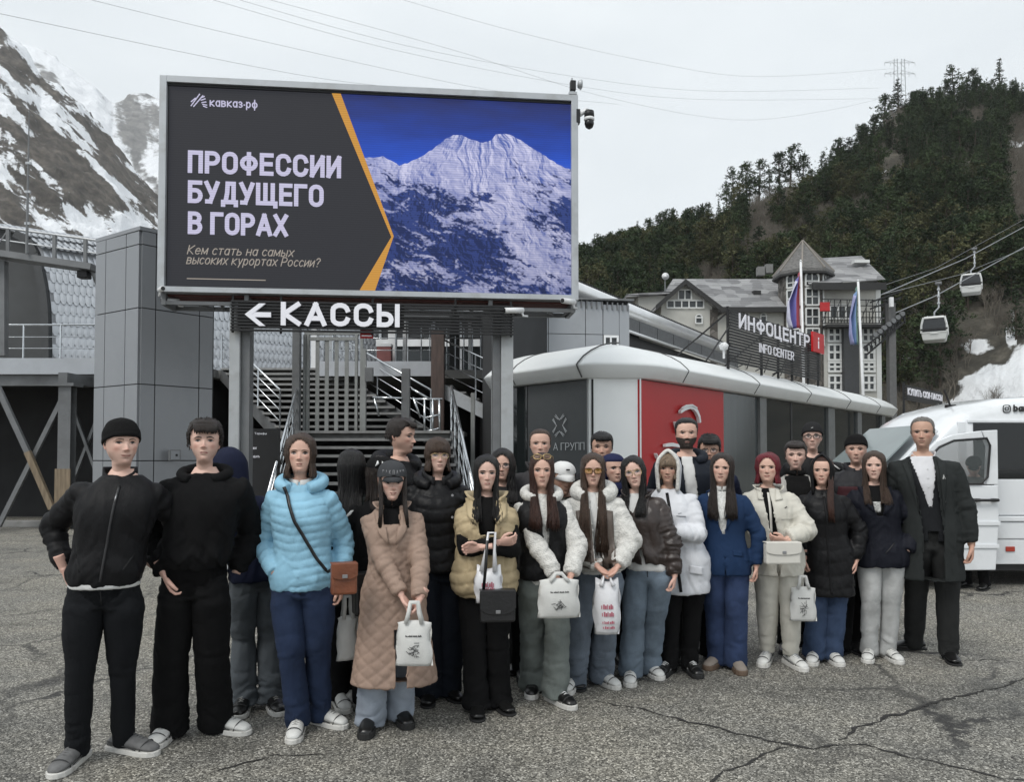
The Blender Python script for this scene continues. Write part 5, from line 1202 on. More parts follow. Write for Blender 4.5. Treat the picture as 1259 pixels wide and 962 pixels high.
MB().box(HP(1010,400,59)[0], HP(1083,400,59)[0],-2.2,-1.003, HP(0,402,59)[1]-.2, HP(0,402,59)[1]).build('balcony_slab', TRIMD, ho)
bl_ = MB(); za_, zb_ = HP(0,401,59)[1], HP(0,372,59)[1]; xa_, xb_ = HP(1003,400,59)[0], HP(1083,400,59)[0]
for i in range(22): x = xa_+(xb_-xa_)*i/21; bl_.bar((x, -2.2, za_),(x, -2.2, za_+(zb_-za_)*(.5 if i % 2 else 1)),.05)
for f in (0,.25,.5,.75,1): bl_.bar((xa_, -2.2, za_+(zb_-za_)*f),(xb_, -2.2, za_+(zb_-za_)*f*.95),.06)
for i in range(7): bl_.bar((xa_+(xb_-xa_)*i/7,-2.2, za_),(xa_+(xb_-xa_)*(i+1)/7,-2.2, zb_),.04)
bl_.build('balcony_lattice', BLACK, ho)
hwin(HP(1020,400,59)[0], HP(1050,400,59)[0], HP(0,392,59)[1], HP(0,376,59)[1],-1.0,3,1, fw=.16)
o = MB().box(HP(1012,400,57)[0], HP(1024,400,57)[0],-2.5,-2.4, HP(0,381,57)[1], HP(0,370,57)[1]).build('red_plaque', RED, ho)
MB().box(-.3,0,-1,9,0,1)
sw = MB()
for j in range(6):
 z = rze-2.2-j*1.9; sw.box(rx1+.001, rx1+.05,1.0,2.2, z-1.2, z)
sw.build('side_windows', HGL, ho)
# satellite dish on the slope
t = thing('satellite_dish', 'small pale satellite dish on a pole above the hotel roof', 'dish', P(818,340,62))
MB().lathe([(.01,.1),(.18,.05),(.28,-.04),(.3,-.05)],(0,0,0),16, 'y').build('reflector', WHITEP, t, True); MB().tube([(0,.1,-.1),(0,.2,-3)],.06,6).build('pole', ALU_D, t)
# ================================================================ flags
def flag(px_top, py_top, px_bot, py_bot, Y, bands, lab, fx, side=-1):
 a = P(px_top, py_top, Y); b = P(px_bot, py_bot, Y); t = thing('flag_pole', lab, 'flag', (b.x, Y, 0),0, 'flags in front of the hotel')
 h = a.z; MB().tube([(0,0,0),((a.x-b.x),0, h)],[.075,.05],10).lathe([(.001,0),(.07,.02),(.001,.1)],(a.x-b.x, 0, h),8).build('pole', WHITEP, t, True)
 z1, z0f = P(0, fx[0], Y).z, P(0, fx[1], Y).z; nx, nz = 14,16; wd = fx[2]
 V, F, MI = [],[],[]
 for j in range(nz+1):
  f = j/nz; z = z1-(z1-z0f)*f; top = (a.x-b.x)*(z/h)
  for i in range(nx+1):
   g_ = i/nx; spread = wd*(.28+.72*min(1, f*2.2))*(1-.35*max(0, f-.8)*5*g_*.6)
   V.append((top+side*(.06+g_*spread),.22*math.sin(g_*11+f*2)*(.4+.6*g_), z-.35*g_*(1-f)*1.4-(g_ > .5)*.0))
 for j in range(nz):
  for i in range(nx):
   F.append((j*(nx+1)+i, j*(nx+1)+i+1,(j+1)*(nx+1)+i+1,(j+1)*(nx+1)+i)); MI.append(min(len(bands)-1, int(i/nx*len(bands))))
 o = mesh_obj('cloth', V, F, [mat('flag_' + n, c, .8, var=.06) for n, c in bands], t, True, MI); md = o.modifiers.new('s', 'SOLIDIFY'); md.thickness = .01
flag(984.5,322,990,475,33,[('red', lin((150,60,72))),('blue', lin((112,108,170))),('pale', lin((196,196,214)))], 'white flagpole with drooping white, blue and red flag left of the second flag', (334,404,.62))
flag(1055,346,1065,490,34,[('green', lin((100,128,118))),('blue_pale', lin((120,148,188))),('lilac', lin((150,152,192)))], 'white flagpole with drooping pale blue and green flag before the hotel', (352,424,.46))
# ================================================================ gondola line
def cabin(px, py, Y, s, lab, hang):
 c = P(px, py, Y); t = thing('gondola_cabin', lab, 'gondola', c, -.55, 'cabins of the gondola lift'); t.scale = (s, s, s)
 CW = mat('cabin_white', (.60,.61,.6),.4, var=.04); CG = mat('cabin_glass', (.02,.022,.024),.08, var=0)
 def ring(z, wx, wy): return [(-wx, -wy, z),(wx, -wy, z),(wx, wy, z),(-wx, wy, z)]
 def sh(levels, nm, m, bev=.04):
  mb = MB(); V = []; F = []
  for L_ in levels: V += ring(*L_)
  for i in range(len(levels)-1):
   for j in range(4): F.append((i*4+j, i*4+(j+1) % 4, i*4+4+(j+1) % 4, i*4+4+j))
  F += [(3,2,1,0), tuple(4*len(levels)-4+j for j in range(4))]; mb.add(V, F); return mb.build(nm, m, t, bevel=bev)
 sh([(-1.05,.72,.78),(-.98,.86,.92),(-.35,.98,1.02)], 'lower_shell', CW)
 sh([(-.34,.95,.99),(.3,.93,.96),(.92,.78,.82)], 'glazing', CG, .02)
 sh([(.93,.82,.86),(1.05,.74,.8),(1.1,.4,.5)], 'roof', CW)
 f = MB()
 for sx in (-1,1):
  for sy in (-1,1):
   f.bar((sx*.97, sy*1.01,-.4),(sx*.95, sy*.98,.3),.13); f.bar((sx*.95, sy*.98,.3),(sx*.8, sy*.84,.98),.13)
 for sy in (-1,1): f.bar((-.8, sy*.86,.9),(.8, sy*.86,.9),.1); f.bar((-.97, sy*1.0,-.36),(.97, sy*1.0,-.36),.1)
 for sx in (-1,1): f.bar((sx*.8,-.84,.9),(sx*.8,.84,.9),.1); f.bar((sx*.98,0,-.36),(sx*.82,0,.9),.09)
 f.build('frame', CW, t, bevel=.02)
 g = MB().bar((-1.02,-1.04,-.1),(1.02,-1.04,-.1),.1,.14).bar((-1.02,1.04,-.1),(1.02,1.04,-.1),.1,.14); g.build('bumper_band', BLACK, t)
 MB().box(-.3,.3,-1.07,-1.045,-.5,-.32).build('number_plate', CW, t)
 MB().tube([(0,0,1.1),(0,0,1.5),(.35,0,1.9),(.35,0, hang)],.07,8).build('hanger', ALU, t, True); MB().box(.1,.6,-.3,.3, hang, hang+.2).build('grip', ALU_D, t)
 for z in (2.2,2.8,3.4): MB().box(.24,.46,-.12,.12, z, z+.14).build('hanger_clamp', ALU, t)
 MB().bar((-.5,0,1.12),(.5,0,1.12),.1).bar((-.5,-.5,1.12),(-.5,.5,1.12),.08).build('roof_rack', ALU, t)
 return t
cabin(1149,405.5,66,1.0, 'larger white gondola cabin hanging lower above the minibus', 3.9)
cabin(1194,350,80,.98, 'smaller white gondola cabin hanging higher and farther to the right', 3.7)
cb = mat('steel_cable', (.30,.31,.32),.5,.6, var=0); cbd = mat('dark_cable', (.07,.07,.075),.6,.3, var=0)
def cable(pts, r_, lab, group, m=cb, sag=0):
 q = []
 for i in range(len(pts)-1):
  a, b = pts[i], pts[i+1]
  for k_ in range(12): t_ = k_/12; p = a.lerp(b, t_); p.z -= sag*4*t_*(1-t_); q.append(p)
 q.append(pts[-1]); o = MB().tube(q, r_, 5).build('cable', m, None, True); tag(o, lab, 'cable', group)
 return o
G1 = 'haul ropes of the gondola lift'
cable([P(1075,396,60), P(1150,364,66), P(1259,304,78), P(1400,215,95)],.05, 'gondola haul rope carrying the larger cabin', G1)
cable([P(1080,364,60), P(1187,318,80), P(1259,279,92), P(1400,200,110)],.055, 'gondola haul rope carrying the smaller cabin', G1)
cable([P(1085,362,60), P(1180,338,80), P(1259,306,92), P(1400,240,110)],.03, 'thin signal rope below the haul rope', G1)
cable([P(1083,352,60), P(1150,330,75), P(1259,270,92)],.02, 'thinnest upper signal line beside the hotel roof', G1)
G2 = 'power lines crossing the sky'
for k_, (pp, lab) in enumerate([([(-60,4),(400,97),(620,118)], 'lowest power line running down to the screen top left'),([(90,-6),(330,52),(600,110),(760,128)], 'power line crossing above the middle of the screen'),
 ([(250,-4),(480,60),(700,104),(860,122),(1085,121)], 'upper line of the pair crossing above the right half of the screen'),([(262,-10),(500,56),(720,96),(880,112),(1080,108)], 'lower line of the pair crossing above the right half of the screen'),
 ([(290,-12),(560,62),(740,118),(900,147),(1010,137),(1095,118)], 'power line dipping lowest left of the hilltop pylon'),([(470,-8),(640,40),(800,76),(930,94),(1100,84)], 'uppermost power line reaching the pylon')]):
 q = [P(a, b, 70+110*(a/1100.0) if a > 0 else 60) for a, b in pp]
 # smooth the hand measured points
 fine = []
 for i in range(len(q)-1):
  p0, p1, p2, p3 = q[max(0, i-1)], q[i], q[i+1], q[min(len(q)-1, i+2)]
  for s_ in range(8):
   u_ = s_/8; fine.append(.5*((2*p1)+(p2-p0)*u_+(2*p0-5*p1+4*p2-p3)*u_ ** 2+(3*p1-p0-3*p2+p3)*u_ ** 3))
 fine.append(q[-1]); o = MB().tube(fine, .022+.0*k_, 5).build('power_line', mat('power_line', (.32,.33,.34),.6, var=0), None, True); tag(o, lab, 'cable', G2)
# hilltop pylon
pb_ = hill_at(1113,1.0); pb_ = Vector((pb_.x*(1+10/pb_.y), pb_.y+10, pb_.z)); py_ = thing('lattice_pylon', 'lattice power pylon standing on the wooded hilltop', 'pylon', pb_); Yp = pb_.y
hT = P(1113,72, Yp).z-pb_.z; sp = Yp/FPX
PM = mat('pylon_steel', (.34,.35,.36),.6,.5, var=0); mb = MB()
for x in (-5,4):
 for dx in (-.9,.9): mb.bar((x*sp+dx, 0,-1),(x*sp+dx*.5,0, hT),.13)
 n_s = 14
 for i in range(n_s): z = hT*i/n_s; s = 1 if i % 2 else -1; mb.bar((x*sp-s*.8,0, z),(x*sp+s*.8,0, z+hT/n_s),.06)
mb.build('mast', PM, py_)
for zf, half in ((-3,19),(-17,19)):
 z = hT+zf*sp; mb = MB(); mb.bar((-half*sp, 0, z-.5),(half*sp, 0, z-.5),.1); mb.bar((-half*sp, 0, z-.5),(-2*sp, 0, z+.5),.07); mb.bar((half*sp, 0, z-.5),(2*sp, 0, z+.5),.07)
 for i in range(8): x = (-half+i*half/4)*sp; mb.bar((x, 0, z-.5),(x+half/8*sp, 0, z+.2),.05)
 for x in (-half, -half*.6, half*.6, half): mb.bar((x*sp, 0, z-.5),(x*sp, 0, z-1.4),.07)
 mb.build('cross_arm', PM, py_)
# lift pylon arms by the hotel
lp = thing('lift_pylon', 'dark lattice head of a lift pylon at the right corner of the hotel', 'pylon', (P(1096,400,56).x, 56,0))
def lq(px, py, dy=0): q = P(px, py, 56); return Vector((q.x-lp.location.x, dy, q.z))
mb = MB()
for a, b in [((1062,428),(1112,388)),((1066,436),(1112,396)),((1112,388),(1112,398)),((1070,372),(1108,358)),((1070,380),(1108,366))]: mb.bar(lq(*a), lq(*b),.12)
for i in range(9): mb.bar(lq(1062+i*5.5,428-i*4.4), lq(1067+i*5.2,431-i*4.2),.07); mb.bar(lq(1067+i*4.6,433-i*4), lq(1066+i*5.2,424-i*4.2),.07)
mb.build('lattice_arm', BLACK, lp)
mb = MB()
for i in range(7): mb.tube([lq(1076+i*5.5,412-i*4.3,-.12), lq(1076+i*5.5,412-i*4.3,.12)],.18,10)
mb.build('sheave', ALU_D, lp); MB().bar((.1,.3,0),(.1,.3, lq(1096,372).z),.5).build('mast', mat('pylon_grey', (.1,.1,.1),.6), lp)
o = MB().box(-.12,.12,-.12,.12,-.35,.35).build('lamp', WHITEP, lp); o.location = lq(1092.5,373,-.4)
# ================================================================ white minibus
VW = mat('white_van_paint', (.72,.74,.76),.25, var=.02, coat=.6, dirt=(.52,.53,.53), dirt_scale=1.1)
VGL = mat('van_glass', (.008,.009,.010),.05, var=0); VBL = mat('black_trim', (.015,.015,.016),.55, var=.1); RUB = mat('tyre_rubber', (.02,.02,.02),.85)
VN, VF = 9.5,11.5
van = thing('minibus', 'white high roofed minibus with open front passenger door and tinted side windows', 'van', (3.9, VN, 0))
# side profile, x from the nose, z up
prof_s = [(.05,.42),(.0,.62),(.04,.98),(.22,1.18),(.62,1.34),(.95,1.50),(1.42,1.95),(1.60,2.13),(1.85,2.27),(2.25,2.37),(2.9,2.415),(6.6,2.42),(6.9,2.30),(6.95,.42)]
def vz(zf):
 """half width factor by height: tumblehome and rounded roof"""
 return 1.0-.02*max(0, zf-.9)-.05*max(0,(zf-1.9)/.5) ** 2
def shell(y_list):
 V = []; F = []; n = len(prof_s)
 for (t_, inset, drop) in y_list:
  for (x, z) in prof_s:
   xx = x+(inset*1.3 if x < 1.0 else (inset*.6 if x > 6.8 else 0)); V.append((xx, t_, z-drop*(1 if z > 1.5 else .1 if z > .9 else 0)))
 for i in range(len(y_list)-1):
  for j in range(n):
   a, b = i*n+j, i*n+(j+1) % n; F.append((a, b, b+n, a+n))
 F.append(tuple(range(n))[::-1]); F.append(tuple((len(y_list)-1)*n+j for j in range(n)))
 return V, F
# cross sections: near side carries bevel at roof
ys = [(.03,.20,.19),(.06,.15,.11),(.13,.10,.055),(.28,.05,.02),(.6,.015,.005),(1.0,0,0),(1.4,.015,.005),(1.72,.05,.02),(1.87,.10,.055),(1.94,.15,.11),(1.97,.20,.19)]
V, F = shell(ys); body = mesh_obj('roof_shell', V, F, VW, van, True)
md = body.modifiers.new('e', 'EDGE_SPLIT'); md.split_angle = R(38)
def side(x0, x1, z0, z1, y0, y1, nm, m, bev=0, parent=None): return MB().box(x0, x1, y0, y1, z0, z1).build(nm, m, parent or van, bevel=bev)
def xzp(poly, y0, y1, nm, m, bev=0, parent=None): mb = MB(); mb.xz(poly, y0, y1); return mb.build(nm, m, parent or van, bevel=bev)
# near side skin
side(1.75,6.9,.28,.585,-.012,.12, 'lower_panel', VW, .01); side(1.75,6.9,.592,.80,-.022,.1, 'middle_panel', VW, .012); side(1.75,6.9,.808,.875,-.04,.1, 'rub_strip', VW, .012); side(1.75,6.9,.885,1.33,-.012,.12, 'side_panel', VW, .012)
side(1.78,6.9,2.035,2.075,.012,.14, 'cant_rail', VW, .008)
side(1.85,6.85,1.335,2.03,.015,.11, 'side_window', VGL); side(2.6,2.64,1.335,2.03,.0,.1, 'window_pillar', VBL); side(1.75,6.9,.2,.275,.03,.12, 'sill', VBL)
side(1.9,6.9,1.44,1.455,.004,.013, 'window_bar', VBL)
side(2.2,2.31,.44,.50,-.028,-.013, 'side_marker', mat('orange_red_reflector', lin((165,60,45)),.3, var=0),.004)
# nose
xzp([(.10,.44),(.04,.64),(.07,.98),(.26,1.17),(.62,1.32),(.95,1.42),(.95,.44)],.005,.12, 'front_wing', VW, .012)
side(.95,1.02,.5,1.35,.08,.14, 'door_opening_edge', VBL); side(1.1,1.66,.5,1.3,.12,1.5, 'cabin_interior', mat('cab_grey_trim', (.05,.05,.052),.8))
xzp([(1.0,1.5),(1.42,1.93),(1.36,1.98),(.9,1.5)],.02,.12, 'windscreen_pillar', VW, .01)
side(1.66,1.76,.3,2.05,.02,.12, 'door_pillar', VW, .01)
# windscreen, tilted glass facing left
ws = MB(); ws.add([(.86,.2,1.47),(.86,1.8,1.47),(1.40,1.70,1.96),(1.40,.3,1.96)],[(0,1,2,3)]); wo = ws.build('windscreen', mat('windscreen_glass', (.20,.235,.235),.07, var=.1, vs=1.5), van, fix=False)
for v in wo.data.vertices: v.co += Vector((-.045,0,.045))
md = wo.modifiers.new('s', 'SOLIDIFY'); md.thickness = .02
MB().box(.0,.06,.3,1.7,.62,.95).build('grille', VBL, van); MB().box(-.04,.2,.06,1.94,.3,.6).build('bumper', VBL, van, bevel=.03)
for yy in (.12,1.6): MB().box(.0,.2, yy, yy+.28,.72,1.05).build('headlight', mat('headlight_glass', (.5,.52,.53),.1, var=0), van, bevel=.03)
MB().bar((1.9,.6,2.28),(1.82,.6,2.5),.018).build('aerial', BLACK, van); MB().box(1.84,1.96,.57,.63,2.25,2.3).build('aerial_base', BLACK, van)
wp = MB().bar((.86,.4,1.53),(1.02,1.2,1.58),.02); wp.build('wiper', VBL, van)
def wheel(x, y):
 w_ = MB().lathe([(.12,-.1),(.31,-.11),(.345,-.07),(.345,.07),(.31,.11),(.12,.1)],(x, y, .345),28, 'y').build('wheel', RUB, van, True)
 MB().lathe([(.03,-.115),(.13,-.13),(.2,-.112),(.205,-.08),(.03,-.07)],(x, y, .345),20, 'y').build('rim', ALU, w_, True)
for x in (.98,5.2):
 for y in (.2,1.8): wheel(x, y)
MB().box(1.4,6.5,.15,1.85,.3,.45).build('chassis', VBL, van)
# lettering on the roof side
ig = MB(); lx = P(1236,503, VN+.05).x-van.location.x; lz = P(1236,503, VN+.05).z; rr_ = .045
def rrect(cx, cz, r_, w_):
 pts = []
 for k_ in range(16):
  a = 6.2832*k_/16; c, s = math.cos(a), math.sin(a); f = r_/(abs(c) ** 4+abs(s) ** 4) ** .25; pts.append((cx+c*f, .02, cz+s*f))
 for k_ in range(16): ig.bar(pts[k_], pts[(k_+1) % 16], w_)
rrect(lx, lz, rr_, .009); rrect(lx, lz, rr_*.45,.008); ig.box(lx+.02, lx+.03,.014,.022, lz+.022, lz+.032)
o = ig.build('photo_icon', VBL, van);
o2 = text_fit('lettering', 'bars', lx+.08, lx+.31, lz-.035,.085, VBL, van, y=.03, bold=.08, depth=.012)
# curved roof side under lettering: a flat plate carries it
o.location.y = .002; o2.location.y = -.008
# open door
dx0, dx1 = P(1104,600,9.25).x, P(1228,600,9.25).x
dr = MB(); W = dx1-dx0
def q_(px, py): a = P(px, py, 9.2); return (a.x-van.location.x, a.z)
door = xzp([q_(1120,702), q_(1222,701), q_(1226,640), q_(1225,597), q_(1108,597), q_(1106,640), q_(1112,690)],-.34,-.27, 'door', VW, .012)
for nm_, pl_ in (('door_frame', [q_(1211,596), q_(1225,596), q_(1224,529), q_(1205,530), q_(1209,541), q_(1213,549)]),('door_frame', [q_(1204,530), q_(1170,535), q_(1150,543), q_(1120,572), q_(1133,574), q_(1153,552), q_(1171,544), q_(1208,541)]),('door_frame', [q_(1108,596), q_(1119,573), q_(1132,575), q_(1131,596)])): xzp(pl_, -.34,-.27, nm_, VW, .008, door)
MB().box(*[q_(1112,600)[0], q_(1226,600)[0]],-.358,-.341, q_(0,646)[1], q_(0,641)[1]).build('door_moulding', VW, door, bevel=.004)
MB().box(*[q_(1114,600)[0], q_(1224,600)[0]],-.358,-.341, q_(0,674)[1], q_(0,669)[1]).build('door_moulding', VW, door, bevel=.004)
VGT = mat('clear_door_glass', (.10,.115,.115),.06, var=0, alpha=.35)
xzp([q_(1130,594), q_(1204,594), q_(1211,585), q_(1213,548), q_(1210,540), q_(1170,543), q_(1152,551), q_(1134,572)],-.352,-.341, 'door_window', VGT, 0, door)
fr_ = [q_(1130,595), q_(1203,595), q_(1211,587), q_(1214,548), q_(1210,539), q_(1170,542), q_(1152,550), q_(1133,571), q_(1130,595)]
f = MB(); f.tube([(a, -.352, b) for a, b in fr_],.013,6); f.build('window_seal', VBL, door, True)
hm_ = MB().tube([(q_(1193,600)[0],-.39, q_(0,615)[1]),(q_(1222,600)[0],-.39, q_(0,615)[1])],.017,8).box(q_(1194,600)[0], q_(1200,600)[0],-.39,-.341, q_(0,617)[1], q_(0,613)[1]).box(q_(1215,600)[0], q_(1221,600)[0],-.39,-.341, q_(0,617)[1], q_(0,613)[1]); hm_.build('handle', VBL, door, True)
MB().box(q_(1132,600)[0], q_(1146,600)[0],-.5,-.37, q_(0,598)[1], q_(0,570)[1]).build('door_mirror', VBL, door, bevel=.03)
# ================================================================ people
def remesh(mb, voxel, smooth=4):
 me = bpy.data.meshes.new('t'); me.from_pydata(mb.v, [], mb.f); o = bpy.data.objects.new('t', me); COL.objects.link(o)
 bm = bmesh.new(); bm.from_mesh(me); bmesh.ops.recalc_face_normals(bm, faces=bm.faces); bm.to_mesh(me); bm.free()
 md = o.modifiers.new('r', 'REMESH'); md.mode = 'VOXEL'; md.voxel_size = voxel; md.adaptivity = 0
 if smooth:
  sm = o.modifiers.new('s', 'SMOOTH'); sm.iterations = smooth; sm.factor = .5
 dg = bpy.context.evaluated_depsgraph_get(); r = bpy.data.meshes.new_from_object(o.evaluated_get(dg)); bpy.data.objects.remove(o); bpy.data.meshes.remove(me)
 return r
def get_co(me):
 a = np.empty(len(me.vertices)*3); me.vertices.foreach_get('co', a); return a.reshape(-1,3)
def get_no(me):
 a = np.empty(len(me.vertices)*3); me.vertices.foreach_get('normal', a); return a.reshape(-1,3)
def put_co(me, co): me.vertices.foreach_set('co', np.asarray(co, float).ravel()); me.update()
def bvh_of(me): return BVHTree.FromPolygons([v.co[:] for v in me.vertices],[tuple(p.vertices) for p in me.polygons])
def lathe_rings(mb, rings, n=22, ex=2.3):
 """rings: centre, (half x, front y, back y) ; horizontal sections"""
 base = len(mb.v)
 for (cx, cy, z, hx, yf, yb) in rings:
  for j in range(n):
   a = 2*math.pi*j/n; s, c = math.sin(a), math.cos(a); k = 2/ex
   x = hx*math.copysign(abs(s) ** k, s); y = (-yf if c > 0 else yb)*abs(c) ** k
   mb.v.append((cx+x, cy+y, z))
 m = len(rings)
 for i in range(m-1):
  for j in range(n):
   a, b = base+i*n+j, base+i*n+(j+1) % n; mb.f.append((a, b, b+n, a+n)); mb.m.append(mb.cm)
 mb.f.append(tuple(base+j for j in range(n))[::-1]); mb.m.append(mb.cm); mb.f.append(tuple(base+(m-1)*n+j for j in range(n))); mb.m.append(mb.cm)
def limb(mb, pts, radii, n=14, flat=1.0):
 """tapered limb through joints, with interpolated rings"""
 q, rr = [],[]
 for i in range(len(pts)-1):
  k = 5
  for j in range(k): f = j/k; q.append(Vector(pts[i]).lerp(Vector(pts[i+1]), f)); rr.append(radii[i]*(1-f)+radii[i+1]*f)
 q.append(Vector(pts[-1])); rr.append(radii[-1])
 mb.tube(q, rr, n, True, flat)
HC = np.array([  # s, zf, yf, zs, w, zb, yb
 [0.00,1.000,-.02,1.000,.02,1.000,.06],
 [0.05,.985,-.13,.985,.135,.985,.20],
 [0.11,.950,-.225,.945,.215,.945,.31],
 [0.18,.895,-.300,.885,.275,.865,.385],
 [0.26,.820,-.352,.810,.318,.770,.430],
 [0.33,.745,-.378,.730,.336,.680,.448],
 [0.40,.670,-.388,.650,.338,.595,.445],
 [0.46,.600,-.392,.580,.333,.520,.425],
 [0.52,.530,-.386,.520,.322,.455,.392],
 [0.58,.455,-.385,.450,.308,.390,.345],
 [0.64,.380,-.388,.380,.294,.330,.300],
 [0.70,.300,-.390,.310,.278,.275,.262],
 [0.76,.215,-.386,.240,.252,.220,.235],
 [0.82,.130,-.374,.175,.216,.165,.218],
 [0.87,.060,-.356,.125,.188,.110,.210],
 [0.905,.008,-.318,.085,.178,.065,.205],
 [0.93,-.015,-.250,.050,.182,.020,.205],
 [0.95,-.035,-.180,.010,.176,-.03,.208],
 [0.97,-.110,-.135,-.08,.172,-.10,.215],
 [1.00,-.300,-.135,-.27,.178,-.24,.235]])
_S = np.concatenate([np.linspace(0,.42,15)[:-1], np.linspace(.42,.93,44)[:-1], np.linspace(.93,1,9)])
_NA = 60
_ph = np.linspace(0,2*np.pi, _NA, endpoint=False); _ph = _ph-.42*np.sin(_ph)*1.0   # denser at the front
def head_grid(sex, v, off=0.0):
 """v: dict of individual proportions"""
 C = HC.copy(); jaw = v.get('jaw', 1.0 if sex == 'm' else .93); nk = v.get('neck', 1.0 if sex == 'm' else .84)
 g = lambda s, a, b: np.clip((s-a)/(b-a),0,1)
 C[:, 4] *= 1+(jaw-1)*g(C[:, 0],.55,.8)*(1-g(C[:, 0],.9,.95)); C[:, 4] *= v.get('wide', 1.0)*1.06
 m = g(C[:, 0],.92,.96); C[:, 4] *= 1+(nk-1)*m; C[:, 2] *= 1+(nk-1)*m*.7; C[:, 6] *= 1+(nk-1)*m*.7
 cols = [np.interp(_S, C[:, 0], C[:, i]) for i in range(1,7)]
 for i in range(6):
  c = cols[i]
  for _ in range(2): c[1:-1] = (c[:-2]+2*c[1:-1]+c[2:])/4
 zf, yf, zs, w_, zb, yb = [c[:, None] for c in cols]
 s, c = np.sin(_ph)[None], np.cos(_ph)[None]; k = 2/2.12
 x = w_*np.sign(s)*np.abs(s) ** k; cc = np.abs(c) ** k
 y = np.where(c > 0, yf*cc, yb*cc); z = np.where(c > 0, zs+(zf-zs)*c ** 2, zs+(zb-zs)*c ** 2)
 front = np.clip(c*1.6,0,1)
 G = lambda cx, cz, sx, sz: np.exp(-((np.abs(x)-cx)/sx) ** 2-((z-cz)/sz) ** 2)
 hm = 1.0 if sex == 'm' else .8
 d = 0*x
 d += .045*G(.145,.505,.075,.042)                      # sockets
 d -= .020*hm*G(.13,.575,.10,.028)                   # brow
 d += .016*G(0,.545,.035,.03)
 d -= .020*G(.19,.40,.075,.06)                         # cheekbones
 d += .012*G(.21,.26,.06,.08)
 nz = np.clip((.545-z)/(.545-.345),0,1); low = 1/(1+np.exp(-(z-.322)/.011)); ns = v.get('nose', 1.0)
 d -= ns*(.006+.098*nz ** 1.35)*low*np.exp(-(x/(.026+.020*nz)) ** 2)*np.clip((.575-z)/.04,0,1)
 d -= ns*.036*G(.046,.340,.024,.018)
 d += .012*G(0,.285,.018,.03)
 d -= .022*G(0,.232,.085,.014)+.024*G(0,.190,.072,.016); d += .016*G(0,.211,.10,.007); d += .014*G(0,.150,.07,.02)
 d -= .020*G(0,.070,.075,.045)
 y = y+d*front
 P3 = np.stack([x, y, z],-1)
 return P3
def grid_faces(ns, na, base=0):
 F = []
 for i in range(ns-1):
  for j in range(na):
   a, b = base+i*na+j, base+i*na+(j+1) % na; F.append((a, a+na, b+na, b))
 return F
SKIN = {'fair': mat('skin_fair', (.62,.41,.335),.48, var=.07, vs=14, spec=.35), 'light': mat('skin_light', (.58,.37,.29),.5, var=.08, vs=14, spec=.35), 'tan': mat('skin_tan', (.47,.29,.215),.5, var=.08, vs=14, spec=.35)}
for _m in SKIN.values():
 n_ = _m.node_tree; b_ = n_.nodes['Principled BSDF']; l_ = n_.links.new; src = b_.inputs['Base Color'].links[0].from_socket
 for nm_, c_, k_ in (('blush', (.50,.17,.13,1),.42),('stubble', (.09,.07,.06,1),.8)):
  at = N(n_, 'ShaderNodeAttribute'); at.attribute_name = nm_; mu = N(n_, 'ShaderNodeMath', operation='MULTIPLY'); mu.use_clamp = True; l_(at.outputs['Fac'], mu.inputs[0]); mu.inputs[1].default_value = k_
  mx = N(n_, 'ShaderNodeMixRGB'); l_(mu.outputs[0], mx.inputs[0]); l_(src, mx.inputs[1]); mx.inputs[2].default_value = c_; src = mx.outputs[0]
 l_(src, b_.inputs['Base Color']); b_.inputs['Subsurface Weight'].default_value = .0
LIPM = {'rose': mat('lips_rose', (.27,.075,.07),.4, var=.1, vs=40), 'red': mat('lips_red', (.34,.055,.05),.35, var=.1, vs=40), 'pale': mat('lips_pale', (.33,.13,.105),.5, var=.1, vs=40)}
EYEW = mat('eye_white', (.30,.28,.27),.4, var=0); IRIS = mat('iris_brown', (.012,.008,.006),.3, var=0); LASH = mat('lashes', (.012,.01,.009),.7, var=0)
def hairm(name, c):
 m = mat(name, c, .38, var=.5, vs=60, stretch=(3,3,.12), bump=.9, bs=150, spec=.45); return m
HAIR = {'black': hairm('hair_black', (.009,.008,.008)), 'dark': hairm('hair_dark_brown', (.022,.015,.012)), 'brown': hairm('hair_brown', (.055,.033,.022)), 'auburn': hairm('hair_dark_auburn', (.045,.019,.013)),
  'lightbrown': hairm('hair_light_brown', (.14,.085,.055)), 'red': hairm('hair_dyed_red', (.14,.008,.016)), 'grey': hairm('hair_grey', (.16,.145,.13)), 'ash': hairm('hair_ash_blond', (.22,.16,.11))}
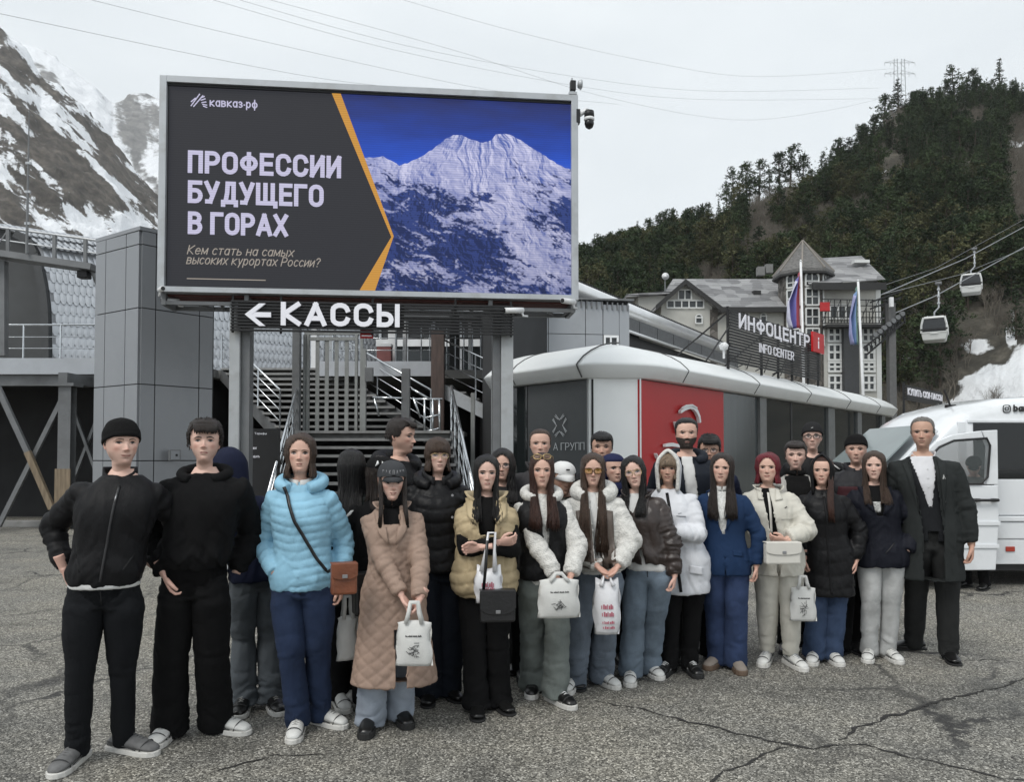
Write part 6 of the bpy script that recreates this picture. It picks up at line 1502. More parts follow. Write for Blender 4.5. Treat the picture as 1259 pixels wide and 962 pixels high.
def make_hand(kind):
 mb = MB(); r_ = 1.0
 mb.tube([(0,0,.09),(0,0,.04),(0,0,0)],[.027,.024,.023],12, True, .78)
 mb.tube([(0,0,.005),(0,.001,-.03),(0,.002,-.065),(0,.002,-.088)],[.023,.031,.037,.034],12, True, .42) if False else None
 k = 6; prof = [(0.02,.024,.019),(0,.026,.018),(-.03,.036,.0165),(-.06,.041,.015),(-.085,.040,.0125),(-.094,.034,.009)]
 base = len(mb.v); n = 14
 for z, wy, wx in prof:
  for j in range(n): a = 6.28318*j/n; mb.v.append((wx*math.cos(a), wy*math.sin(a), z))
 for i in range(len(prof)-1):
  for j in range(n): a, b = base+i*n+j, base+i*n+(j+1) % n; mb.f.append((a, b, b+n, a+n)); mb.m.append(0)
 mb.f.append(tuple(base+j for j in range(n))[::-1]); mb.f.append(tuple(base+(len(prof)-1)*n+j for j in range(n))); mb.m += [0,0]
 curls = {'relaxed': (.30,.42,.35), 'grip': (1.25,1.35,.9), 'half': (.75,.8,.5)}[kind]
 for fi, (y, L_, rr) in enumerate([(-.030,.072,.0088),(-.0105,.080,.0092),(.010,.074,.0088),(.029,.058,.0078)]):
  p = Vector((0, y, -.082)); a = curls[0]*(1+.12*fi)*.6; pts = [p.copy()]; ang = a
  for s, seg in enumerate((.46,.30,.24)):
   p = p+Vector((-math.sin(ang),(y*.10 if s == 0 else 0) , -math.cos(ang)))*(L_*seg); pts.append(p.copy()); ang += curls[1]*(1+.08*fi)*(1 if s == 0 else .8)
  mb.tube(pts, [rr*1.08, rr, rr*.93, rr*.72],8)
 t = [Vector((-.004,-.026,-.022)), Vector((-.016,-.046,-.048)), Vector((-.026,-.05,-.076)), Vector((-.034 if kind != 'relaxed' else -.028,-.042,-.100))]
 mb.tube(t, [.0135,.0125,.0105,.0082],8)
 me = remesh(mb, .0036,2); co = get_co(me); f = [tuple(p.vertices) for p in me.polygons]; bpy.data.meshes.remove(me); return co, f
HANDS = {k: make_hand(k) for k in ('relaxed', 'grip', 'half')}
BODY = {'m': [(.44,.080,.052,.058),(.48,.090,.060,.066),(.53,.091,.062,.068),(.58,.086,.060,.058),(.63,.084,.059,.052),(.68,.090,.063,.056),(.73,.098,.067,.062),(.77,.100,.060,.062),(.80,.094,.050,.057),(.822,.074,.042,.052),(.838,.054,.036,.046),(.862,.036,.030,.038)],
  'f': [(.44,.078,.050,.058),(.48,.090,.058,.068),(.53,.091,.058,.066),(.58,.079,.054,.052),(.62,.072,.052,.047),(.68,.077,.060,.050),(.72,.083,.070,.053),(.755,.085,.062,.056),(.79,.081,.048,.052),(.813,.065,.038,.046),(.832,.046,.032,.041),(.858,.032,.027,.034)]}
def body_at(sex, z):
 B = np.array(BODY[sex]); return [np.interp(z, B[:, 0], B[:, i]) for i in (1,2,3)]
class Person:
 def __init__(s, label, cx, Y, top, sex='f', hat=.02, yaw=0, hyaw=0, hpitch=0, hroll=0, hx=None, skin='light', v=None, group=None, feet=None, sx=1.0, h=None, turn=None, lean=0, seed=1, headscale=1.02, look=None):
  """cx: column of the torso, Y: distance, top: line of the head top; yaw turns the body (deg, + = towards image right)"""
  s.sex = sex; s.rnd = random.Random(seed*7+3); s.seed = seed
  X = (cx-CX)*Y/FPX; ztop = P(cx, top, Y).z
  s.H = (h or (ztop-hat)); s.hs = (.226 if sex == 'm' else .213)*headscale*(s.H/(1.78 if sex == 'm' else 1.66)) ** .35
  face = math.atan2(-X, Y); s.rz = face*.55+R(yaw) if turn is None else R(turn)
  s.t = thing('person', label, 'person', (X, Y, 0), s.rz, group); s.X, s.Y = X, Y
  s.v = dict(wide=s.rnd.uniform(.96,1.04), jaw=s.rnd.uniform(.93,1.05)*(1 if sex == 'm' else .95), nose=s.rnd.uniform(.8,1.15), eye=s.rnd.uniform(.92,1.12), mouth=s.rnd.uniform(.9,1.12), ez=s.rnd.uniform(-.008,.008), browz=s.rnd.uniform(-.008,.010), slant=s.rnd.uniform(-.5,1.2)); s.v.update(v or {}); s.skin = SKIN[skin]; s.sx = sx*.95; s.lean = lean
  s.look = face-s.rz+R(hyaw) if look is None else R(look)   # head looks at the camera unless hyaw says otherwise
  s.hoff = 0.0
  if hx is not None: s.hoff = (hx-cx)*Y/FPX/max(.3, math.cos(s.rz))
  hp = Vector((s.hoff, -.012, s.H-s.hs))
  piv = Vector((0,.02,.05))*s.hs
  s.HM = Matrix.Translation(hp+piv) @ Matrix.Rotation(s.look, 4, 'Z') @ Matrix.Rotation(R(hroll),4, 'Y') @ Matrix.Rotation(R(hpitch),4, 'X') @ Matrix.Translation(-piv) @ Matrix.Scale(s.hs, 4)
  s.feetpx = feet
  s.body_mb = MB(); s.gar = []; s.arms = {}
  s.legs = {}; s.sway = s.rnd.uniform(-.014,.014)*s.H
  for side, k in ((-1,0),(1,1)):
   hip = Vector((side*.050*s.H+s.sway, 0,.50*s.H))
   if feet:
    fx, fy = feet[k][:2]; g_ = PZ(fx, fy, 0); q = s.inv(g_); ank = Vector((q.x, q.y+.03,.045*s.H))
   else: ank = Vector((side*.065*s.H, s.rnd.uniform(-.03,.03),.045*s.H))
   kn = hip.lerp(ank, .49)+Vector((0,-.010-.018*s.rnd.random(),0))*s.H; kn.z = .275*s.H
   s.legs[side] = (hip, kn, ank)
 def cxz(s, z): return s.hoff*max(0, min(1.1,(z-.55)/.25))+s.sway*math.exp(-((z-.52)/.13) ** 2)
 def inv(s, p):
  d = Vector((p.x-s.X, p.y-s.Y, p.z)); c, n_ = math.cos(-s.rz), math.sin(-s.rz); return Vector((d.x*c-d.y*n_, d.x*n_+d.y*c, d.z))
 def arm(s, side, wrist, hand='relaxed', hint=None, hdir=None, roll=0, show=True):
  """wrist in fractions of H (x outward is given with its own sign)"""
  H = s.H; sh = Vector((side*(.096 if s.sex == 'm' else .080)*s.sx*H+s.hoff*.8,.004*H, (.794 if s.sex == 'm' else .787)*H)); W = Vector(wrist)*H
  a, b = .170*H, .150*H; d = W-sh; L_ = d.length
  if L_ > (a+b)*.995: W = sh+d*((a+b)*.995/L_); d = W-sh; L_ = d.length
  ca = (a*a+L_*L_-b*b)/(2*a*L_); ca = max(-1, min(1, ca)); sa = math.sqrt(1-ca*ca)
  hint = Vector(hint) if hint else Vector((side*.45,1,-.2)); n_ = d.normalized(); hp = (hint-n_*hint.dot(n_)).normalized()
  el = sh+n_*(a*ca)+hp*(a*sa); s.arms[side] = (sh, el, W)
  fd = (W-el).normalized()
  if hand:
   co, f = HANDS[hand]; hd = Vector(hdir).normalized() if hdir else fd
   zax = -hd; px_ = Vector((side, 0,0)); px_ = (px_-zax*px_.dot(zax)).normalized(); yax = zax.cross(px_)
   Rm = Matrix((px_, yax, zax)).transposed().to_4x4() @ Matrix.Rotation(R(roll)*side, 4, 'Z')
   sc = .98*H/1.72*(1.0 if s.sex == 'm' else .93)
   c2 = co.copy()*sc
   if side < 0: c2[:, 1] *= 1.0
   M_ = np.array(Rm.to_3x3()); w3 = c2 @ M_.T
   th = M_ @ np.array([0,-1,0])
   if th[1] > .2: c2[:, 1] *= -1; w3 = c2 @ M_.T; f = [q[::-1] for q in f]
   w3 = w3+np.array(W); n0 = len(s.body_mb.v); s.body_mb.v += [tuple(q) for q in w3.tolist()]; s.body_mb.f += [tuple(i+n0 for i in q) for q in f]; s.body_mb.m += [0]*len(f)
   s.handpos = s.__dict__.get('handpos', {}); s.handpos[side] = W+hd*.085*H/1.72
 def finish_body(s):
  H = s.H; G = head_grid(s.sex, s.v); ns, na = G.shape[:2]; co = G.reshape(-1,3)
  s.headco = G
  hm = np.array(s.HM); base0 = np.array(Matrix.Translation(Vector((s.hoff, -.012, H-s.hs))) @ Matrix.Scale(s.hs, 4))
  h1 = np.c_[co, np.ones(len(co))]; A = (h1 @ hm.T)[:, :3]; B = (h1 @ base0.T)[:, :3]
  wgt = np.clip((co[:, 2]+.28)/.30,0,1)[:, None]; wgt = wgt*wgt*(3-2*wgt); W3 = A*wgt+B*(1-wgt)
  mb = MB(); mb.v = [tuple(q) for q in W3.tolist()]; mb.f = grid_faces(ns, na) + [tuple(range(na))]; mb.m = [0]*len(mb.f)
  for sd in (-1,1):
   n0 = len(mb.v); k1, k2 = 8,10
   for i in range(k1+1):
    for j in range(k2):
     a, b = math.pi*i/k1,2*math.pi*j/k2; e = Vector((math.sin(a)*math.cos(b)*.028, math.sin(a)*math.sin(b)*.062, math.cos(a)*.098-.0))
     if e.x*1 > 0 and abs(e.y) < .03 and abs(e.z) < .06: e.x *= .3
     e = Matrix.Rotation(R(-14),3, 'X') @ e; e = Matrix.Rotation(R(sd * -22),3, 'Z') @ Vector((e.x*sd, e.y, e.z))
     p = s.HM @ (Vector((sd*(.318*s.v.get('wide', 1)),.055,.455))+e); mb.v.append(tuple(p))
   for i in range(k1):
    for j in range(k2): a, b = n0+i*k2+j, n0+i*k2+(j+1) % k2; mb.f.append((a, b, b+k2, a+k2)); mb.m.append(0)
  rings = [(s.cxz(z),0, z*H, hx*H*.88*s.sx, yf*H*.8, yb*H*.8) for z, hx, yf, yb in BODY[s.sex] if z > .5]
  lathe_rings(mb, rings, 16)
  for sd, (a, b, c) in s.arms.items():
   fd = (c-b).normalized(); mb.tube([a, a.lerp(b, .5), b, b.lerp(c, .4), c-fd*.01],[.026*H, .025*H, .021*H, .0185*H, .0135*H],12)
  for sd, (a, b, c) in s.legs.items(): mb.tube([a+Vector((0,0,.02)), a.lerp(b, .5), b, b.lerp(c, .4), c],[.036*H, .036*H, .028*H, .026*H, .019*H],12)
  n0 = len(mb.v); mb.v += s.body_mb.v; mb.f += [tuple(i+n0 for i in f) for f in s.body_mb.f]; mb.m += s.body_mb.m
  o = mb.build('body', s.skin, s.t, True); s.body = o
  hx_, hz_ = co[:, 0], co[:, 2]; fr_ = np.clip(-co[:, 1]*3,0,1)
  bl = (.9*np.exp(-((np.abs(hx_)-.20)/.07) ** 2-((hz_-.37)/.07) ** 2)+.9*np.exp(-(hx_/.05) ** 2-((hz_-.35)/.05) ** 2)+.35*np.exp(-(hx_/.12) ** 2-((hz_-.06)/.06) ** 2)+.45*np.exp(-((np.abs(hx_)-.14)/.07) ** 2-((hz_-.47)/.03) ** 2))*fr_
  stb = s.v.get('stubble', .25 if s.sex == 'm' else 0)*np.clip((.30-hz_+.3*np.clip(np.abs(hx_)-.15,0,1))/.06,0,1)*np.clip((hz_+.06)/.06,0,1)*(co[:, 1] < .0)
  for nm_, val in (('blush', bl),('stubble', stb)):
   at = o.data.attributes.new(nm_, 'FLOAT', 'POINT'); full = np.zeros(len(o.data.vertices), np.float32); full[:len(val)] = val
   if nm_ == 'blush': full[len(val):len(val)+180] = .6; full[len(full)-len(s.body_mb.v):] = .35
   at.data.foreach_set('value', full)
  s.hb = BVHTree.FromPolygons([tuple(q) for q in co.tolist()], grid_faces(ns, na))
  return o
 def face_y(s, x, z, side=-1):
  h = s.hb.ray_cast(Vector((x, side*2.0, z)), Vector((0,-side, 0))); return h[0].y if h[0] else -.35
 def face_patch(s, name, pts, m, lift=.006, parent=None, layers=None):
  """flat outline (x,z) laid on the face"""
  V = [s.HM @ Vector((x, s.face_y(x, z)-lift, z)) for x, z in pts]; cx = sum(p[0] for p in pts)/len(pts); cz = sum(p[1] for p in pts)/len(pts)
  V.append(s.HM @ Vector((cx, s.face_y(cx, cz)-lift*1.4, cz))); n = len(pts)
  return mesh_obj(name, V, [(i, (i+1) % n, n) for i in range(n)], m, parent or s.t, True)
 def face(s, brow=1.0, lips='rose', smile=0.0, browm=None, lid=.6, beard=None, closed=False):
  ex, ez = .143*(s.v['wide']*.5+.5),.496+s.v['ez']; eS = s.v['eye']; sl = s.v['slant']
  for sd in (-1,1):
   mbv, mbf, mbm = [],[],[]
   def disc(cx, cz, rx, rz, lift, mi, k=14, cut=1.0):
    n0 = len(mbv); pts = []
    for i in range(k):
     a = 6.2832*i/k; z_ = math.sin(a)*rz; z_ = min(z_, rz*cut) if mi == 1 else z_
     pts.append((cx+math.cos(a)*rx, cz+z_+(.006*math.cos(a)*sd)))
    for x, z in pts: mbv.append(s.HM @ Vector((x, s.face_y(x, z)-lift, z)))
    mbv.append(s.HM @ Vector((cx, s.face_y(cx, cz)-lift-.008, cz)))
    for i in range(k): mbf.append((n0+i, n0+(i+1) % k, n0+k)); mbm.append(mi)
   if not closed:
    disc(sd*ex, ez, .058*eS, .018*eS*(1-.25*max(0, smile)),.004,0); disc(sd*ex, ez+.002,.033,.022*eS, .008,1, cut=.7)
   n0 = len(mbv); k = 9
   for i in range(k):
    f = i/(k-1); x = sd*(ex+(f-.5)*.140); z = ez+.021*eS*math.sin(math.pi*f) ** .7+.008*f*sl-(.02 if closed else 0); th = (.024 if s.sex == 'f' else .015)*(.35+math.sin(math.pi*min(1, f*1.1)))
    for dz in (0, th): mbv.append(s.HM @ Vector((x, s.face_y(x, z+dz)-.010, z+dz)))
   for i in range(k-1): mbf.append((n0+2*i, n0+2*i+2, n0+2*i+3, n0+2*i+1)); mbm.append(2)
   mesh_obj('eye', mbv, mbf, [EYEW, IRIS, LASH], s.t, True, mbm)
   V = []; k = 9; bt = (.036 if s.sex == 'm' else .027)*brow
   for i in range(k):
    f = i/(k-1); x = sd*(.055+.165*f); z = .568+s.v['browz']+.024*math.sin(math.pi*min(1, f*.95) ** 1.1)-.012*f; th = bt*(1-.75*f ** 2)
    for dz in (-th/2, th/2): V.append(s.HM @ Vector((x, s.face_y(x, z+dz)-.007, z+dz)))
   mesh_obj('eyebrow', V, [(2*i, 2*i+2,2*i+3,2*i+1) for i in range(k-1)], browm or HAIR['dark'], s.t, True)
  V = []; F = []; MI = []; k = 11; lw = .088*(1+.22*smile)*s.v['mouth']
  for i in range(k):
   f = i/(k-1)*2-1; x = f*lw; cz = .211+smile*.028*f*f; up = .022*(1-abs(f) ** 2.2)*(1-.22*math.exp(-(f/.18) ** 2)); dn = .027*(1-abs(f) ** 2)
   for dz in (up+.002,.0025,-.0025,-dn-.002): V.append(s.HM @ Vector((x, s.face_y(x, cz+dz)-.005, cz+dz)))
  for i in range(k-1):
   for j, mi in ((0,0),(1,1),(2,0)): F.append((4*i+j, 4*i+j+1,4*i+4+j+1,4*i+4+j)); MI.append(mi)
  mesh_obj('lips', V, F, [LIPM[lips], mat('mouth_line', (.07,.025,.022),.6, var=0)], s.t, True, MI)
 def shell(s, name, m, mask, off, noise=0.0, nf=9, z_ext=None, seed=0, parent=None, fade=True):
  G = s.headco; ns, na = G.shape[:2]; C = np.array([0,.03,.5]);
  di = G-C; L_ = np.linalg.norm(di, axis=-1, keepdims=True); di = di/L_
  X_, Y_, Z_ = G[..., 0], G[..., 1], G[..., 2]
  mk = mask(X_, Y_, Z_); o_ = off(X_, Y_, Z_) if callable(off) else np.full(X_.shape, float(off))
  nzv = (fbm(np.stack([X_.ravel()*nf, Y_.ravel()*nf, Z_.ravel()*nf+s.seed*5+seed],1),3).reshape(X_.shape)-.5)*noise
  edge = np.clip(mk*6,0,1) if fade else np.ones_like(mk)
  Pp = G+di*((o_+nzv)*edge-.012*(1-edge))[..., None]
  co = Pp.reshape(-1,3); h1 = np.c_[co, np.ones(len(co))] @ np.array(s.HM).T
  F = [f for f in grid_faces(ns, na) if (mk.reshape(-1)[list(f)] > -.04).all()]
  if (mk[0] > 0).all(): F.append(tuple(range(na)))
  used = sorted({i for f in F for i in f}); mp = {u: i for i, u in enumerate(used)}
  return mesh_obj(name, h1[used, :3].tolist(),[tuple(mp[i] for i in f) for f in F], m, parent or s.t, True)
 def lock(s, mb, pts, w0, th, drape=None, tip=.25):
  """one hair lock: flattened tapering tube"""
  n = len(pts); rad = [w0*(1-(1-tip)*(i/(n-1)) ** 2.5) for i in range(n)]
  mb.tube(pts, rad, 5, True, th)
 def front_y(s, x, z, margin):
  """y just in front of the outermost garment at local x,z"""
  best = None
  for b in s.gar:
   h = b.ray_cast(Vector((x, -1.5, z)), Vector((0,1,0)))
   if h[0] is not None and (best is None or h[0].y < best): best = h[0].y
  return None if best is None else best-margin
 def back_y(s, x, z, margin):
  best = None
  for b in s.gar:
   h = b.ray_cast(Vector((x, 1.5, z)), Vector((0,-1,0)))
   if h[0] is not None and (best is None or h[0].y > best): best = h[0].y
  return None if best is None else best+margin
 def long_hair(s, m, length, part=0.0, front=1.0, vol=.045, n=70, curl=0.0, face_edge=52, fringe=False, back=True, tidy=1.0, wid=.055):
  """length: how far below the chin the ends hang (m). front: share of side hair brought over the shoulders"""
  hs = s.hs; rn = s.rnd; face_edge -= 5; n = int(n*1.9); wid *= .66
  def hairmask(X, Y, Z):
   az = np.degrees(np.arctan2(np.abs(X),-Y)); line = .80-.0*az
   top = (Z-np.interp(az, [0,12,26,38,48],[.83,.81,.72,.60,.45]))*8
   sidem = np.minimum((az-(face_edge+6))/12,(Z-.02)*6)
   return np.maximum(np.minimum(top, 1), np.minimum(sidem, 1))
  s.shell('hair_base', m, hairmask, lambda X, Y, Z: .018+vol*.6*np.clip((Z-.35)*2,.3,1),.012,8)
  cx, cy, cz = 0,.035,.49; ax, ay_f, ay_b, az_ = .338*s.v.get('wide', 1)+vol, .392+vol*.6,.452+vol, .515+vol*.7
  def path(side, azdeg, th_off, wob):
   az = R(azdeg); out = []
   a0 = R(max(8, azdeg*.35)) if azdeg < 100 else R(azdeg*.8)
   for k in range(9):
    f = k/8; th = R(6+84*f); aa = a0+(az-a0)*min(1, f*1.5) ** 1.2
    sx, sy = math.sin(aa)*side, -math.cos(aa); ay = ay_f if sy < 0 else ay_b
    x = cx+part*(1-f) ** 2+math.sin(th)*sx*(ax+th_off); y = cy+math.sin(th)*sy*(ay+th_off); z = cz+math.cos(th)*(az_+th_off)
    out.append(Vector((x, y, z)))
   return out
  def hang(side, azdeg, head_pts, L_, spread, isfront, wob, endx=0):
   pts = [s.HM @ p for p in head_pts]; p = pts[-1].copy(); chin = s.HM @ Vector((0,-.3,0)); steps = 10; total = (p.z-chin.z)+L_; ctr = s.HM @ Vector((0,.03,0))
   for k in range(1, steps+1):
    f = k/steps; q = Vector((p.x, p.y, p.z-total*f)); d = Vector((q.x-ctr.x, q.y-ctr.y, 0))
    neckf = math.exp(-((f-.38)/.3) ** 2)*.12
    q.x -= d.x*neckf; q.y -= d.y*neckf
    if isfront:
     q.x += (endx-0)*f;
     if q.z < s.H*.86:
      bl = min(1,(s.H*.86-q.z)/.06); ty = s.front_y(q.x, q.z, .006+th_extra)
      if ty is not None: q.y = q.y*(1-bl)+min(q.y+.0, ty)*bl if ty < q.y or bl < 1 else ty
    elif q.z < s.H*.86:
     bl = min(1,(s.H*.86-q.z)/.06); ty = s.back_y(q.x, q.z, .006+th_extra)
     if ty is not None: q.y = q.y*(1-bl)+max(q.y, ty)*bl
    q.x += math.sin(f*9+wob*6)*curl*(.3+f); q.y += math.cos(f*8+wob*5)*curl*.6
    pts.append(q)
   return pts
  for side in (-1,1):
   V = []; rows = 0; azs = list(range(face_edge+4,185,11)); th_extra = .004
   for a in azs:
    isf = a < 60+50*front; V.append(hang(side, a, path(side, a, -.01,0), length*.95,0, isf, 0, endx=side*(-.05+.07*(a-45)/60)*min(1, length/.3)))
   nr = len(V[0]); W = [p for r_ in V for p in r_]; F = [(i*nr+j, (i+1)*nr+j, (i+1)*nr+j+1, i*nr+j+1) for i in range(len(azs)-1) for j in range(nr-1) if j < 12 or (azs[i] < 60+50*front) == (azs[i+1] < 60+50*front)]
   F = [f for f in F if max((W[f[0]]-W[f[1]]).length, (W[f[2]]-W[f[3]]).length) < .11]
   o = mesh_obj('hair_fall', W, F, m, s.t, True); md = o.modifiers.new('s', 'SOLIDIFY'); md.thickness = .012; md.offset = 0
  mb = MB()
  for i in range(n):
   side = -1 if i % 2 else 1; a = face_edge+(182-face_edge)*rn.random() ** 1.7; isf = a < 60+50*front; th_extra = rn.uniform(.006,.014)
   hp = path(side, a+rn.uniform(-3,3), rn.uniform(-.005,.018),0); Ln = length*rn.uniform(.86,1.03)*(1 if tidy > .5 else rn.uniform(.7,1.1))
   s.lock(mb, hang(side, a, hp, Ln, 0, isf, rn.random(), endx=side*rn.uniform(-.055,.03)*min(1, length/.3) if isf else 0), rn.uniform(.7,1.2)*wid*hs, .5, tip=.3)
  if fringe:
   for i in range(26):
    f = i/25*2-1; x0 = f*.10+part; pts = []
    for k in range(7):
     g_ = k/6; x = x0+(f*.27-x0)*g_; z = 1.0-.42*g_ ** 1.5+rn.uniform(-.01,.01)+abs(f) * -.03*g_;
     y = -(.02+.42*math.sin(min(1, g_*1.25)*math.pi/2))*(1-.18*f*f)+.01; pts.append(s.HM @ Vector((x, y, z)))
    s.lock(mb, pts, .03*hs, .5, tip=.35)
  mb.build('hair', m, s.t, True, fix=False)
 def bob(s, m, length=.0, part=.05, vol=.06, n=80, face_edge=50, fringe=False, flick=.0):
  s.long_hair(m, length, part, 1.0, vol, n, .003, face_edge, fringe, wid=.06)
 def short_hair(s, m, top=.07, sides=.025, fringe=0.0, n=130, hairline=.80, wave=.0, back_low=.12, dirx=.3):
  hs = s.hs; rn = s.rnd; n = int(n*2)
  def mask(X, Y, Z):
   az = np.degrees(np.arctan2(np.abs(X),-Y)); line = np.interp(az, [0,25,45,58,66,78,95,120,180],[hairline, hairline-.01, hairline-.04,.66,.50,.44,.46,.30, back_low]); return (Z-line)*4
  def off(X, Y, Z): return sides+(top-sides)*np.clip((Z-.62)/.28,0,1) ** 1.2
  s.shell('hair_base', m, mask, lambda X, Y, Z: off(X, Y, Z)*.8,.02,10)
  mb = MB(); G = s.headco
  for i in range(n):
   az = rn.uniform(-180,180); zt = rn.uniform(.62,1.0) ** .8 if rn.random() < .75 else rn.uniform(.45,.7)
   a = R(az); r_ = math.sqrt(max(0,1-((zt-.5)/.52) ** 2)); yy = -math.cos(a)*r_*(.39 if math.cos(a) > 0 else .45)+.02; xx = math.sin(a)*r_*.335
   line = np.interp(abs(az),[0,25,45,58,66,78,95,120,180],[hairline, hairline-.01, hairline-.04,.66,.52,.48,.48,.34,.16])
   if zt < line+.02: continue
   L_ = .10+.9*(top if zt > .7 else sides); pts = []
   for k in range(5):
    f = k/4; lift = off(0,0, np.array(zt))*(.75+.35*math.sin(f*2.6)); d = Vector((xx, yy-.02, zt-.5)).normalized()
    flow = Vector((math.sin(a)*.6+dirx*.5,-.75 if zt > .75 else -.1,-.25 if zt > .8 else -1)).normalized(); q = Vector((xx, yy, zt))+d*float(lift)+flow*(L_*f) ;
    e = Vector((q.x/(.335+float(lift)),(q.y-.02)/((.39 if q.y < 0 else .45)+float(lift)),(q.z-.5)/(.51+float(lift)))); e_l = e.length; q = Vector((q.x/e_l, (q.y-.02)/e_l+.02,(q.z-.5)/e_l+.5))
    q.x += wave*math.sin(f*5+i); q.z += wave*.6*math.cos(f*5+i*2); pts.append(s.HM @ q)
   s.lock(mb, pts, rn.uniform(.012,.024)*hs, .55, tip=.15)
  if fringe:
   for i in range(30):
    f = i/29*2-1; x0 = f*.24; pts = []
    for k in range(6):
     g_ = k/5; x = x0+dirx*.12*g_+rn.uniform(-.006,.006); z = .98-(.98-(hairline-fringe*rn.uniform(.75,1.1)))*g_ ** 1.6; y = -(.06+(.36+top*.55)*math.sin(min(1, g_*1.3)*math.pi/2))*math.sqrt(max(.2,1-(x/.42) ** 2)); pts.append(s.HM @ Vector((x, y, z)))
    s.lock(mb, pts, .032*hs, .5, tip=.25)
  mb.build('hair', m, s.t, True, fix=False)
 def beanie(s, m, low=.69, cuff=.10, height=.06, backlow=.45, logo=False):
  def line(az): return np.interp(az, [0,40,80,120,180],[low, low-.01, low-.10, low-.17, backlow])
  def mask(X, Y, Z): az = np.degrees(np.arctan2(np.abs(X),-Y)); return (Z-line(az))*5
  s.shell('beanie', m, mask, lambda X, Y, Z: .038+height*np.clip((Z-.85)*5,0,1),.012,7, fade=False)
  V = []; n = 44; prof = [(-.006,.03),(-.01,.055),(.03,.066),(cuff*.8,.064),(cuff, .052),(cuff, .03)]
  for i in range(n):
   a = 2*math.pi*i/n; azd = abs((math.degrees(a)+180) % 360-180); zl = float(line(azd))
   for dz, o_ in prof:
    z = zl+dz; k = math.sqrt(max(.05,1-max(0,(z-.62)/.40) ** 2.4)); x = math.sin(a)*(.332*s.v.get('wide', 1)+o_)*(k*.5+.5 if z < .8 else k*.7+.28); y = -math.cos(a); y = y*((.388 if y < 0 else .448)+o_)*(k*.5+.5 if z < .8 else k*.7+.28)+.0
    V.append(s.HM @ Vector((x, y, z)))
  k = len(prof); F = [(i*k+j, i*k+j+1,((i+1) % n)*k+j+1,((i+1) % n)*k+j) for i in range(n) for j in range(k-1)]
  mesh_obj('beanie_cuff', V, F, m, s.t, True)
 def glasses(s, m, lens=None, rx=.105, rz=.072, zc=.485, top=False, thick=.009, up=0.0):
  mb = MB(); lm = MB()
  ya = -.42 if not top else -.36
  for sd in (-1,1):
   pts = []
   for i in range(17):
    a = 2*math.pi*i/16; c, n_ = math.cos(a), math.sin(a); f = 1/(abs(c) ** 3+abs(n_) ** 3) ** (1/3); x = sd*.145+c*rx*f; z = zc+up+n_*rz*f; y = ya-.02+.10*(abs(x)/.28) ** 2
    if top: y += (z-up)*.25-.08
    pts.append(s.HM @ Vector((x, y, z)))
   mb.tube(pts, thick*s.hs, 6); lm.v += [tuple(p) for p in pts[:-1]]; n0 = len(lm.v)-16; lm.f.append(tuple(range(n0, n0+16))); lm.m.append(0)
   mb.tube([s.HM @ Vector((sd*(.145+rx), ya+.07, zc+.03+up)), s.HM @ Vector((sd*.335,-.10, zc+.03+up*.9)), s.HM @ Vector((sd*.34,.08, zc+.0+up*.8))], thick*s.hs, 5)
  mb.tube([s.HM @ Vector((-.045, ya-.02, zc+.015+up)), s.HM @ Vector((0, ya-.03, zc+.025+up)), s.HM @ Vector((.045, ya-.02, zc+.015+up))], thick*s.hs, 5)
  o = mb.build('glasses', m, s.t, True)
  if lens: lm.build('lens', lens, o, fix=False)
 def limbdata(s, co):
  reg = np.zeros(len(co), int); tt = np.zeros(len(co))
  for sd, (a, b, c) in s.arms.items():
   A, B, C = map(np.array, (a, b, c))
   def seg(p, q):
    d = q-p; t = np.clip(((co-p) @ d)/(d @ d),0,1); return t, np.linalg.norm(co-(p+t[:, None]*d), axis=1)
   t1, d1 = seg(A, B); t2, d2 = seg(B, C); u = d1 < d2; t = np.where(u, t1,1+t2); d = np.minimum(d1, d2)
   inarm = (d < .075*s.H*1.0) & ((t > .18) | (np.abs(co[:, 0]) > abs(a.x)*1.15));
   cxd = np.hypot((co[:, 0])/(.1*s.H), co[:, 1]/(.07*s.H)); inarm &= (d/(.045*s.H) < cxd*1.2)
   reg[inarm] = 1 if sd < 0 else 2; tt[inarm] = t[inarm]
  return reg, tt
 def garment(s, name, m, zlo, ease=.012, sleeve=None, zhi=.843, flare=0.0, voxel=.011, fold=.006, puff=None, quilt=None, hemin=0.0, open_w=None, neckw=None, torso=True, smooth=4, fscale=1.0, shoulder=1.0, sleeve_end=1.0, cuff=None, split=None, drop=0.0, belly=0.0, parent=None, bust=0.0):
  """ease/sleeve radii in fractions of H"""
  H = s.H; mb = MB(); nz_ = 16
  zs = np.linspace(zlo, zhi, nz_)
  if torso:
   rings = []
   for z in zs:
    hx, yf, yb = body_at(s.sex, max(z, .46)); e = ease*(1 if z < .77 else max(.22,1-(z-.77)/.06*.8))
    fl = flare*max(0,(.62-z))/.2
    hem = hemin*max(0,1-(z-zlo)/.035)
    e *= .85; hx2 = hx*s.sx+e+fl-hem; yf2 = yf+e*1.1+fl*.8-hem+belly*math.exp(-((z-.58)/.07) ** 2)+bust*math.exp(-((z-.72)/.04) ** 2); yb2 = yb+e*1.0+fl*.8-hem
    if z >= .84 and neckw: hx2 = max(hx2, neckw);
    rings.append((s.cxz(z),0, z*H, hx2*H, yf2*H, yb2*H))
   lathe_rings(mb, rings, 26,2.35)
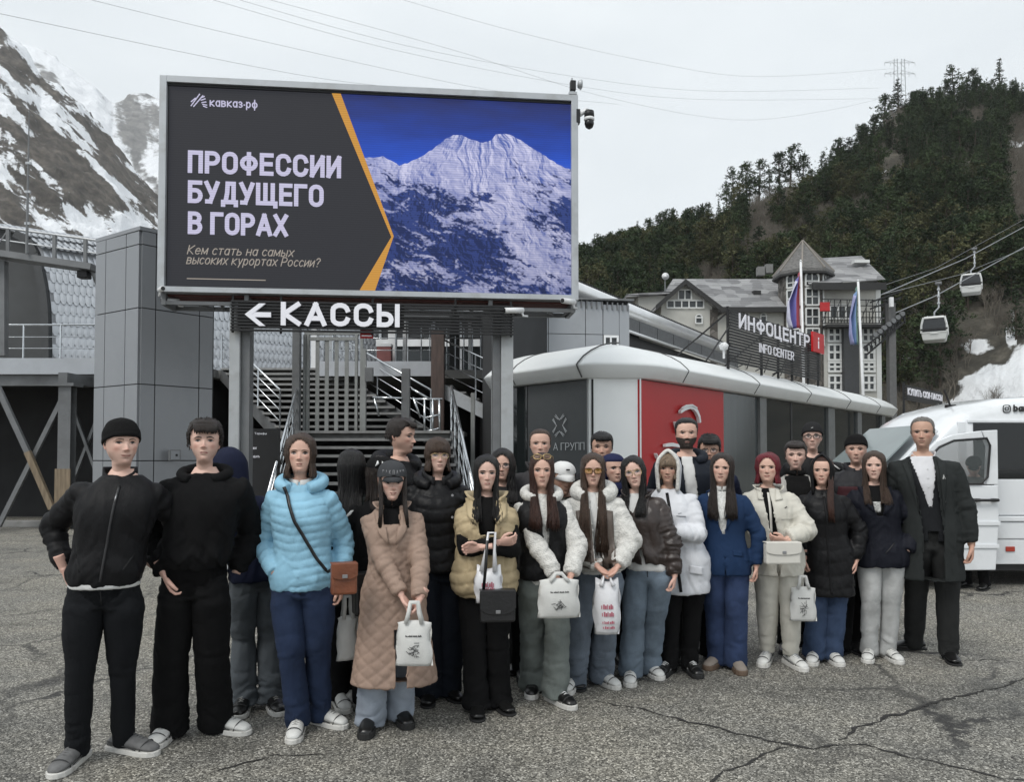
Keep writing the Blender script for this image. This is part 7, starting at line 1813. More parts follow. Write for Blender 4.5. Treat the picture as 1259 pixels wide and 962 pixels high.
  if sleeve:
   for sd, (a, b, c) in s.arms.items():
    fd = (c-b).normalized(); W = c-fd*(.012*H) if sleeve_end >= 1 else b.lerp(c, sleeve_end)
    a2 = a+Vector((-sd*.03*H, 0,-.01*H)); r0, r1, r2, r3 = [q_*.84 for q_ in sleeve]; ease = ease
    pts = [a2, a+Vector((sd*.004*H, 0,-.006*H)), a.lerp(b, .35), a.lerp(b, .75), b, b.lerp(W, .35), b.lerp(W, .75), W]
    rad = [r0*.9*H, r0*shoulder*H, r0*H, (r0*.35+r1*.65)*H, r1*H, (r1*.6+r2*.4)*H, r2*H, r3*H]
    q, rr = [],[]
    for i in range(len(pts)-1):
     for j in range(3): f = j/3; q.append(pts[i].lerp(pts[i+1], f)); rr.append(rad[i]*(1-f)+rad[i+1]*f)
    q.append(pts[-1]); rr.append(rad[-1]); mb.tube(q, rr, 16)
  me = remesh(mb, voxel, smooth)
  co = get_co(me); no = get_no(me); reg, tt = s.limbdata(co); arm_ = reg > 0
  sd_ = s.seed*3.7
  q1 = np.stack([co[:, 0]*9+sd_, co[:, 1]*9, co[:, 2]*4.0+co[:, 0]*5*np.sign(co[:, 0])],1)*fscale
  f1 = ridge(q1,3,.5)-.62
  q2 = np.stack([co[:, 0]*7+sd_, co[:, 1]*7+3, tt*5.2+fbm(co*6,2)*2.2],1)*fscale
  f2 = ridge(q2,3,.5)-.6
  bulk = 1+1.0*np.exp(-((tt-1.0)/.22) ** 2)+.9*np.exp(-((tt-1.9)/.2) ** 2)
  hemk = 1+.8*np.exp(-((co[:, 2]/H-zlo-.04)/.04) ** 2)
  f3 = ridge(np.stack([co[:, 0]*5+sd_, co[:, 1]*5, co[:, 2]*13+np.abs(co[:, 0])*22+fbm(co*5+2,2)*3],1),2,.5)-.6
  d = np.where(arm_, f2*fold*2.0*bulk, f1*fold*1.5*hemk+f3*fold*1.3*(.5+np.exp(-((co[:, 2]/H-zlo-.05)/.06) ** 2)))
  if puff:
   sp, amp = puff
   ph = np.where(arm_, tt*.155*H/sp+.3,(co[:, 2]+.012*np.sin(co[:, 0]*20+sd_)+.02*(fbm(co*9,2)-.5))/sp)
   prof_ = np.abs(np.sin(np.pi*ph)) ** .3; d = d+amp*(prof_-.8)+amp*.5*(fbm(co*30+sd_, 2)-.5)
  if quilt:
   sp, amp = quilt; th = np.where(arm_, np.arctan2(co[:, 1], co[:, 0]-np.sign(co[:, 0])*.1*H)*.06, np.arctan2(co[:, 0],-co[:, 1])*.15); zz = np.where(arm_, tt*.15*H, co[:, 2])
   a_, b_ = (th+zz)/sp, (th-zz)/sp; prof_ = np.minimum(np.abs(np.sin(np.pi*a_)), np.abs(np.sin(np.pi*b_))) ** .32; d = d+amp*1.3*(prof_-.7)
  if cuff:
   d = d-np.where(arm_ & (tt > 1.86), cuff, 0)
  d = d-fold*.8*np.exp(-np.abs(2*vn(np.where(arm_[:, None], q2, q1)*.8+5)-1)/.2)
  co = co+no*d[:, None]
  if drop: co[:, 2] -= drop*np.clip((co[:, 2]/H-.8)*20,0,1)*np.clip(1-np.abs(co[:, 0])/(.06*H),0,1)*np.clip(-co[:, 1]*40,0,1)
  put_co(me, co)
  if open_w or split:
   bm = bmesh.new(); bm.from_mesh(me); dele = []
   for v_ in bm.verts:
    if v_.co.y < -.015*H:
     z = v_.co.z/H; c0 = s.cxz(z)
     for e_ in open_w(z):
      if abs(e_) < 1 and abs((v_.co.x-c0)-e_*H) < voxel*.62: v_.co.x = c0+e_*H
   for f in bm.faces:
    c = f.calc_center_median(); z = c.z/H; x = (c.x-s.cxz(z))/H
    if open_w and c.y < -.02*H and z > zlo-.02:
     lo, hi = open_w(z)
     if lo+.0008 < x < hi-.0008: dele.append(f)
   bmesh.ops.delete(bm, geom=dele, context='FACES');
   for v_ in bm.verts:
    if v_.is_boundary and v_.co.y < -.012*H and open_w:
     z = v_.co.z/H; c0 = s.cxz(z); es = [e_ for e_ in open_w(z) if abs(e_) < 1]
     if es:
      e_ = min(es, key=lambda q: abs(v_.co.x-c0-q*H))
      if abs(v_.co.x-c0-e_*H) < 2.6*voxel: v_.co.x = c0+e_*H
   bm.to_mesh(me); bm.free()
  me.materials.clear(); me.materials.append(m); me.name = name
  me.polygons.foreach_set('use_smooth', [True]*len(me.polygons)); me.polygons.foreach_set('material_index', [0]*len(me.polygons)); me.update()
  o = link(bpy.data.objects.new(name, me), parent or s.t)
  if open_w: md = o.modifiers.new('s', 'SOLIDIFY'); md.thickness = .007; md.offset = -1
  s.gar.append(bvh_of(me)); return o
 def trousers(s, m, style='straight', fold=.005, top=.60, ease=0.004, voxel=None, name='trousers', crop=0.0, bunch=1.0, hemfold=None):
  H = s.H; st = {'slim': (.056,.051,.038,.034,.030), 'straight': (.058,.055,.044,.041,.041), 'wide': (.057,.056,.052,.055,.059), 'xwide': (.063,.064,.062,.066,.070), 'flare': (.057,.053,.045,.050,.060), 'taper': (.060,.062,.052,.042,.034)}[style]
  AV, AF = [],[]; voxel = voxel or (.0125 if s.Y < 5.3 else .0175)
  for sd, (a, b, c) in s.legs.items():
   mb = MB(); rings = []
   for z in np.linspace(.462, top, 8):
    hx, yf, yb = body_at(s.sex, z); rings.append((s.cxz(z),0, z*H, (hx+ease)*H*(1 if z > .47 else .9),(yf+ease)*H, (yb+ease)*H))
   lathe_rings(mb, rings, 20)
   e = Vector((c.x, c.y, (.022+crop)*H)); pts = [Vector((a.x, 0,.50*H)), Vector((a.x, -.002,.455*H)), a.lerp(b, .5), b, b.lerp(e, .35), b.lerp(e, .75), e]; rr0 = [st[0]*.9, st[0],(st[0]+st[1])/2, st[2],(st[2]+st[3])/2, st[3], st[4]]
   q, rr = [],[]
   for i in range(len(pts)-1):
    for j in range(3): f = j/3; q.append(pts[i].lerp(pts[i+1], f)); rr.append((rr0[i]*(1-f)+rr0[i+1]*f)*H)
   q.append(pts[-1]); rr.append(rr0[-1]*H); mb.tube(q, rr, 18)
   m1 = remesh(mb, voxel, 3); n0 = len(AV); c1 = get_co(m1); AV += c1.tolist(); AF += [tuple(i+n0 for i in f_.vertices) for f_ in m1.polygons]; bpy.data.meshes.remove(m1)
  me = bpy.data.meshes.new(name); me.from_pydata(AV, [], AF); me.update()
  co = get_co(me); no = get_no(me); z = co[:, 2]/H
  q1 = np.stack([co[:, 0]*10+s.seed, co[:, 1]*8, co[:, 2]*3+co[:, 0]*6],1); q2 = np.stack([co[:, 0]*5+s.seed, co[:, 1]*5, co[:, 2]*17+fbm(co*7,2)*3],1)
  lowk = np.exp(-((z-.06)/.09) ** 2)*bunch; kn = np.exp(-((z-.28)/.06) ** 2)*.5; cr = np.exp(-((z-.47)/.045) ** 2)*.8
  d = (ridge(q1,3)-.6)*fold*2.0*(1-lowk*.5)+(ridge(q2,3)-.6)*fold*2.6*(lowk+kn+cr)-fold*1.0*np.exp(-np.abs(2*vn(q2*.8+9)-1)/.18)*(.3+lowk+kn+cr)
  co = co+no*d[:, None]; co[:, 2] = np.maximum(co[:, 2],.012); put_co(me, co); me.materials.clear(); me.materials.append(m); me.name = name
  me.polygons.foreach_set('use_smooth', [True]*len(me.polygons)); me.polygons.foreach_set('material_index', [0]*len(me.polygons)); o = link(bpy.data.objects.new(name, me), s.t); s.tb = bvh_of(me); s.tro = o
  if crop or hemfold:
   for sd, (a, b, c) in s.legs.items():
    mb = MB(); zc = (.03+crop)*H; r_ = st[4]*H*1.06; mb.tube([(c.x, c.y, zc-.012),(c.x, c.y, zc+.03)], r_, 20); mb.build('turn_up', m, s.t, True)
  return o
 def project(s, pts, bv, side=-1, lift=.004, step=.02):
  """lay a polyline given in local (x,z) metres on a garment"""
  q = []; pts = [(x+s.cxz(z/s.H), z) for x, z in pts]
  for i in range(len(pts)-1):
   a, b = Vector((*pts[i],0)), Vector((*pts[i+1],0)); k = max(1, int((b-a).length/step))
   for j in range(k): q.append(a.lerp(b, j/k))
  q.append(Vector((*pts[-1],0))); out = []; ly = None
  for p in q:
   h = bv.ray_cast(Vector((p.x, side*1.5, p.y)), Vector((0,-side, 0))); y = h[0].y if h[0] else ly
   if y is None: continue
   ly = y; out.append(Vector((p.x, y+side*lift, p.y)))
  return out
 def strip(s, name, pts, width, m, bv=None, side=-1, lift=.003, parent=None, th=.25, step=.02):
  """flattened cord or ribbon following the cloth"""
  bv = bv or s.gar[-1]; q = s.project(pts, bv, side, lift, step)
  if len(q) < 2: return None
  V = []; n = len(q)
  for i, p in enumerate(q):
   d = (q[min(i+1, n-1)]-q[max(0, i-1)]).normalized(); u = d.cross(Vector((0,1,0))).normalized()*(width/2); t_ = Vector((0, side*width*th, 0))
   V += [p-u-t_*.6, p-u*.8+t_, p+u*.8+t_, p+u-t_*.6]
  F = []
  for i in range(n-1):
   for j in range(3): a = i*4+j; F.append((a, a+1, a+5, a+4))
  F += [(0,1,2,3),(4*n-4,4*n-3,4*n-2,4*n-1)]
  return mesh_obj(name, V, F, m, parent or s.t, True)
 def patch(s, name, poly, m, bv=None, side=-1, lift=.004, parent=None, k=6):
  """thin cloth patch following the garment; poly is four (x,z) corners"""
  bv = bv or s.gar[-1]; V = []; F = []; (a, b, c, d) = [Vector((x+s.cxz(z/s.H), z, 0)) for x, z in poly]
  for i in range(k+1):
   for j in range(k+1):
    u, v_ = i/k, j/k; p = a.lerp(b, u).lerp(d.lerp(c, u), v_); h = bv.ray_cast(Vector((p.x, side*1.5, p.y)), Vector((0,-side, 0))); y = h[0].y if h[0] else 0
    V.append(Vector((p.x, y+side*lift, p.y)))
  for i in range(k):
   for j in range(k): q = i*(k+1)+j; F.append((q, q+k+1, q+k+2, q+1))
  o = mesh_obj(name, V, F, m, parent or s.t, True); md = o.modifiers.new('s', 'SOLIDIFY'); md.thickness = .003; md.offset = 0; return o
 def collar(s, m, r=.052, h=.03, z=.835, open_deg=40, thick=.010, flare=.0, name='collar', front_drop=.02, back=1.0, tilt=.0):
  """standing or lying collar round the neck"""
  H = s.H; V = []; n = 26; prof_ = [(0,0),(.25*flare, .5),(flare, 1.0),(flare+thick/H*.9,1.0),(flare*.4+thick/H, .5),(thick/H, 0)]
  a0 = R(open_deg)
  for i in range(n):
   a = a0+(2*math.pi-2*a0)*i/(n-1); cf = max(0, math.cos(a))
   for dr, hz in prof_:
    rr = (r+dr); x = math.sin(a)*rr*H+s.hoff*.9; y = -math.cos(a)*rr*1.02*H+.006*H; zz = (z+h*hz-front_drop*cf*1.2+.006*(1-cf))*H; V.append((x, y, zz))
  k = len(prof_); F = [(i*k+j, i*k+(j+1) % k, (i+1)*k+(j+1) % k, (i+1)*k+j) for i in range(n-1) for j in range(k)] + [tuple(range(k))[::-1], tuple((n-1)*k+j for j in range(k))]
  return mesh_obj(name, V, F, m, s.t, True)
 def hood_down(s, m, size=1.0, name='hood'):
  """folded hood lying round the neck and behind the shoulders"""
  H = s.H; mb = MB(); pts = []; rr = []
  for i in range(19):
   a = R(28)+(2*math.pi-R(56))*i/18; c = math.cos(a); back = max(0,-c)
   pts.append(Vector((math.sin(a)*(.062+.006*size)*H+s.hoff*.9,-c*(.058+.012*back)*H+.006*H, (.842-.022*max(0, c)+.012*back)*H))); rr.append((.017+.010*back+.004*abs(math.sin(a)))*H*size)
  mb.tube(pts, rr, 12); mb.tube([Vector((s.hoff*.9+x*H, .085*H, (.835-abs(x)*.3)*H)) for x in (-.05,-.025,0,.025,.05)],[.02*H*size, .032*H*size, .036*H*size, .032*H*size, .02*H*size],12)
  me = remesh(mb, .010,4); co = get_co(me); no = get_no(me); co = co+no*((ridge(co*13+s.seed, 3)-.6)*.008)[:, None]; put_co(me, co)
  me.materials.clear(); me.materials.append(m); me.polygons.foreach_set('use_smooth', [True]*len(me.polygons)); me.polygons.foreach_set('material_index', [0]*len(me.polygons)); me.name = name
  s.gar.append(bvh_of(me)); return link(bpy.data.objects.new(name, me), s.t)
 def hood_up(s, m, edge=58, off=.085, rim=None, low=-.25, peak=.05):
  """hood over the head, open at the face"""
  V = []; nth, naz = 22,30
  for i in range(nth):
   f = i/(nth-1); th = R(4+118*f)
   for j in range(naz):
    g_ = j/(naz-1); e_ = edge-30*max(0,1-th/R(62)) ; e_ = max(14, e_)
    a = R(e_)+(2*math.pi-2*R(e_))*g_; sx, sy = math.sin(a),-math.cos(a); ay = .40 if sy < 0 else .46; k = math.sin(th) if th < R(90) else 1-.12*(th-R(90))/R(30)
    z = .50+math.cos(th)*(.53+off*.8) if th < R(90) else .50-(th-R(90))/R(32)*(.5-low)
    x = sx*(.345+off)*k; y = sy*(ay+off*.8)*k+.03-peak*max(0,1-g_*6 if g_ < .5 else 1-(1-g_)*6)*(1 if th < R(80) else .3)
    V.append(s.HM @ Vector((x, y, z)))
  F = [(i*naz+j, (i+1)*naz+j, (i+1)*naz+j+1, i*naz+j+1) for i in range(nth-1) for j in range(naz-1)]; F.append(tuple(range(naz)))
  co = np.array([tuple(v_) for v_ in V]); d = (ridge(co*9+s.seed, 3)-.6)*.012; C = np.array(s.HM @ Vector((0,.03,.45))); dn = co-C; dn /= np.linalg.norm(dn, axis=1, keepdims=True); co += dn*d[:, None]
  o = mesh_obj('hood', co.tolist(), F, m, s.t, True); md = o.modifiers.new('s', 'SOLIDIFY'); md.thickness = .012; md.offset = -1
  pts = [Vector(co[i*naz]) for i in range(nth-1,-1,-1)] + [Vector(co[i*naz+naz-1]) for i in range(nth)]
  MB().tube(pts, .012 if rim is None else rim[1],8).build('hood_rim', m if rim is None else rim[0], s.t, True)
  return o
 def shoes(s, kind, m, sole, yaws=(0,0), L_=None, lace=None, show=(-1,1)):
  for sd in show:
   a = s.legs[sd][2]; Ls = L_ or (.295 if s.sex == 'm' else .265); yw = R(yaws[0 if sd < 0 else 1])+(-sd*R(8)) * -1
   secs = [(-.02,.028,.050,.0),(0.0,.033,.085,0),(.06,.037,.105 if kind != 'boot' else .14,0),(.13,.042,.104 if kind != 'dress' else .085,0),(.18,.049,.088 if kind != 'dress' else .066,0),(.22,.050,.075 if kind != 'dress' else .056,0),(.26,.044,.064 if kind != 'dress' else .05,0),(.285,.025,.048,0)]
   k = Ls/.28; mb = MB(); n = 14; V = []
   for (yy, hw, hh, z0_) in secs:
    for j in range(n):
     t_ = 2*math.pi*j/n; c, n_ = math.cos(t_), math.sin(t_); x = hw*k*math.copysign(abs(c) ** .8, c)*(1.0 if n_ < .3 else .82 if kind != 'x' else 1); z = .022+(hh-.022)*(n_*.5+.5) ** .9; V.append((x, .07*k-yy*k, z))
   mb.add(V, [(i*n+j, i*n+(j+1) % n, (i+1)*n+(j+1) % n, (i+1)*n+j) for i in range(len(secs)-1) for j in range(n)] + [tuple(range(n))[::-1], tuple((len(secs)-1)*n+j for j in range(n))])
   o = mb.build('shoe', m, s.t, True); o.location = (a.x, a.y, 0); o.rotation_euler = (0,0, yw); md = o.modifiers.new('u', 'SUBSURF'); md.levels = 1; md.render_levels = 1
   sm = MB(); th = {'sneaker': .030, 'runner': .034, 'dress': .014, 'boot': .038, 'flat': .02}.get(kind, .028)
   out_ = [(hw*k*1.06,.07*k-yy*k) for (yy, hw, hh, _) in secs]; out_ = [(0.0+.02*k, .098*k)]+out_ + [(.006,.07*k-.293*k)]; poly = out_ + [(-x, y) for x, y in out_[::-1]]
   sm.prism(poly, lambda x, y: (x, y, .0), lambda x, y: (x, y, th)); so = sm.build('sole', sole, o, False); md = so.modifiers.new('b', 'BEVEL'); md.width = .005; md.segments = 2
   if lace:
    lm = MB()
    for i in range(5): yq = .115+i*.018; yy = .07*k-yq*k; zt = float(np.interp(yq, [q[0] for q in secs],[q[2] for q in secs]))-.001; lm.tube([(-.026, yy, zt-.012),(0, yy-.004, zt+.003),(.026, yy, zt-.012)],.0042,5)
    lm.build('laces', lace, o, True)
   if kind in ('sneaker', 'runner'):
    sm2 = MB(); dk = mat('shoe_seam', (.16,.16,.155) if m.name.startswith('white') else (.05,.05,.05),.8, var=0)
    for yy, hh, x0 in ((.212,.077,.047),): sm2.tube([(x0*k*math.cos(a_),.07*k-(yy+.02*math.sin(a_))*k, .028+(hh-.026)*max(0, math.sin(a_)) ** .8) for a_ in [math.pi*i/8 for i in range(9)]],.0028,5)
    for sx in (-1,1): sm2.tube([(sx*.035*k, .07*k, .06),(sx*.038*k, .07*k-.05*k, .052),(sx*.043*k, .07*k-.12*k, .045),(sx*.048*k, .07*k-.19*k, .036)],.0028,5)
    sm2.build('upper_seam', dk, o, True)
   if kind == 'runner':
    st_ = MB()
    for sx in (-1,1):
     for q in range(2): st_.bar((sx*.036*k, .07*k-(.10+q*.035)*k, .035),(sx*.030*k, .07*k-(.075+q*.035)*k, .08),.008,.010)
    st_.build('side_stripe', lace or sole, o)
def cloth_mat(name, c, rough=.85, var=.1, bump=.25, bs=160, sheen=0, vs=8): return _mats.get(name) or wrinkle(mat(name, c, rough, var=var, vs=vs, bump=bump, bs=bs, spec=.14, sheen=sheen))
CM = cloth_mat
BLK = CM('black_nylon', (.010,.010,.011),.55, bump=.15); BLKC = CM('black_cotton', (.0075,.0075,.008),.95); BLKW = CM('black_wool', (.009,.0088,.009),.95, bump=.5, bs=220)
BLKP = CM('black_puffer_shell', (.011,.011,.012),.42, bump=.12); DKDEN = CM('black_denim', (.011,.012,.014),.9, bump=.4, bs=300)
WHT = CM('white_cotton', (.62,.62,.61),.9); NAVY = CM('navy_cloth', (.011,.014,.032),.85)
def denim(n, c): return _mats.get(n) or wrinkle(mat(n, c, .9, var=.32, vs=3.2, bump=.4, bs=320, spec=.2, dirt=tuple(x*1.45 for x in c), dirt_scale=4),6,.18,.8)
JBLUE = denim('dark_blue_denim', (.020,.032,.068)); JGREY = denim('washed_grey_denim', (.105,.118,.13)); JLIGHT = denim('pale_denim', (.30,.34,.40)); JMID = denim('mid_blue_denim', (.15,.19,.235)); JGREEN = denim('grey_green_denim', (.16,.18,.17))
JSUIT = denim('blue_denim_trousers', (.035,.055,.12)); JSLATE = denim('slate_blue_denim', (.13,.155,.19)); JWHITE = denim('off_white_denim', (.44,.445,.44))
SKYB = CM('light_blue_puffer', (.255,.47,.61),.5, bump=.12); TANQ = CM('tan_quilted_coat', (.30,.215,.17),.6, bump=.15); BEIGE = CM('beige_puffer_vest', (.43,.345,.215),.5, bump=.15)
SHERPA = mat('white_sherpa', (.60,.59,.56),.95, var=.15, vs=30, bump=1.0, bs=90, spec=.1); BROWNL = mat('brown_leather', (.035,.025,.022),.38, var=.3, vs=7, bump=.3, bs=60); TAUPE = mat('taupe_leather_vest', (.105,.082,.068),.45, var=.25, vs=6, bump=.3, bs=50)
WJ = CM('white_padded_jacket', (.62,.63,.66),.55, bump=.12); BLUES = CM('blue_suit_cloth', (.014,.033,.082),.8, bump=.3, bs=240); CREAM_C = CM('cream_twill', (.56,.54,.48),.85, bump=.3); GREENC = CM('charcoal_green_coat', (.026,.029,.029),.9, bump=.6, bs=260); SUITC = CM('dark_suit_cloth', (.014,.015,.017),.85)
LACE = CM('grey_laces', (.30,.30,.29)); MAROON = CM('maroon_panel', (.05,.016,.02),.6)
SHW = mat('white_leather_shoe', (.60,.60,.58),.5, var=.08, vs=20); SOLEW = mat('white_rubber_sole', (.62,.61,.58),.6, var=.08, dirt=(.35,.33,.30), dirt_scale=20); SHG = mat('grey_suede', (.13,.13,.13),.95, var=.2, vs=30); SHB = mat('black_shoe_leather', (.010,.010,.010),.3, var=.1); SOLEB = mat('black_sole', (.015,.015,.015),.8); SHT = mat('taupe_suede', (.22,.19,.165),.95, var=.15); SOLEBR = mat('brown_sole', (.12,.08,.055),.7)
ZIP = mat('zip_metal', (.35,.35,.36),.35,.8, var=0); ZIPB = mat('zip_tape_black', (.02,.02,.022),.6, var=0); STITCH = mat('seam_dark', (.006,.006,.007),.9, var=0); GOLD = mat('gold_wire', (.45,.33,.16),.3,.8, var=0); BLKF = mat('black_frame', (.01,.01,.01),.3, var=0)  # STITCH: near-black strips that mark seams and pocket edges
AMBER = mat('amber_lens', (.45,.24,.03),.1, var=0, alpha=.45); CLEARL = mat('clear_lens', (.6,.62,.64),.05, var=0, alpha=.12); SUNL = mat('tinted_lens', (.20,.12,.08),.1, var=0, alpha=.7)
LEB = mat('black_bag_leather', (.012,.012,.013),.4, var=.15, bump=.2); LBR = mat('brown_bag_leather', (.17,.055,.025),.4, var=.25, vs=12, bump=.2); TOTE = mat('white_canvas', (.60,.60,.58),.9, var=.06, vs=14, bump=.4, bs=200); PRINT = mat('dark_print', (.06,.06,.06),.9, var=0); PLAS = mat('white_plastic_bag', (.66,.66,.68),.35, var=.05, vs=20, bump=.3, bs=25); PINKP = mat('pink_print', (.42,.12,.16),.5, var=0); CWB = mat('cream_bag_leather', (.60,.58,.53),.5, var=.06)
def zipper(p, x0, z1, z0, m=None, w=.012, pull=True):
 H = p.H; o = p.strip('zip', [(x0, z1*H),(x0, z0*H)], w, m or ZIPB, lift=.004)
 if pull and o: p.strip('zip_pull', [(x0,(z1-.02)*H),(x0,(z1-.045)*H)],.006, ZIP, lift=.010)
def seam_(p, pts, w=.006, m=None): p.strip('seam', [(a*p.H, b*p.H) for a, b in pts], w, m or STITCH, lift=.001, th=.12)
def fly(p, m=None):
 H = p.H; bv = p.tb
 for sx in (-1,1): p.strip('pocket_seam', [(sx*.080*H, .535*H),(sx*.062*H, .515*H),(sx*.056*H, .50*H)] if False else [(sx*.052*H, .545*H),(sx*.068*H, .515*H),(sx*.088*H, .505*H)],.004, m or STITCH, bv, lift=.001, th=.1)
 p.strip('fly_seam', [(0,.545*H),(.004*H, .48*H)],.005, m or STITCH, bv, lift=.001, th=.1)
HALO = 'people posing for the group photograph'
# 1
p = Person('young man in black beanie, black bomber jacket and slim black jeans at the far left', 131,3.98,512, 'm', .028, yaw=2, hyaw=14, hx=147, skin='fair', v={'jaw': .98, 'nose': 1.1}, group=HALO, feet=[(93,940),(150,927)], seed=1, sx=1.0, hpitch=-2)
p.arm(-1,(-.108,.03,.565), 'half', hint=(-.75,.8,.1), hdir=(.35,.15,-1)); p.arm(1,(.10,.085,.56), None, hint=(.9,.5,0))
p.finish_body(); p.face(.8, 'pale', .5, HAIR['lightbrown'],.5); p.trousers(DKDEN, 'slim', .007); fly(p)
p.garment('t_shirt', WHT, .520,.010, voxel=.012, fold=.001, zhi=.66); p.garment('bomber_jacket', BLK, .528,.021,(.046,.042,.033,.024), fold=.010, hemin=.012, neckw=.036, cuff=.004)
p.collar(BLK, .040,.026,.836,26,.012, name='rib_collar'); zipper(p, .004,.815,.545, ZIPB); seam_(p, [(-.075,.62),(-.055,.575)],.01); seam_(p, [(.075,.62),(.055,.575)],.01)
p.shell('hair', HAIR['brown'], lambda X, Y, Z: (Z-np.interp(np.degrees(np.arctan2(np.abs(X),-Y)),[0,60,75,95,180],[.9,.62,.50,.40,.18]))*4,.012); p.beanie(BLKW, .655,.10,.075)
p.shoes('sneaker', SHG, SOLEW, (-8,48), lace=SHG)
# 2
p = Person('young man with dark fringe in black hoodie and very wide black trousers', 246,4.24,515, 'm', .02, yaw=-4, hyaw=-4, hx=252, skin='fair', v={'jaw': .95, 'wide': .97}, group=HALO, feet=[(207,908),(264,902)], seed=2, hpitch=-8)
p.arm(-1,(-.085,-.04,.535), 'half', hint=(-.7,.8,0), hdir=(.5,-.1,-1)); p.arm(1,(.098,.05,.52), None, hint=(.5,.9,0))
p.finish_body(); p.face(1.1, 'rose', 0, HAIR['dark']); p.trousers(BLKC, 'wide', .009); p.garment('hoodie', BLKC, .548,.026,(.056,.052,.043,.030), fold=.013, hemin=.02, shoulder=1.05, cuff=.006); p.hood_down(BLKC, .78)
p.patch('front_pocket', [(-.085*p.H, .57*p.H),(.085*p.H, .57*p.H),(.06*p.H, .645*p.H),(-.06*p.H, .645*p.H)], BLKC, lift=.008)
p.short_hair(HAIR['dark'],.13,.055, fringe=.17, n=220, wave=.02, hairline=.82); p.shoes('sneaker', SHW, SOLEW, (0,58), lace=LACE)
# 3
p = Person('person in navy hood turned away behind the hoodie wearer, in washed grey jeans', 314,4.87,548, 'm', .03, turn=-150, hx=322, v={}, group=HALO, feet=[(332,868),(300,870)], seed=3, look=25, hpitch=14)
p.arm(-1,(-.13,-.02,.5)); p.arm(1,(.13,-.05,.5), None); p.finish_body(); p.trousers(JGREY, 'flare', .010, bunch=1.6); p.garment('jacket', NAVY, .50,.02,(.048,.044,.036,.03), fold=.010); p.hood_up(NAVY, 60,.10, low=-.35, peak=.12); p.shoes('sneaker', SHB, SOLEW, (-170,150), lace=LACE)
# 4
p = Person('woman with brown bob in light blue quilted jacket and dark blue jeans', 377,4.42,531, 'f', .02, yaw=-3, hyaw=-4, hx=370, skin='light', v={'wide': 1.03, 'jaw': 1.02, 'nose': 1.15}, group=HALO, feet=[(366,903),(392,893)], seed=4, sx=1.03, hpitch=-4)
p.arm(-1,(-.085,-.055,.545), None, hint=(-.6,.8,-.1)); p.arm(1,(.115,.0,.50), 'half', hdir=(0,-.1,-1))
p.finish_body(); p.face(.6, 'rose', -.1, HAIR['brown']); p.trousers(JBLUE, 'straight', .008, ease=.010); fly(p)
p.garment('quilted_jacket', SKYB, .49,.023,(.050,.046,.037,.030), fold=.006, puff=(.047,.009), voxel=.0085, smooth=3, hemin=.01); p.hood_down(SKYB, 1.0); p.collar(SKYB, .043,.034,.828,30,.012, flare=.006); p.collar(WHT, .038,.03,.83,4,.006, name='jumper_collar', front_drop=.008)
zipper(p, 0,.80,.505, SKYB, .014); p.strip('pocket_zip', [(-.066*p.H, .60*p.H),(-.052*p.H, .535*p.H)],.008, mat('pocket_blue', (.09,.17,.24),.7, var=0)); p.strip('pocket_zip', [(.066*p.H, .60*p.H),(.052*p.H, .535*p.H)],.008, _mats['pocket_blue'])  # pocket zips are strips in a darker blue
p.bob(HAIR['brown'],.035,.06,.05,120,50); p.shoes('sneaker', SHW, SOLEW, (8,50), lace=LACE); P4 = p
# 5
p = Person('person with long black hair seen from behind between the blue jacket and the checked cap', 432,4.95,549, 'f', .03, turn=178, v={}, group=HALO, feet=[(440,862),(418,866)], seed=5, look=8)
p.arm(-1,(-.11,-.05,.55), None); p.arm(1,(.11,-.05,.55), None); p.finish_body(); p.trousers(BLKC, 'straight'); p.garment('coat', CM('dark_green_coat', (.018,.021,.021),.9),.40,.02,(.046,.042,.034,.028), fold=.008); p.long_hair(HAIR['black'],.22,0,.0,.06,130,.004,60); p.shoes('sneaker', SHW, SOLEW, (170,200))
# 8
p = Person('person in black sports jacket with white sleeve stripes behind the quilted coat', 452,4.86,557, 'f', .03, yaw=24, hyaw=30, hx=464, v={}, group=HALO, feet=[(448,872),(470,868)], seed=8, hpitch=6)
p.arm(-1,(-.13,.0,.52), None, hint=(-1,.3,0)); p.arm(1,(.10,-.05,.52), None); p.finish_body(); p.trousers(BLKC, 'straight'); p.garment('track_jacket', BLKC, .50,.016,(.042,.038,.031,.025), fold=.007)
p.long_hair(HAIR['dark'],.12,0,.4,.04,70); p.shell('cap_crown', BLKW, lambda X, Y, Z: (Z-.68)*5,.05, fade=False)
for k, dx in enumerate((-.012,0,.012)):
 a, b, c = p.arms[-1]; q = [a.lerp(b, f/5) for f in range(6)] + [b.lerp(c, f/5) for f in range(1,6)]; q = [v_+Vector((-.030*p.H*.9,-.034*p.H+dx*2*.6,.012))+Vector((dx*1.2,0,0)) for v_ in q]; MB().tube(q, .004,6).build('sleeve_stripe', WHT, p.t, True)
for k in range(5): a = -.5+k*.25; MB().tube([p.HM @ Vector((a*.5,-.30+abs(a)*.1,.93)), p.HM @ Vector((a*.62+.03,-.36+abs(a)*.1,.86)), p.HM @ Vector((a*.7,-.39+abs(a)*.15,.79))],[.004,.009,.003],6).build('cap_motif', WHT, p.t, True)
p.shoes('sneaker', SHW, SOLEW, (10,10))
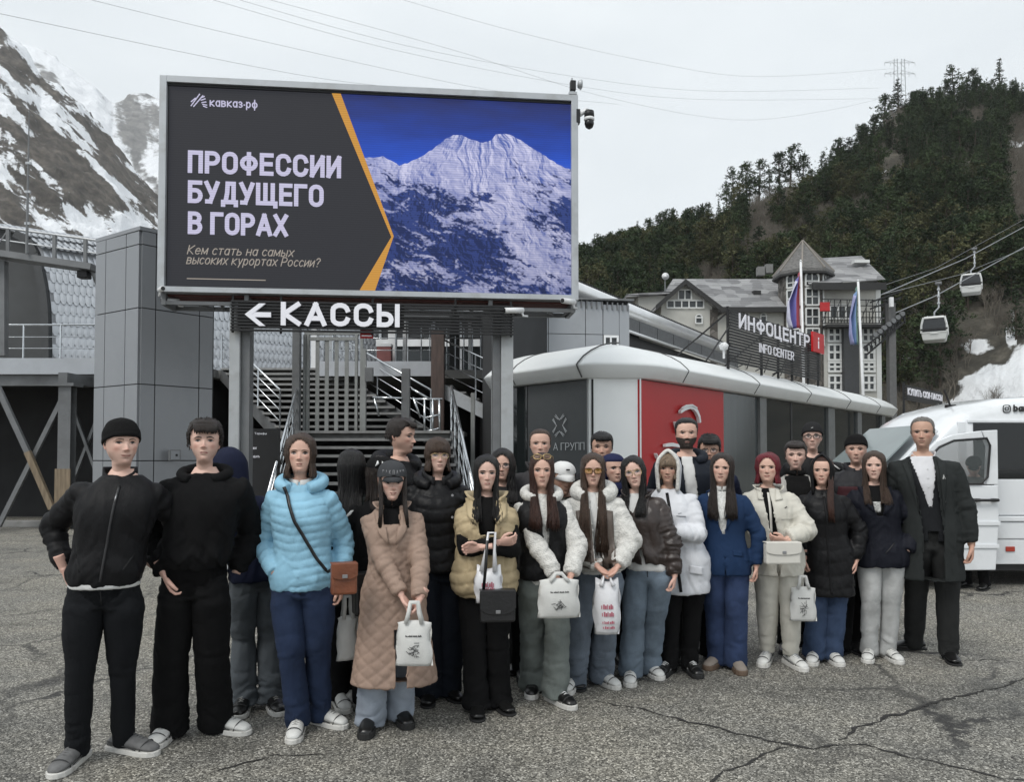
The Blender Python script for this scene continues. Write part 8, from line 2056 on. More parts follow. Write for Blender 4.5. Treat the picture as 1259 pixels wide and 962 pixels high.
# 6
p = Person('girl in grey lettered cap and long tan quilted coat holding a white tote bag', 486,4.5,562, 'f', .035, yaw=4, hyaw=6, hx=482, skin='fair', v={'jaw': .9}, group=HALO, feet=[(455,898),(490,888)], seed=6, sx=1.02, hpitch=5)
p.arm(-1,(.035,-.155,.505), 'grip', hint=(-1,.2,-.4), hdir=(.6,-.2,-.9), roll=35); p.arm(1,(.085,-.16,.512), 'grip', hint=(1,.2,-.4), hdir=(-.6,-.1,-.9), roll=35)
p.finish_body(); p.face(.8, 'rose', .7, HAIR['dark']); p.trousers(JLIGHT, 'wide', .008); p.garment('turtleneck', BLKC, .5,.004, voxel=.014); p.collar(BLKC, .037,.045,.835,2,.012, name='roll_neck', front_drop=.0)
p.garment('quilted_coat', TANQ, .19,.022,(.046,.043,.036,.033), fold=.004, quilt=(.078,.008), voxel=.009, smooth=3, flare=.028, open_w=lambda z: (-.030-.03*0,.030) if z > .775 else ((.0,.045) if z < .40 else (9,9)))
for sx in (-1,1): p.patch('lapel', [(sx*.012*p.H, .70*p.H),(sx*.05*p.H, .745*p.H),(sx*.062*p.H, .815*p.H),(sx*.030*p.H, .83*p.H)], TANQ, lift=.010)
p.collar(TANQ, .046,.022,.826,38,.012, flare=.02)
for sx in (-1,1):
 mb = MB(); rn = p.rnd
 for k in range(12): x = sx*(.30+.03*rn.random()); q = [p.HM @ Vector((x*.98,-.16+.1*rn.random(),.62)), p.HM @ Vector((x*1.04,-.2,.3)), p.HM @ Vector((x, -.32,.05)), p.HM @ Vector((x*(1.0+.1*rn.random()),-.46-.06*rn.random(),-.28)), p.HM @ Vector((x*(1.05+.25*rn.random()),-.56,-.58-.12*rn.random()))]; mb.tube(q, [.012,.012,.011,.010,.004],6)
 mb.build('plait', HAIR['dark'], p.t, True)
p.shell('hair_base', HAIR['dark'], lambda X, Y, Z: (Z-np.interp(np.degrees(np.arctan2(np.abs(X),-Y)),[0,50,60,80,180],[.66,.64,.35,.1,.02]))*4,.03)
CAPM = CM('grey_washed_cap', (.05,.052,.056),.9)
p.shell('cap_crown', CAPM, lambda X, Y, Z: (Z-np.interp(np.degrees(np.arctan2(np.abs(X),-Y)),[0,90,180],[.665,.60,.55]))*5, lambda X, Y, Z: .055+.03*np.clip((Z-.8)*4,0,1), fade=False)
def brim(p, m, z=.665, L_=.26, w=.31, drop=.12):
 V = []; F = []; n = 15
 for i in range(n):
  a = R(-72+144*i/(n-1))
  for f in (0,.5,1): V.append(p.HM @ Vector((math.sin(a)*(w+.02*f),-math.cos(a)*(.40+L_*f*math.cos(a*.9))+.03, z+.01-drop*f*f-.05*abs(math.sin(a)) ** 2*f)))
 F = [(i*3+j, i*3+j+1, i*3+4+j, i*3+3+j) for i in range(n-1) for j in range(2)]; o = mesh_obj('brim', V, F, m, p.t, True); md = o.modifiers.new('s', 'SOLIDIFY'); md.thickness = .006
brim(p, CAPM)
for k in range(7):
 a = R(-42+84*k/6); q0 = Vector((math.sin(a)*.40,-math.cos(a)*.455+.03,.74)); u = Vector((math.cos(a), math.sin(a),0)); mb = MB()
 for (x0, z0_, x1, z1_) in [[(-.02,0,-.02,.1),(-.02,.1,.02,.1),(.02,.1,.02,0)],[(-.02,0,0,.1),(0,.1,.02,0),(-.01,.04,.01,.04)],[(-.02,0,-.02,.1),(-.02,.05,.02,.1),(-.02,.05,.02,0)]][k % 3]: mb.bar(p.HM @ (q0+u*x0+Vector((0,.02*z0_*10, z0_))), p.HM @ (q0+u*x1+Vector((0,.02*z1_*10, z1_))),.003)
 mb.build('cap_lettering', mat('grey_thread', (.25,.25,.26),.8, var=0), p.t)
p.shoes('boot', SHB, SOLEB, (0,10)); P6 = p
# 7
p = Person('young man in profile with short dark hair and black hooded coat', 486,5.3,512, 'm', .02, yaw=40, hyaw=62, hx=490, skin='light', v={'nose': 1.15}, group=HALO, seed=7, hpitch=4)
p.arm(-1,(-.12,0,.52), None); p.arm(1,(.12,0,.52), None); p.finish_body(); p.face(1.3, 'rose', .2, HAIR['black']); p.trousers(DKDEN, 'straight'); p.garment('coat', BLK, .45,.026,(.052,.048,.04,.03), fold=.009); p.hood_down(BLK, 1.25); p.short_hair(HAIR['dark'],.075,.03, fringe=.06, n=200); p.shoes('dress', SHB, SOLEB)
# 9
p = Person('girl with brown fringe and thin round glasses in black hooded puffer jacket', 537,5.03,536, 'f', .02, yaw=8, hyaw=10, hx=538, skin='fair', v={'jaw': .95}, group=HALO, feet=[(528,862),(550,858)], seed=9, sx=1.08)
p.arm(-1,(-.10,-.06,.53), None, hint=(-1,.3,0)); p.arm(1,(.10,-.07,.53), None, hint=(1,.3,0)); p.finish_body(); p.face(.8, 'rose', 0, HAIR['brown']); p.trousers(CM('navy_black_trousers', (.012,.015,.022),.9), 'wide', .008)
p.garment('puffer_jacket', BLKP, .50,.032,(.056,.052,.044,.036), fold=.006, puff=(.085,.012), voxel=.010, smooth=3); p.hood_down(BLKP, 1.2); p.collar(BLKP, .044,.05,.828,16,.016, flare=.004); zipper(p, 0,.80,.51); p.bob(HAIR['brown'],-.005,0,.045,90,54, True); p.glasses(GOLD, CLEARL, thick=.007); p.shoes('dress', SHB, SOLEB, (0,14))
for k in (0,1): MB().tube([Vector((.045*p.H, -.13*p.H, (.79-.08*k)*p.H)), Vector((.045*p.H, -.125*p.H-.01,(.79-.08*k)*p.H))],.008,10).build('snap_button', ZIP, p.t)
# 11
p = Person('girl with bushy black curls and glasses half hidden behind the beige vest', 622,5.6,546, 'f', .05, hyaw=-4, yaw=0, hx=618, skin='light', v={'nose': 1.1}, group=HALO, seed=11)
p.arm(-1,(-.12,0,.52), None); p.arm(1,(.12,0,.52), None); p.finish_body(); p.face(1.2, 'rose', 0, HAIR['black']); p.trousers(BLKC, 'straight'); p.garment('coat', BLK, .45,.02,(.046,.042,.034,.03)); p.long_hair(HAIR['black'],.16,0,1,.085,170,.010,50, tidy=0, wid=.06); p.glasses(BLKF, CLEARL); p.shoes('dress', SHB, SOLEB)
# 10
p = Person('girl with straight black hair in puffy beige vest over black jumper, arms folded', 599,4.86,557, 'f', .02, yaw=2, hyaw=4, hx=598, skin='fair', v={'jaw': .92, 'nose': 1.1}, group=HALO, feet=[(586,878),(612,872)], seed=10, hpitch=2)
p.arm(-1,(.045,-.145,.675), 'half', hint=(-1,.1,-.9), hdir=(1,-.3,.15), roll=60); p.arm(1,(-.03,-.165,.66), 'half', hint=(1,.1,-.9), hdir=(-1,.1,-.1), roll=60)
p.finish_body(); p.face(1.1, 'red', -.2, HAIR['black']); p.trousers(BLKC, 'flare', .009); p.garment('jumper', BLKW, .46,.008,(.044,.040,.034,.030), fold=.008)
p.garment('puffer_vest', BEIGE, .455,.056, fold=.006, puff=(.075,.016), voxel=.010, smooth=3, zhi=.838, hemin=.018, open_w=lambda z: (-.028-max(0,(z-.70))*.12,.03+max(0,(z-.72))*.12) if z > .70 else ((-.004,.004) if z > .6 else (9,9)))
for sx in (-1,1): p.patch('vest_lapel', [(sx*.02*p.H, .72*p.H),(sx*.075*p.H, .77*p.H),(sx*.082*p.H, .835*p.H),(sx*.036*p.H, .84*p.H)], BEIGE, lift=.018)
p.collar(BEIGE, .050,.045,.81,42,.022, flare=.025); p.long_hair(HAIR['black'],.20,.02,.6,.035,110,.002,54, wid=.05); p.shoes('dress', SHB, SOLEB, (10,16)); P10 = p
# 13
p = Person('tall woman with pulled back hair in dark jacket behind the sunglasses girl', 655,5.8,526, 'f', .015, hyaw=0, hx=664, skin='light', v={'jaw': 1.0}, group=HALO, seed=13)
p.arm(-1,(-.13,0,.52), None); p.arm(1,(.13,0,.52), None); p.finish_body(); p.face(.8, 'pale', 0, HAIR['brown']); p.trousers(BLKC, 'straight'); p.garment('jacket', CM('charcoal_jacket', (.045,.043,.045),.8),.46,.024,(.05,.045,.036,.03)); p.collar(_mats['charcoal_jacket'],.044,.03,.83,30,.012, flare=.01); p.short_hair(HAIR['brown'],.03,.02, n=150, hairline=.84, back_low=.2, dirx=0); p.shoes('dress', SHB, SOLEB)
# 14
p = Person('person in white baseball cap looking down behind the black vest', 688,5.45,563, 'm', .03, hyaw=18, hx=691, skin='tan', v={}, group=HALO, seed=14, hpitch=12)
p.arm(-1,(-.1,0,.52), None); p.arm(1,(.1,0,.52), None); p.finish_body(); p.face(1, 'rose', 0, HAIR['black'], closed=True); p.trousers(BLKC, 'straight'); p.garment('jacket', CM('olive_jacket', (.05,.052,.045),.85),.48,.016,(.044,.04,.034,.028)); p.shell('cap_crown', WHT, lambda X, Y, Z: (Z-.68)*5,.035, fade=False); brim(p, WHT, .70,.34,.33,.16); MB().bar(p.HM @ Vector((-.06,-.42,.86)), p.HM @ Vector((.06,-.42,.86)),.003,.010).build('cap_badge', BLKC, p.t); p.short_hair(HAIR['black'],.03,.03, n=60); p.shoes('dress', SHB, SOLEB)
# 12
p = Person('girl with sunglasses on her long brown hair, black vest over white hoodie', 668,5.0,556, 'f', .015, yaw=6, hyaw=2, hx=666, skin='light', v={'jaw': .92}, group=HALO, feet=[(655,852),(683,866)], seed=12)
p.arm(-1,(.035,-.15,.525), 'grip', hint=(-1,.2,-.3), hdir=(.5,-.2,-.8), roll=30); p.arm(1,(.085,-.15,.53), 'grip', hint=(1,.2,-.4), hdir=(-.5,-.1,-.8), roll=30)
p.finish_body(); p.face(1.0, 'rose', 0, HAIR['dark']); p.trousers(JGREEN, 'wide', .010, bunch=1.3); fly(p); p.garment('white_hoodie', SHERPA, .478,.012,(.048,.047,.041,.033), fold=.009, hemin=.004); p.hood_down(SHERPA, 1.0)
p.garment('padded_vest', BLKP, .50,.034, fold=.006, puff=(.09,.010), zhi=.836, hemin=.006, open_w=lambda z: (-.012-max(0, z-.74)*.25,.014+max(0, z-.74)*.25) if z > .56 else (9,9));
for sx in (-1,1): p.patch('vest_collar', [(sx*.02*p.H, .76*p.H),(sx*.055*p.H, .775*p.H),(sx*.070*p.H, .835*p.H),(sx*.040*p.H, .835*p.H)], BLKP, lift=.016)
p.long_hair(HAIR['auburn'],.27,.0,.9,.035,130,.002,53, wid=.05); p.glasses(GOLD, SUNL, rx=.11, rz=.075, top=True, up=.44, thick=.014); p.shoes('runner', SHB, SOLEW, (0,22), lace=WHT); P12 = p
# 16
p = Person('dark haired young man half hidden behind the amber glasses girl by the white pillar', 742,6.1,530, 'm', .02, hyaw=0, hx=740, skin='tan', v={}, group=HALO, seed=16)
p.arm(-1,(-.13,0,.52), None); p.arm(1,(.13,0,.52), None); p.finish_body(); p.face(1.4, 'pale', 0, HAIR['black']); p.trousers(BLKC, 'straight'); p.garment('jacket', BLK, .48,.02,(.05,.044,.036,.03)); p.short_hair(HAIR['black'],.075,.03, fringe=.09, n=220); p.shoes('dress', SHB, SOLEB)
# 17
p = Person('woman in dark blue headscarf looking right between the glasses girls', 757,5.85,556, 'f', .02, hyaw=26, yaw=5, hx=753, skin='light', v={'wide': 1.05}, group=HALO, seed=17)
SCF = CM('dark_blue_scarf', (.020,.024,.065),.85)
p.arm(-1,(-.12,0,.52), None); p.arm(1,(.12,0,.52), None); p.finish_body(); p.face(1.3, 'rose', .3, HAIR['black']); p.trousers(BLKC, 'straight'); p.garment('coat', NAVY, .40,.02,(.048,.042,.034,.028))
p.shell('headscarf', SCF, lambda X, Y, Z: np.maximum((Z-.74)*5, np.minimum((np.degrees(np.arctan2(np.abs(X),-Y))-62)/14,(Z+.2)*5)),.045,.02,6); p.collar(SCF, .04,.05,.82,2,.03, name='scarf_wrap', front_drop=0); p.shoes('dress', SHB, SOLEB)
# 15
p = Person('girl with very long brown hair and amber glasses in white fleece coat', 738,5.24,556, 'f', .015, yaw=-2, hyaw=2, hx=729, skin='light', v={'jaw': .95, 'wide': 1.02}, group=HALO, feet=[(704,848),(738,842)], seed=15, sx=1.05, hpitch=2)
p.arm(-1,(-.012,-.15,.545), 'half', hint=(-1,.2,-.5), hdir=(.8,-.2,-.6), roll=40); p.arm(1,(.062,-.15,.545), 'half', hint=(1,.2,-.5), hdir=(-.7,-.2,-.7), roll=40)
p.finish_body(); p.face(1.2, 'rose', -.2, HAIR['dark']); p.trousers(JSLATE, 'wide', .009, bunch=1.2); fly(p); p.garment('top', WHT, .5,.006, voxel=.014); p.garment('fleece_coat', SHERPA, .515,.030,(.055,.054,.048,.038), fold=.008, puff=(.08,.006), open_w=lambda z: (-.015,.015) if z > .57 else (9,9))
for sx in (-1,1): p.patch('leather_front', [(sx*.016*p.H, .525*p.H),(sx*.068*p.H, .535*p.H),(sx*.076*p.H, .765*p.H),(sx*.016*p.H, .775*p.H)], TAUPE, lift=.008)
p.hood_down(SHERPA, 1.5); p.long_hair(HAIR['brown'],.46,.0,1.0,.035,170,.003,52, wid=.05); p.glasses(mat('amber_frame', (.10,.045,.01),.3, var=0), AMBER, rx=.118, rz=.085, thick=.014); p.shoes('sneaker', SHW, SOLEW, (-6,30), lace=LACE); P15 = p
# 18
p = Person('girl with wavy black hair and glasses in short dark brown leather jacket', 795,5.43,558, 'f', .025, yaw=-14, hyaw=-2, hroll=-10, hx=783, skin='fair', v={'nose': 1.05}, group=HALO, feet=[(774,838),(796,830)], seed=18, sx=1.05)
p.arm(-1,(-.11,-.03,.54), None, hint=(-1,.3,0)); p.arm(1,(.125,-.045,.485), 'half', hint=(1,.5,0), hdir=(-.1,-.1,-1)); p.finish_body(); p.face(1.1, 'rose', .1, HAIR['black']); p.trousers(JMID, 'wide', .010); fly(p); p.garment('top', WHT, .50,.008, voxel=.014)
p.garment('leather_jacket', BROWNL, .535,.030,(.055,.052,.045,.034), fold=.016, hemin=.012, open_w=lambda z: (-.02-max(0, z-.76)*.4,-.004+max(0, z-.76)*.4) if z < .60 or z > .76 else (9,9)); p.strip('zip', [(-.012*p.H, .545*p.H),(-.03*p.H, .74*p.H)],.010, ZIP); p.patch('lapel', [(.0,.74*p.H),(.05*p.H, .75*p.H),(.065*p.H, .83*p.H),(.03*p.H, .83*p.H)], BROWNL, lift=.014); p.patch('lapel', [(-.02*p.H, .74*p.H),(-.065*p.H, .76*p.H),(-.068*p.H, .83*p.H),(-.03*p.H, .83*p.H)], BROWNL, lift=.014)
p.collar(BROWNL, .048,.03,.82,40,.014, flare=.02); p.long_hair(HAIR['black'],.20,.03,.8,.06,140,.007,52, wid=.055); p.glasses(GOLD, CLEARL, thick=.008, rx=.12, rz=.09); p.shoes('sneaker', SHW, SOLEW, (18,30), lace=LACE)
# 21
p = Person('young man with thick dark hair and glasses looking over the blue suit woman', 872,6.45,533, 'm', .03, hyaw=0, hx=872, skin='tan', v={'wide': 1.03}, group=HALO, seed=21)
p.arm(-1,(-.13,0,.52), None); p.arm(1,(.13,0,.52), None); p.finish_body(); p.face(1.4, 'rose', 0, HAIR['black']); p.trousers(BLKC, 'straight'); p.garment('jacket', NAVY, .48,.024,(.05,.044,.036,.03)); p.hood_down(BLK, .9); p.short_hair(HAIR['black'],.12,.05, fringe=.12, n=220, wave=.03); p.glasses(BLKF, CLEARL); p.shoes('dress', SHB, SOLEB)
# 20
p = Person('tall bearded man in navy jacket over white t-shirt before the red wall panel', 851,6.1,513, 'm', .015, hyaw=4, hx=844, skin='light', v={'jaw': 1.08, 'neck': 1.1, 'stubble': .9}, group=HALO, seed=20, sx=1.1)
p.arm(-1,(-.13,0,.52), None); p.arm(1,(.13,0,.52), None); p.finish_body(); p.face(1.5, 'rose', 0, HAIR['black']); p.trousers(BLKC, 'straight'); p.garment('t_shirt', WHT, .5,.008, voxel=.014)
p.garment('jacket', CM('dark_navy_jacket', (.012,.015,.022),.6),.48,.026,(.054,.048,.038,.03), open_w=lambda z: (-.022,.026)); p.hood_down(_mats['dark_navy_jacket'],1.0); BRD = HAIR['black']
p.shell('beard', mat('beard_dark', (.035,.024,.019),.8, var=.5, vs=120, bump=1, bs=200), lambda X, Y, Z: np.minimum(np.minimum((.335-Z+.25*np.clip(np.abs(X)-.12,0,.2))*8,(Z+.03)*8), np.minimum((98-np.degrees(np.arctan2(np.abs(X),-Y)))/10,1))-1.6*np.exp(-(X/.10) ** 2-((Z-.21)/.045) ** 2),.018,.012,20); p.short_hair(HAIR['black'],.055,.018, n=200, hairline=.83); p.shoes('dress', SHB, SOLEB)
# 19
p = Person('smiling woman with ash blond fringe in white hooded winter jacket and black trousers', 836,5.67,552, 'f', .04, yaw=-6, hyaw=-2, hx=822, skin='tan', v={'wide': 1.0}, group=HALO, feet=[(823,829),(847,828)], seed=19, sx=1.06)
p.arm(-1,(-.10,.04,.52), None); p.arm(1,(-.050,-.150,.662), 'half', hint=(1,.1,-.8), hdir=(-1,-.15,.15), roll=40); p.finish_body(); p.face(.9, 'rose', 1.3, HAIR['brown']); p.trousers(BLKC, 'straight', .007)
p.garment('winter_jacket', WJ, .375,.030,(.052,.048,.040,.032), fold=.009, puff=(.115,.005), flare=.01, smooth=4); p.strip('zip_placket', [(0,.825*p.H),(-.01,.70*p.H),(-.006,.39*p.H)],.022, BLK, lift=.005); MB().tube([p.arms[1][1].lerp(p.arms[1][2],.8), p.arms[1][2]],[.042,.034],12).build('rib_cuff', BLKW, p.t, True)
p.patch('pocket_flap', [(.025*p.H, .475*p.H),(.085*p.H, .465*p.H),(.085*p.H, .50*p.H),(.025*p.H, .51*p.H)], WJ, lift=.010); p.strip('chest_print', [(.02*p.H, .725*p.H),(.06*p.H, .722*p.H)],.008, CM('grey_print', (.25,.26,.28))); p.strip('chest_print', [(.03*p.H, .735*p.H),(.045*p.H, .738*p.H)],.004, _mats['grey_print'])
p.bob(HAIR['ash'],-.03,.12,.03,60,46, True); p.hood_up(WJ, 52,.105,(SHERPA, .014), low=-.25, peak=.03); p.shoes('runner', SHB, SOLEB, (-14,14), lace=WHT)
# 22
p = Person('woman with long dark hair over one shoulder in blue trouser suit and white blouse', 893,5.72,556, 'f', .015, yaw=-6, hyaw=-6, hroll=4, hx=887, skin='light', v={'wide': 1.04, 'jaw': 1.0, 'nose': 1.1}, group=HALO, feet=[(884,820),(904,824)], seed=22, sx=1.06)
p.arm(-1,(-.12,-.01,.50), None, hint=(-1,.4,0)); p.arm(1,(.125,-.03,.49), 'half', hint=(1,.4,0), hdir=(0,0,-1)); p.finish_body(); p.face(1.1, 'rose', .8, HAIR['dark']); p.trousers(JSUIT, 'wide', .008); p.garment('blouse', mat('white_lace', (.6,.6,.58),.9, var=.2, vs=45, bump=1, bs=60),.6,.006, voxel=.012); p.collar(_mats['white_lace'],.037,.022,.835,4,.006, front_drop=.004)
p.garment('blazer', BLUES, .45,.022,(.046,.042,.035,.029), fold=.006, flare=.01, open_w=lambda z: (-.010-(z-.64)*.30,.004+(z-.64)*.16) if z > .64 else ((-.003,.003) if z < .55 else (9,9)))
for sx in (-1,1): p.patch('lapel', [(sx*.004*p.H, .645*p.H),(sx*.045*p.H, .72*p.H),(sx*.06*p.H, .82*p.H),(sx*.034*p.H, .825*p.H)], BLUES, lift=.007)
p.patch('pocket_flap', [(.035*p.H, .545*p.H),(.078*p.H, .54*p.H),(.078*p.H, .562*p.H),(.035*p.H, .567*p.H)], BLUES, lift=.006); p.long_hair(HAIR['dark'],.27,-.03,1.0,.04,140,.003,52, wid=.055); p.shoes('boot', SHT, SOLEBR, (-20,6))
# 24 25 27
p = Person('young man with short dark hair in black jumper beside the red haired woman', 980,6.4,541, 'm', .02, hyaw=0, hx=978, skin='fair', v={'jaw': .95}, group=HALO, seed=24)
p.arm(-1,(-.13,0,.52), None); p.arm(1,(.13,0,.52), None); p.finish_body(); p.face(1.1, 'pale', 0, HAIR['dark']); p.trousers(BLKC, 'straight'); p.garment('jumper', BLKW, .5,.014,(.048,.042,.034,.03), voxel=.012); p.collar(BLKW, .039,.024,.84,2,.012, front_drop=.0); p.garment('jacket', mat('cream_lining_jacket', (.33,.32,.30),.9, var=.1),.48,.026,(.052,.046,.038,.03), open_w=lambda z: (-.055,.06) if z > .6 else (-.02,.02)); p.short_hair(HAIR['dark'],.075,.03, fringe=.05, n=220); p.shoes('dress', SHB, SOLEB)
p = Person('tall young man in beanie and glasses at the back, black jacket with white piping', 1002,6.65,517, 'm', .03, hyaw=0, hx=999, skin='fair', v={'wide': .94, 'jaw': .92}, group=HALO, seed=25, hpitch=-3)
p.arm(-1,(-.13,0,.52), None); p.arm(1,(.13,0,.52), None); p.finish_body(); p.face(1.1, 'pale', .1, HAIR['dark']); p.trousers(BLKC, 'straight'); p.garment('jacket', BLK, .5,.024,(.052,.046,.038,.03)); p.strip('white_piping', [(.03*p.H, .842*p.H),(.075*p.H, .82*p.H),(.11*p.H, .79*p.H)],.012, WHT, lift=.004); p.strip('white_piping', [(.04*p.H, .80*p.H),(.05*p.H, .70*p.H)],.010, WHT); p.collar(BLK, .042,.03,.835,10,.014); p.beanie(CM('charcoal_beanie', (.02,.02,.021),.95),.68,.09,.05); MB().bar(p.HM @ Vector((-.04,-.475,.80)), p.HM @ Vector((.03,-.475,.82)),.003,.005).build('beanie_badge', WHT, p.t); p.glasses(BLKF, CLEARL, thick=.013, zc=.49); p.shoes('dress', SHB, SOLEB)
p = Person('man in black knitted beanie and dark puffer jacket with maroon panel', 1050,6.4,532, 'm', .03, hyaw=0, hx=1052, skin='light', v={'wide': 1.0}, group=HALO, feet=[(1036,806),(1050,800)], seed=27, sx=1.04)
p.arm(-1,(-.13,0,.50), 'half'); p.arm(1,(.13,0,.50), None); p.finish_body(); p.face(1.0, 'rose', .4, HAIR['brown']); p.trousers(BLKC, 'straight'); p.garment('puffer_jacket', CM('charcoal_puffer', (.022,.022,.025),.5),.49,.03,(.055,.05,.04,.033), puff=(.10,.010)); p.collar(_mats['charcoal_puffer'],.044,.045,.825,12,.016); p.patch('maroon_panel', [(-.10*p.H, .70*p.H),(.06*p.H, .70*p.H),(.06*p.H, .765*p.H),(-.09*p.H, .765*p.H)], MAROON, lift=.006, k=10); p.beanie(BLKW, .70,.11,.06); p.shoes('dress', SHB, SOLEB, (-30,0))
# 23
p = Person('woman with red bob in cream overshirt and cream trousers carrying a white handbag', 953,5.85,556, 'f', .015, yaw=0, hyaw=-3, hx=944, skin='light', v={'wide': 1.1, 'jaw': 1.12, 'nose': .95}, group=HALO, feet=[(944,816),(973,820)], seed=23, sx=1.10, hpitch=-2)
p.arm(-1,(-.10,.02,.52), None, hint=(-1,.4,0)); p.arm(1,(.015,-.15,.612), 'half', hint=(1,.1,-.6), hdir=(-1,-.2,.05), roll=50); p.finish_body(); p.face(.8, 'red', .5, HAIR['brown']); p.trousers(CREAM_C, 'taper', .008, crop=.03); p.garment('top', BLKC, .5,.010, voxel=.013)
p.garment('overshirt', CREAM_C, .435,.030,(.054,.054,.050,.042), fold=.010, sleeve_end=.86, open_w=lambda z: (-.030,.004) if z > .62 else (-.018,-.002)); p.collar(CREAM_C, .047,.022,.826,42,.008, flare=.02)
for sx in (-1,1): p.patch('collar_point', [(sx*.02*p.H, .785*p.H),(sx*.055*p.H, .79*p.H),(sx*.05*p.H, .835*p.H),(sx*.035*p.H, .835*p.H)], CREAM_C, lift=.010)
p.strip('brooch', [(.055*p.H, .752*p.H),(.068*p.H, .757*p.H)],.007, BLKF); p.strip('pocket_seam', [(.03*p.H, .70*p.H),(.085*p.H, .70*p.H)],.004, mat('cream_seam', (.3,.29,.26),.9, var=0)); p.bob(HAIR['red'],.015,.05,.05,120,50); p.shoes('runner', SHW, SOLEW, (-12,14), lace=mat('silver_trim', (.35,.36,.37),.4,.4))
for sd in (-1,1): MB().tube([p.HM @ Vector((sd*.34,-.02,.36)), p.HM @ Vector((sd*.34,-.03,.22))],[.003,.006],8).build('earring', WHT, p.t, True)
for sd in (-1,1): a = p.legs[sd][2]; MB().tube([(a.x, a.y, .06),(a.x, a.y, .15)],.034,12).build('sock', mat('grey_sock', (.12,.12,.12),.9), p.t, True)
P23 = p
# 26
p = Person('smiling girl in long black hooded coat with auburn hair falling on one side', 1017,5.97,556, 'f', .04, yaw=-2, hyaw=-4, hx=1011, skin='light', v={'jaw': .93}, group=HALO, feet=[(1002,814),(1021,814)], seed=26)
p.arm(-1,(-.115,-.04,.505), 'grip', hint=(-1,.4,0), hdir=(0,0,-1)); p.arm(1,(.12,-.02,.50), 'half', hint=(1,.4,0)); p.finish_body(); p.face(1.1, 'red', 1.0, HAIR['black']); p.trousers(denim('blue_denim', (.045,.07,.13)), 'wide', .008); p.garment('long_coat', BLKP, .335,.028,(.050,.046,.038,.031), fold=.008, puff=(.10,.006), flare=.008); p.strip('placket', [(0,.81*p.H),(0,.35*p.H)],.02, BLK, lift=.004)
mb = MB()
for k in range(26): x = .20+.12*p.rnd.random(); mb.tube([p.HM @ Vector((x, -.20,.45)), p.HM @ Vector((x+.05,-.30,.1)), p.HM @ Vector((x+.08*p.rnd.random(),-.52,-.35)), p.HM @ Vector((x+.02+.1*p.rnd.random(),-.62,-.8)), p.HM @ Vector((x+.16*p.rnd.random(),-.60,-1.15-.2*p.rnd.random()))],[.008,.009,.009,.008,.003],5)
mb.build('hair_fall', HAIR['auburn'], p.t, True); p.shell('hair_base', HAIR['auburn'], lambda X, Y, Z: np.maximum((Z-.84)*6,(np.degrees(np.arctan2(np.abs(X),-Y))-54)/14),.03); p.hood_up(BLK, 50,.075, low=-.35, peak=.02); p.collar(BLK, .044,.04,.82,6,.016); p.shoes('sneaker', SHW, SOLEW, (-6,8), lace=LACE); P26 = p
# 28
p = Person('girl with long straight brown hair in dark navy jacket and pale grey jeans', 1081,6.04,554, 'f', .015, yaw=0, hyaw=-2, hx=1075, skin='fair', v={'wide': 1.02}, group=HALO, feet=[(1070,811),(1092,811)], seed=28, sx=1.05)
p.arm(-1,(-.10,-.065,.52), None, hint=(-1,.3,-.2)); p.arm(1,(.10,-.06,.53), None, hint=(1,.3,-.2)); p.finish_body(); p.face(.9, 'rose', .8, HAIR['brown']); p.trousers(JWHITE, 'straight', .008, ease=.006); fly(p, CM('grey_seam', (.2,.2,.2))); p.garment('t_shirt', BLKC, .5,.006, voxel=.014)
p.garment('jacket', CM('ink_jacket', (.010,.011,.017),.65),.455,.030,(.054,.050,.042,.034), fold=.011, flare=.01, open_w=lambda z: (-.018-(z-.70)*.25,.008+(z-.70)*.25) if z > .70 else (9,9)); p.patch('t_shirt_print', [(-.022*p.H, .715*p.H),(.004*p.H, .715*p.H),(.012*p.H, .765*p.H),(-.024*p.H, .765*p.H)], mat('skull_print', (.35,.35,.34),.9, var=.7, vs=60), p.gar[0], lift=.004)
for sx in (-1,1): p.patch('lapel', [(sx*.012*p.H, .70*p.H),(sx*.06*p.H, .75*p.H),(sx*.075*p.H, .835*p.H),(sx*.036*p.H, .835*p.H)], _mats['ink_jacket'], lift=.014)
p.strip('pocket_zip', [(.045*p.H, .575*p.H),(.0,.525*p.H)],.007, ZIPB); p.long_hair(HAIR['brown'],.19,.0,.9,.045,130,.002,54, wid=.055); p.shoes('sneaker', SHW, SOLEW, (-8,8), lace=LACE)
# 29
p = Person('tall grey haired man in long dark coat and open white shirt at the right', 1143,5.97,512, 'm', .012, yaw=-6, hyaw=-4, hx=1136, skin='tan', v={'jaw': 1.05, 'neck': 1.02, 'nose': 1.1}, group=HALO, feet=[(1124,800),(1167,812)], seed=29, sx=1.02)
p.arm(-1,(-.125,.02,.50), None, hint=(-1,.5,0)); p.arm(1,(.138,-.03,.485), 'half', hint=(1,.5,0), hdir=(-.05,-.1,-1)); p.finish_body(); p.face(.9, 'pale', .4, HAIR['grey']); p.trousers(CM('grey_trousers', (.030,.031,.031),.9), 'straight', .006, ease=.002); p.garment('shirt', mat('white_shirt', (.60,.60,.62),.8, var=.05, vs=20),.56,.004, voxel=.011, fold=.003); p.collar(_mats['white_shirt'],.038,.022,.836,26,.005, flare=.004, name='shirt_collar')
p.garment('suit_jacket', SUITC, .50,.012, voxel=.008, fold=.004, open_w=lambda z: (-.006-(z-.64)*.22,.006+(z-.64)*.22) if z > .64 else ((-.02,.02) if z < .54 else (9,9)))
p.garment('long_coat', GREENC, .345,.026,(.050,.045,.038,.032), fold=.008, flare=.012, shoulder=1.05, open_w=lambda z: (-.040-max(0, z-.60)*.06,.036) if z > .345 else (9,9));
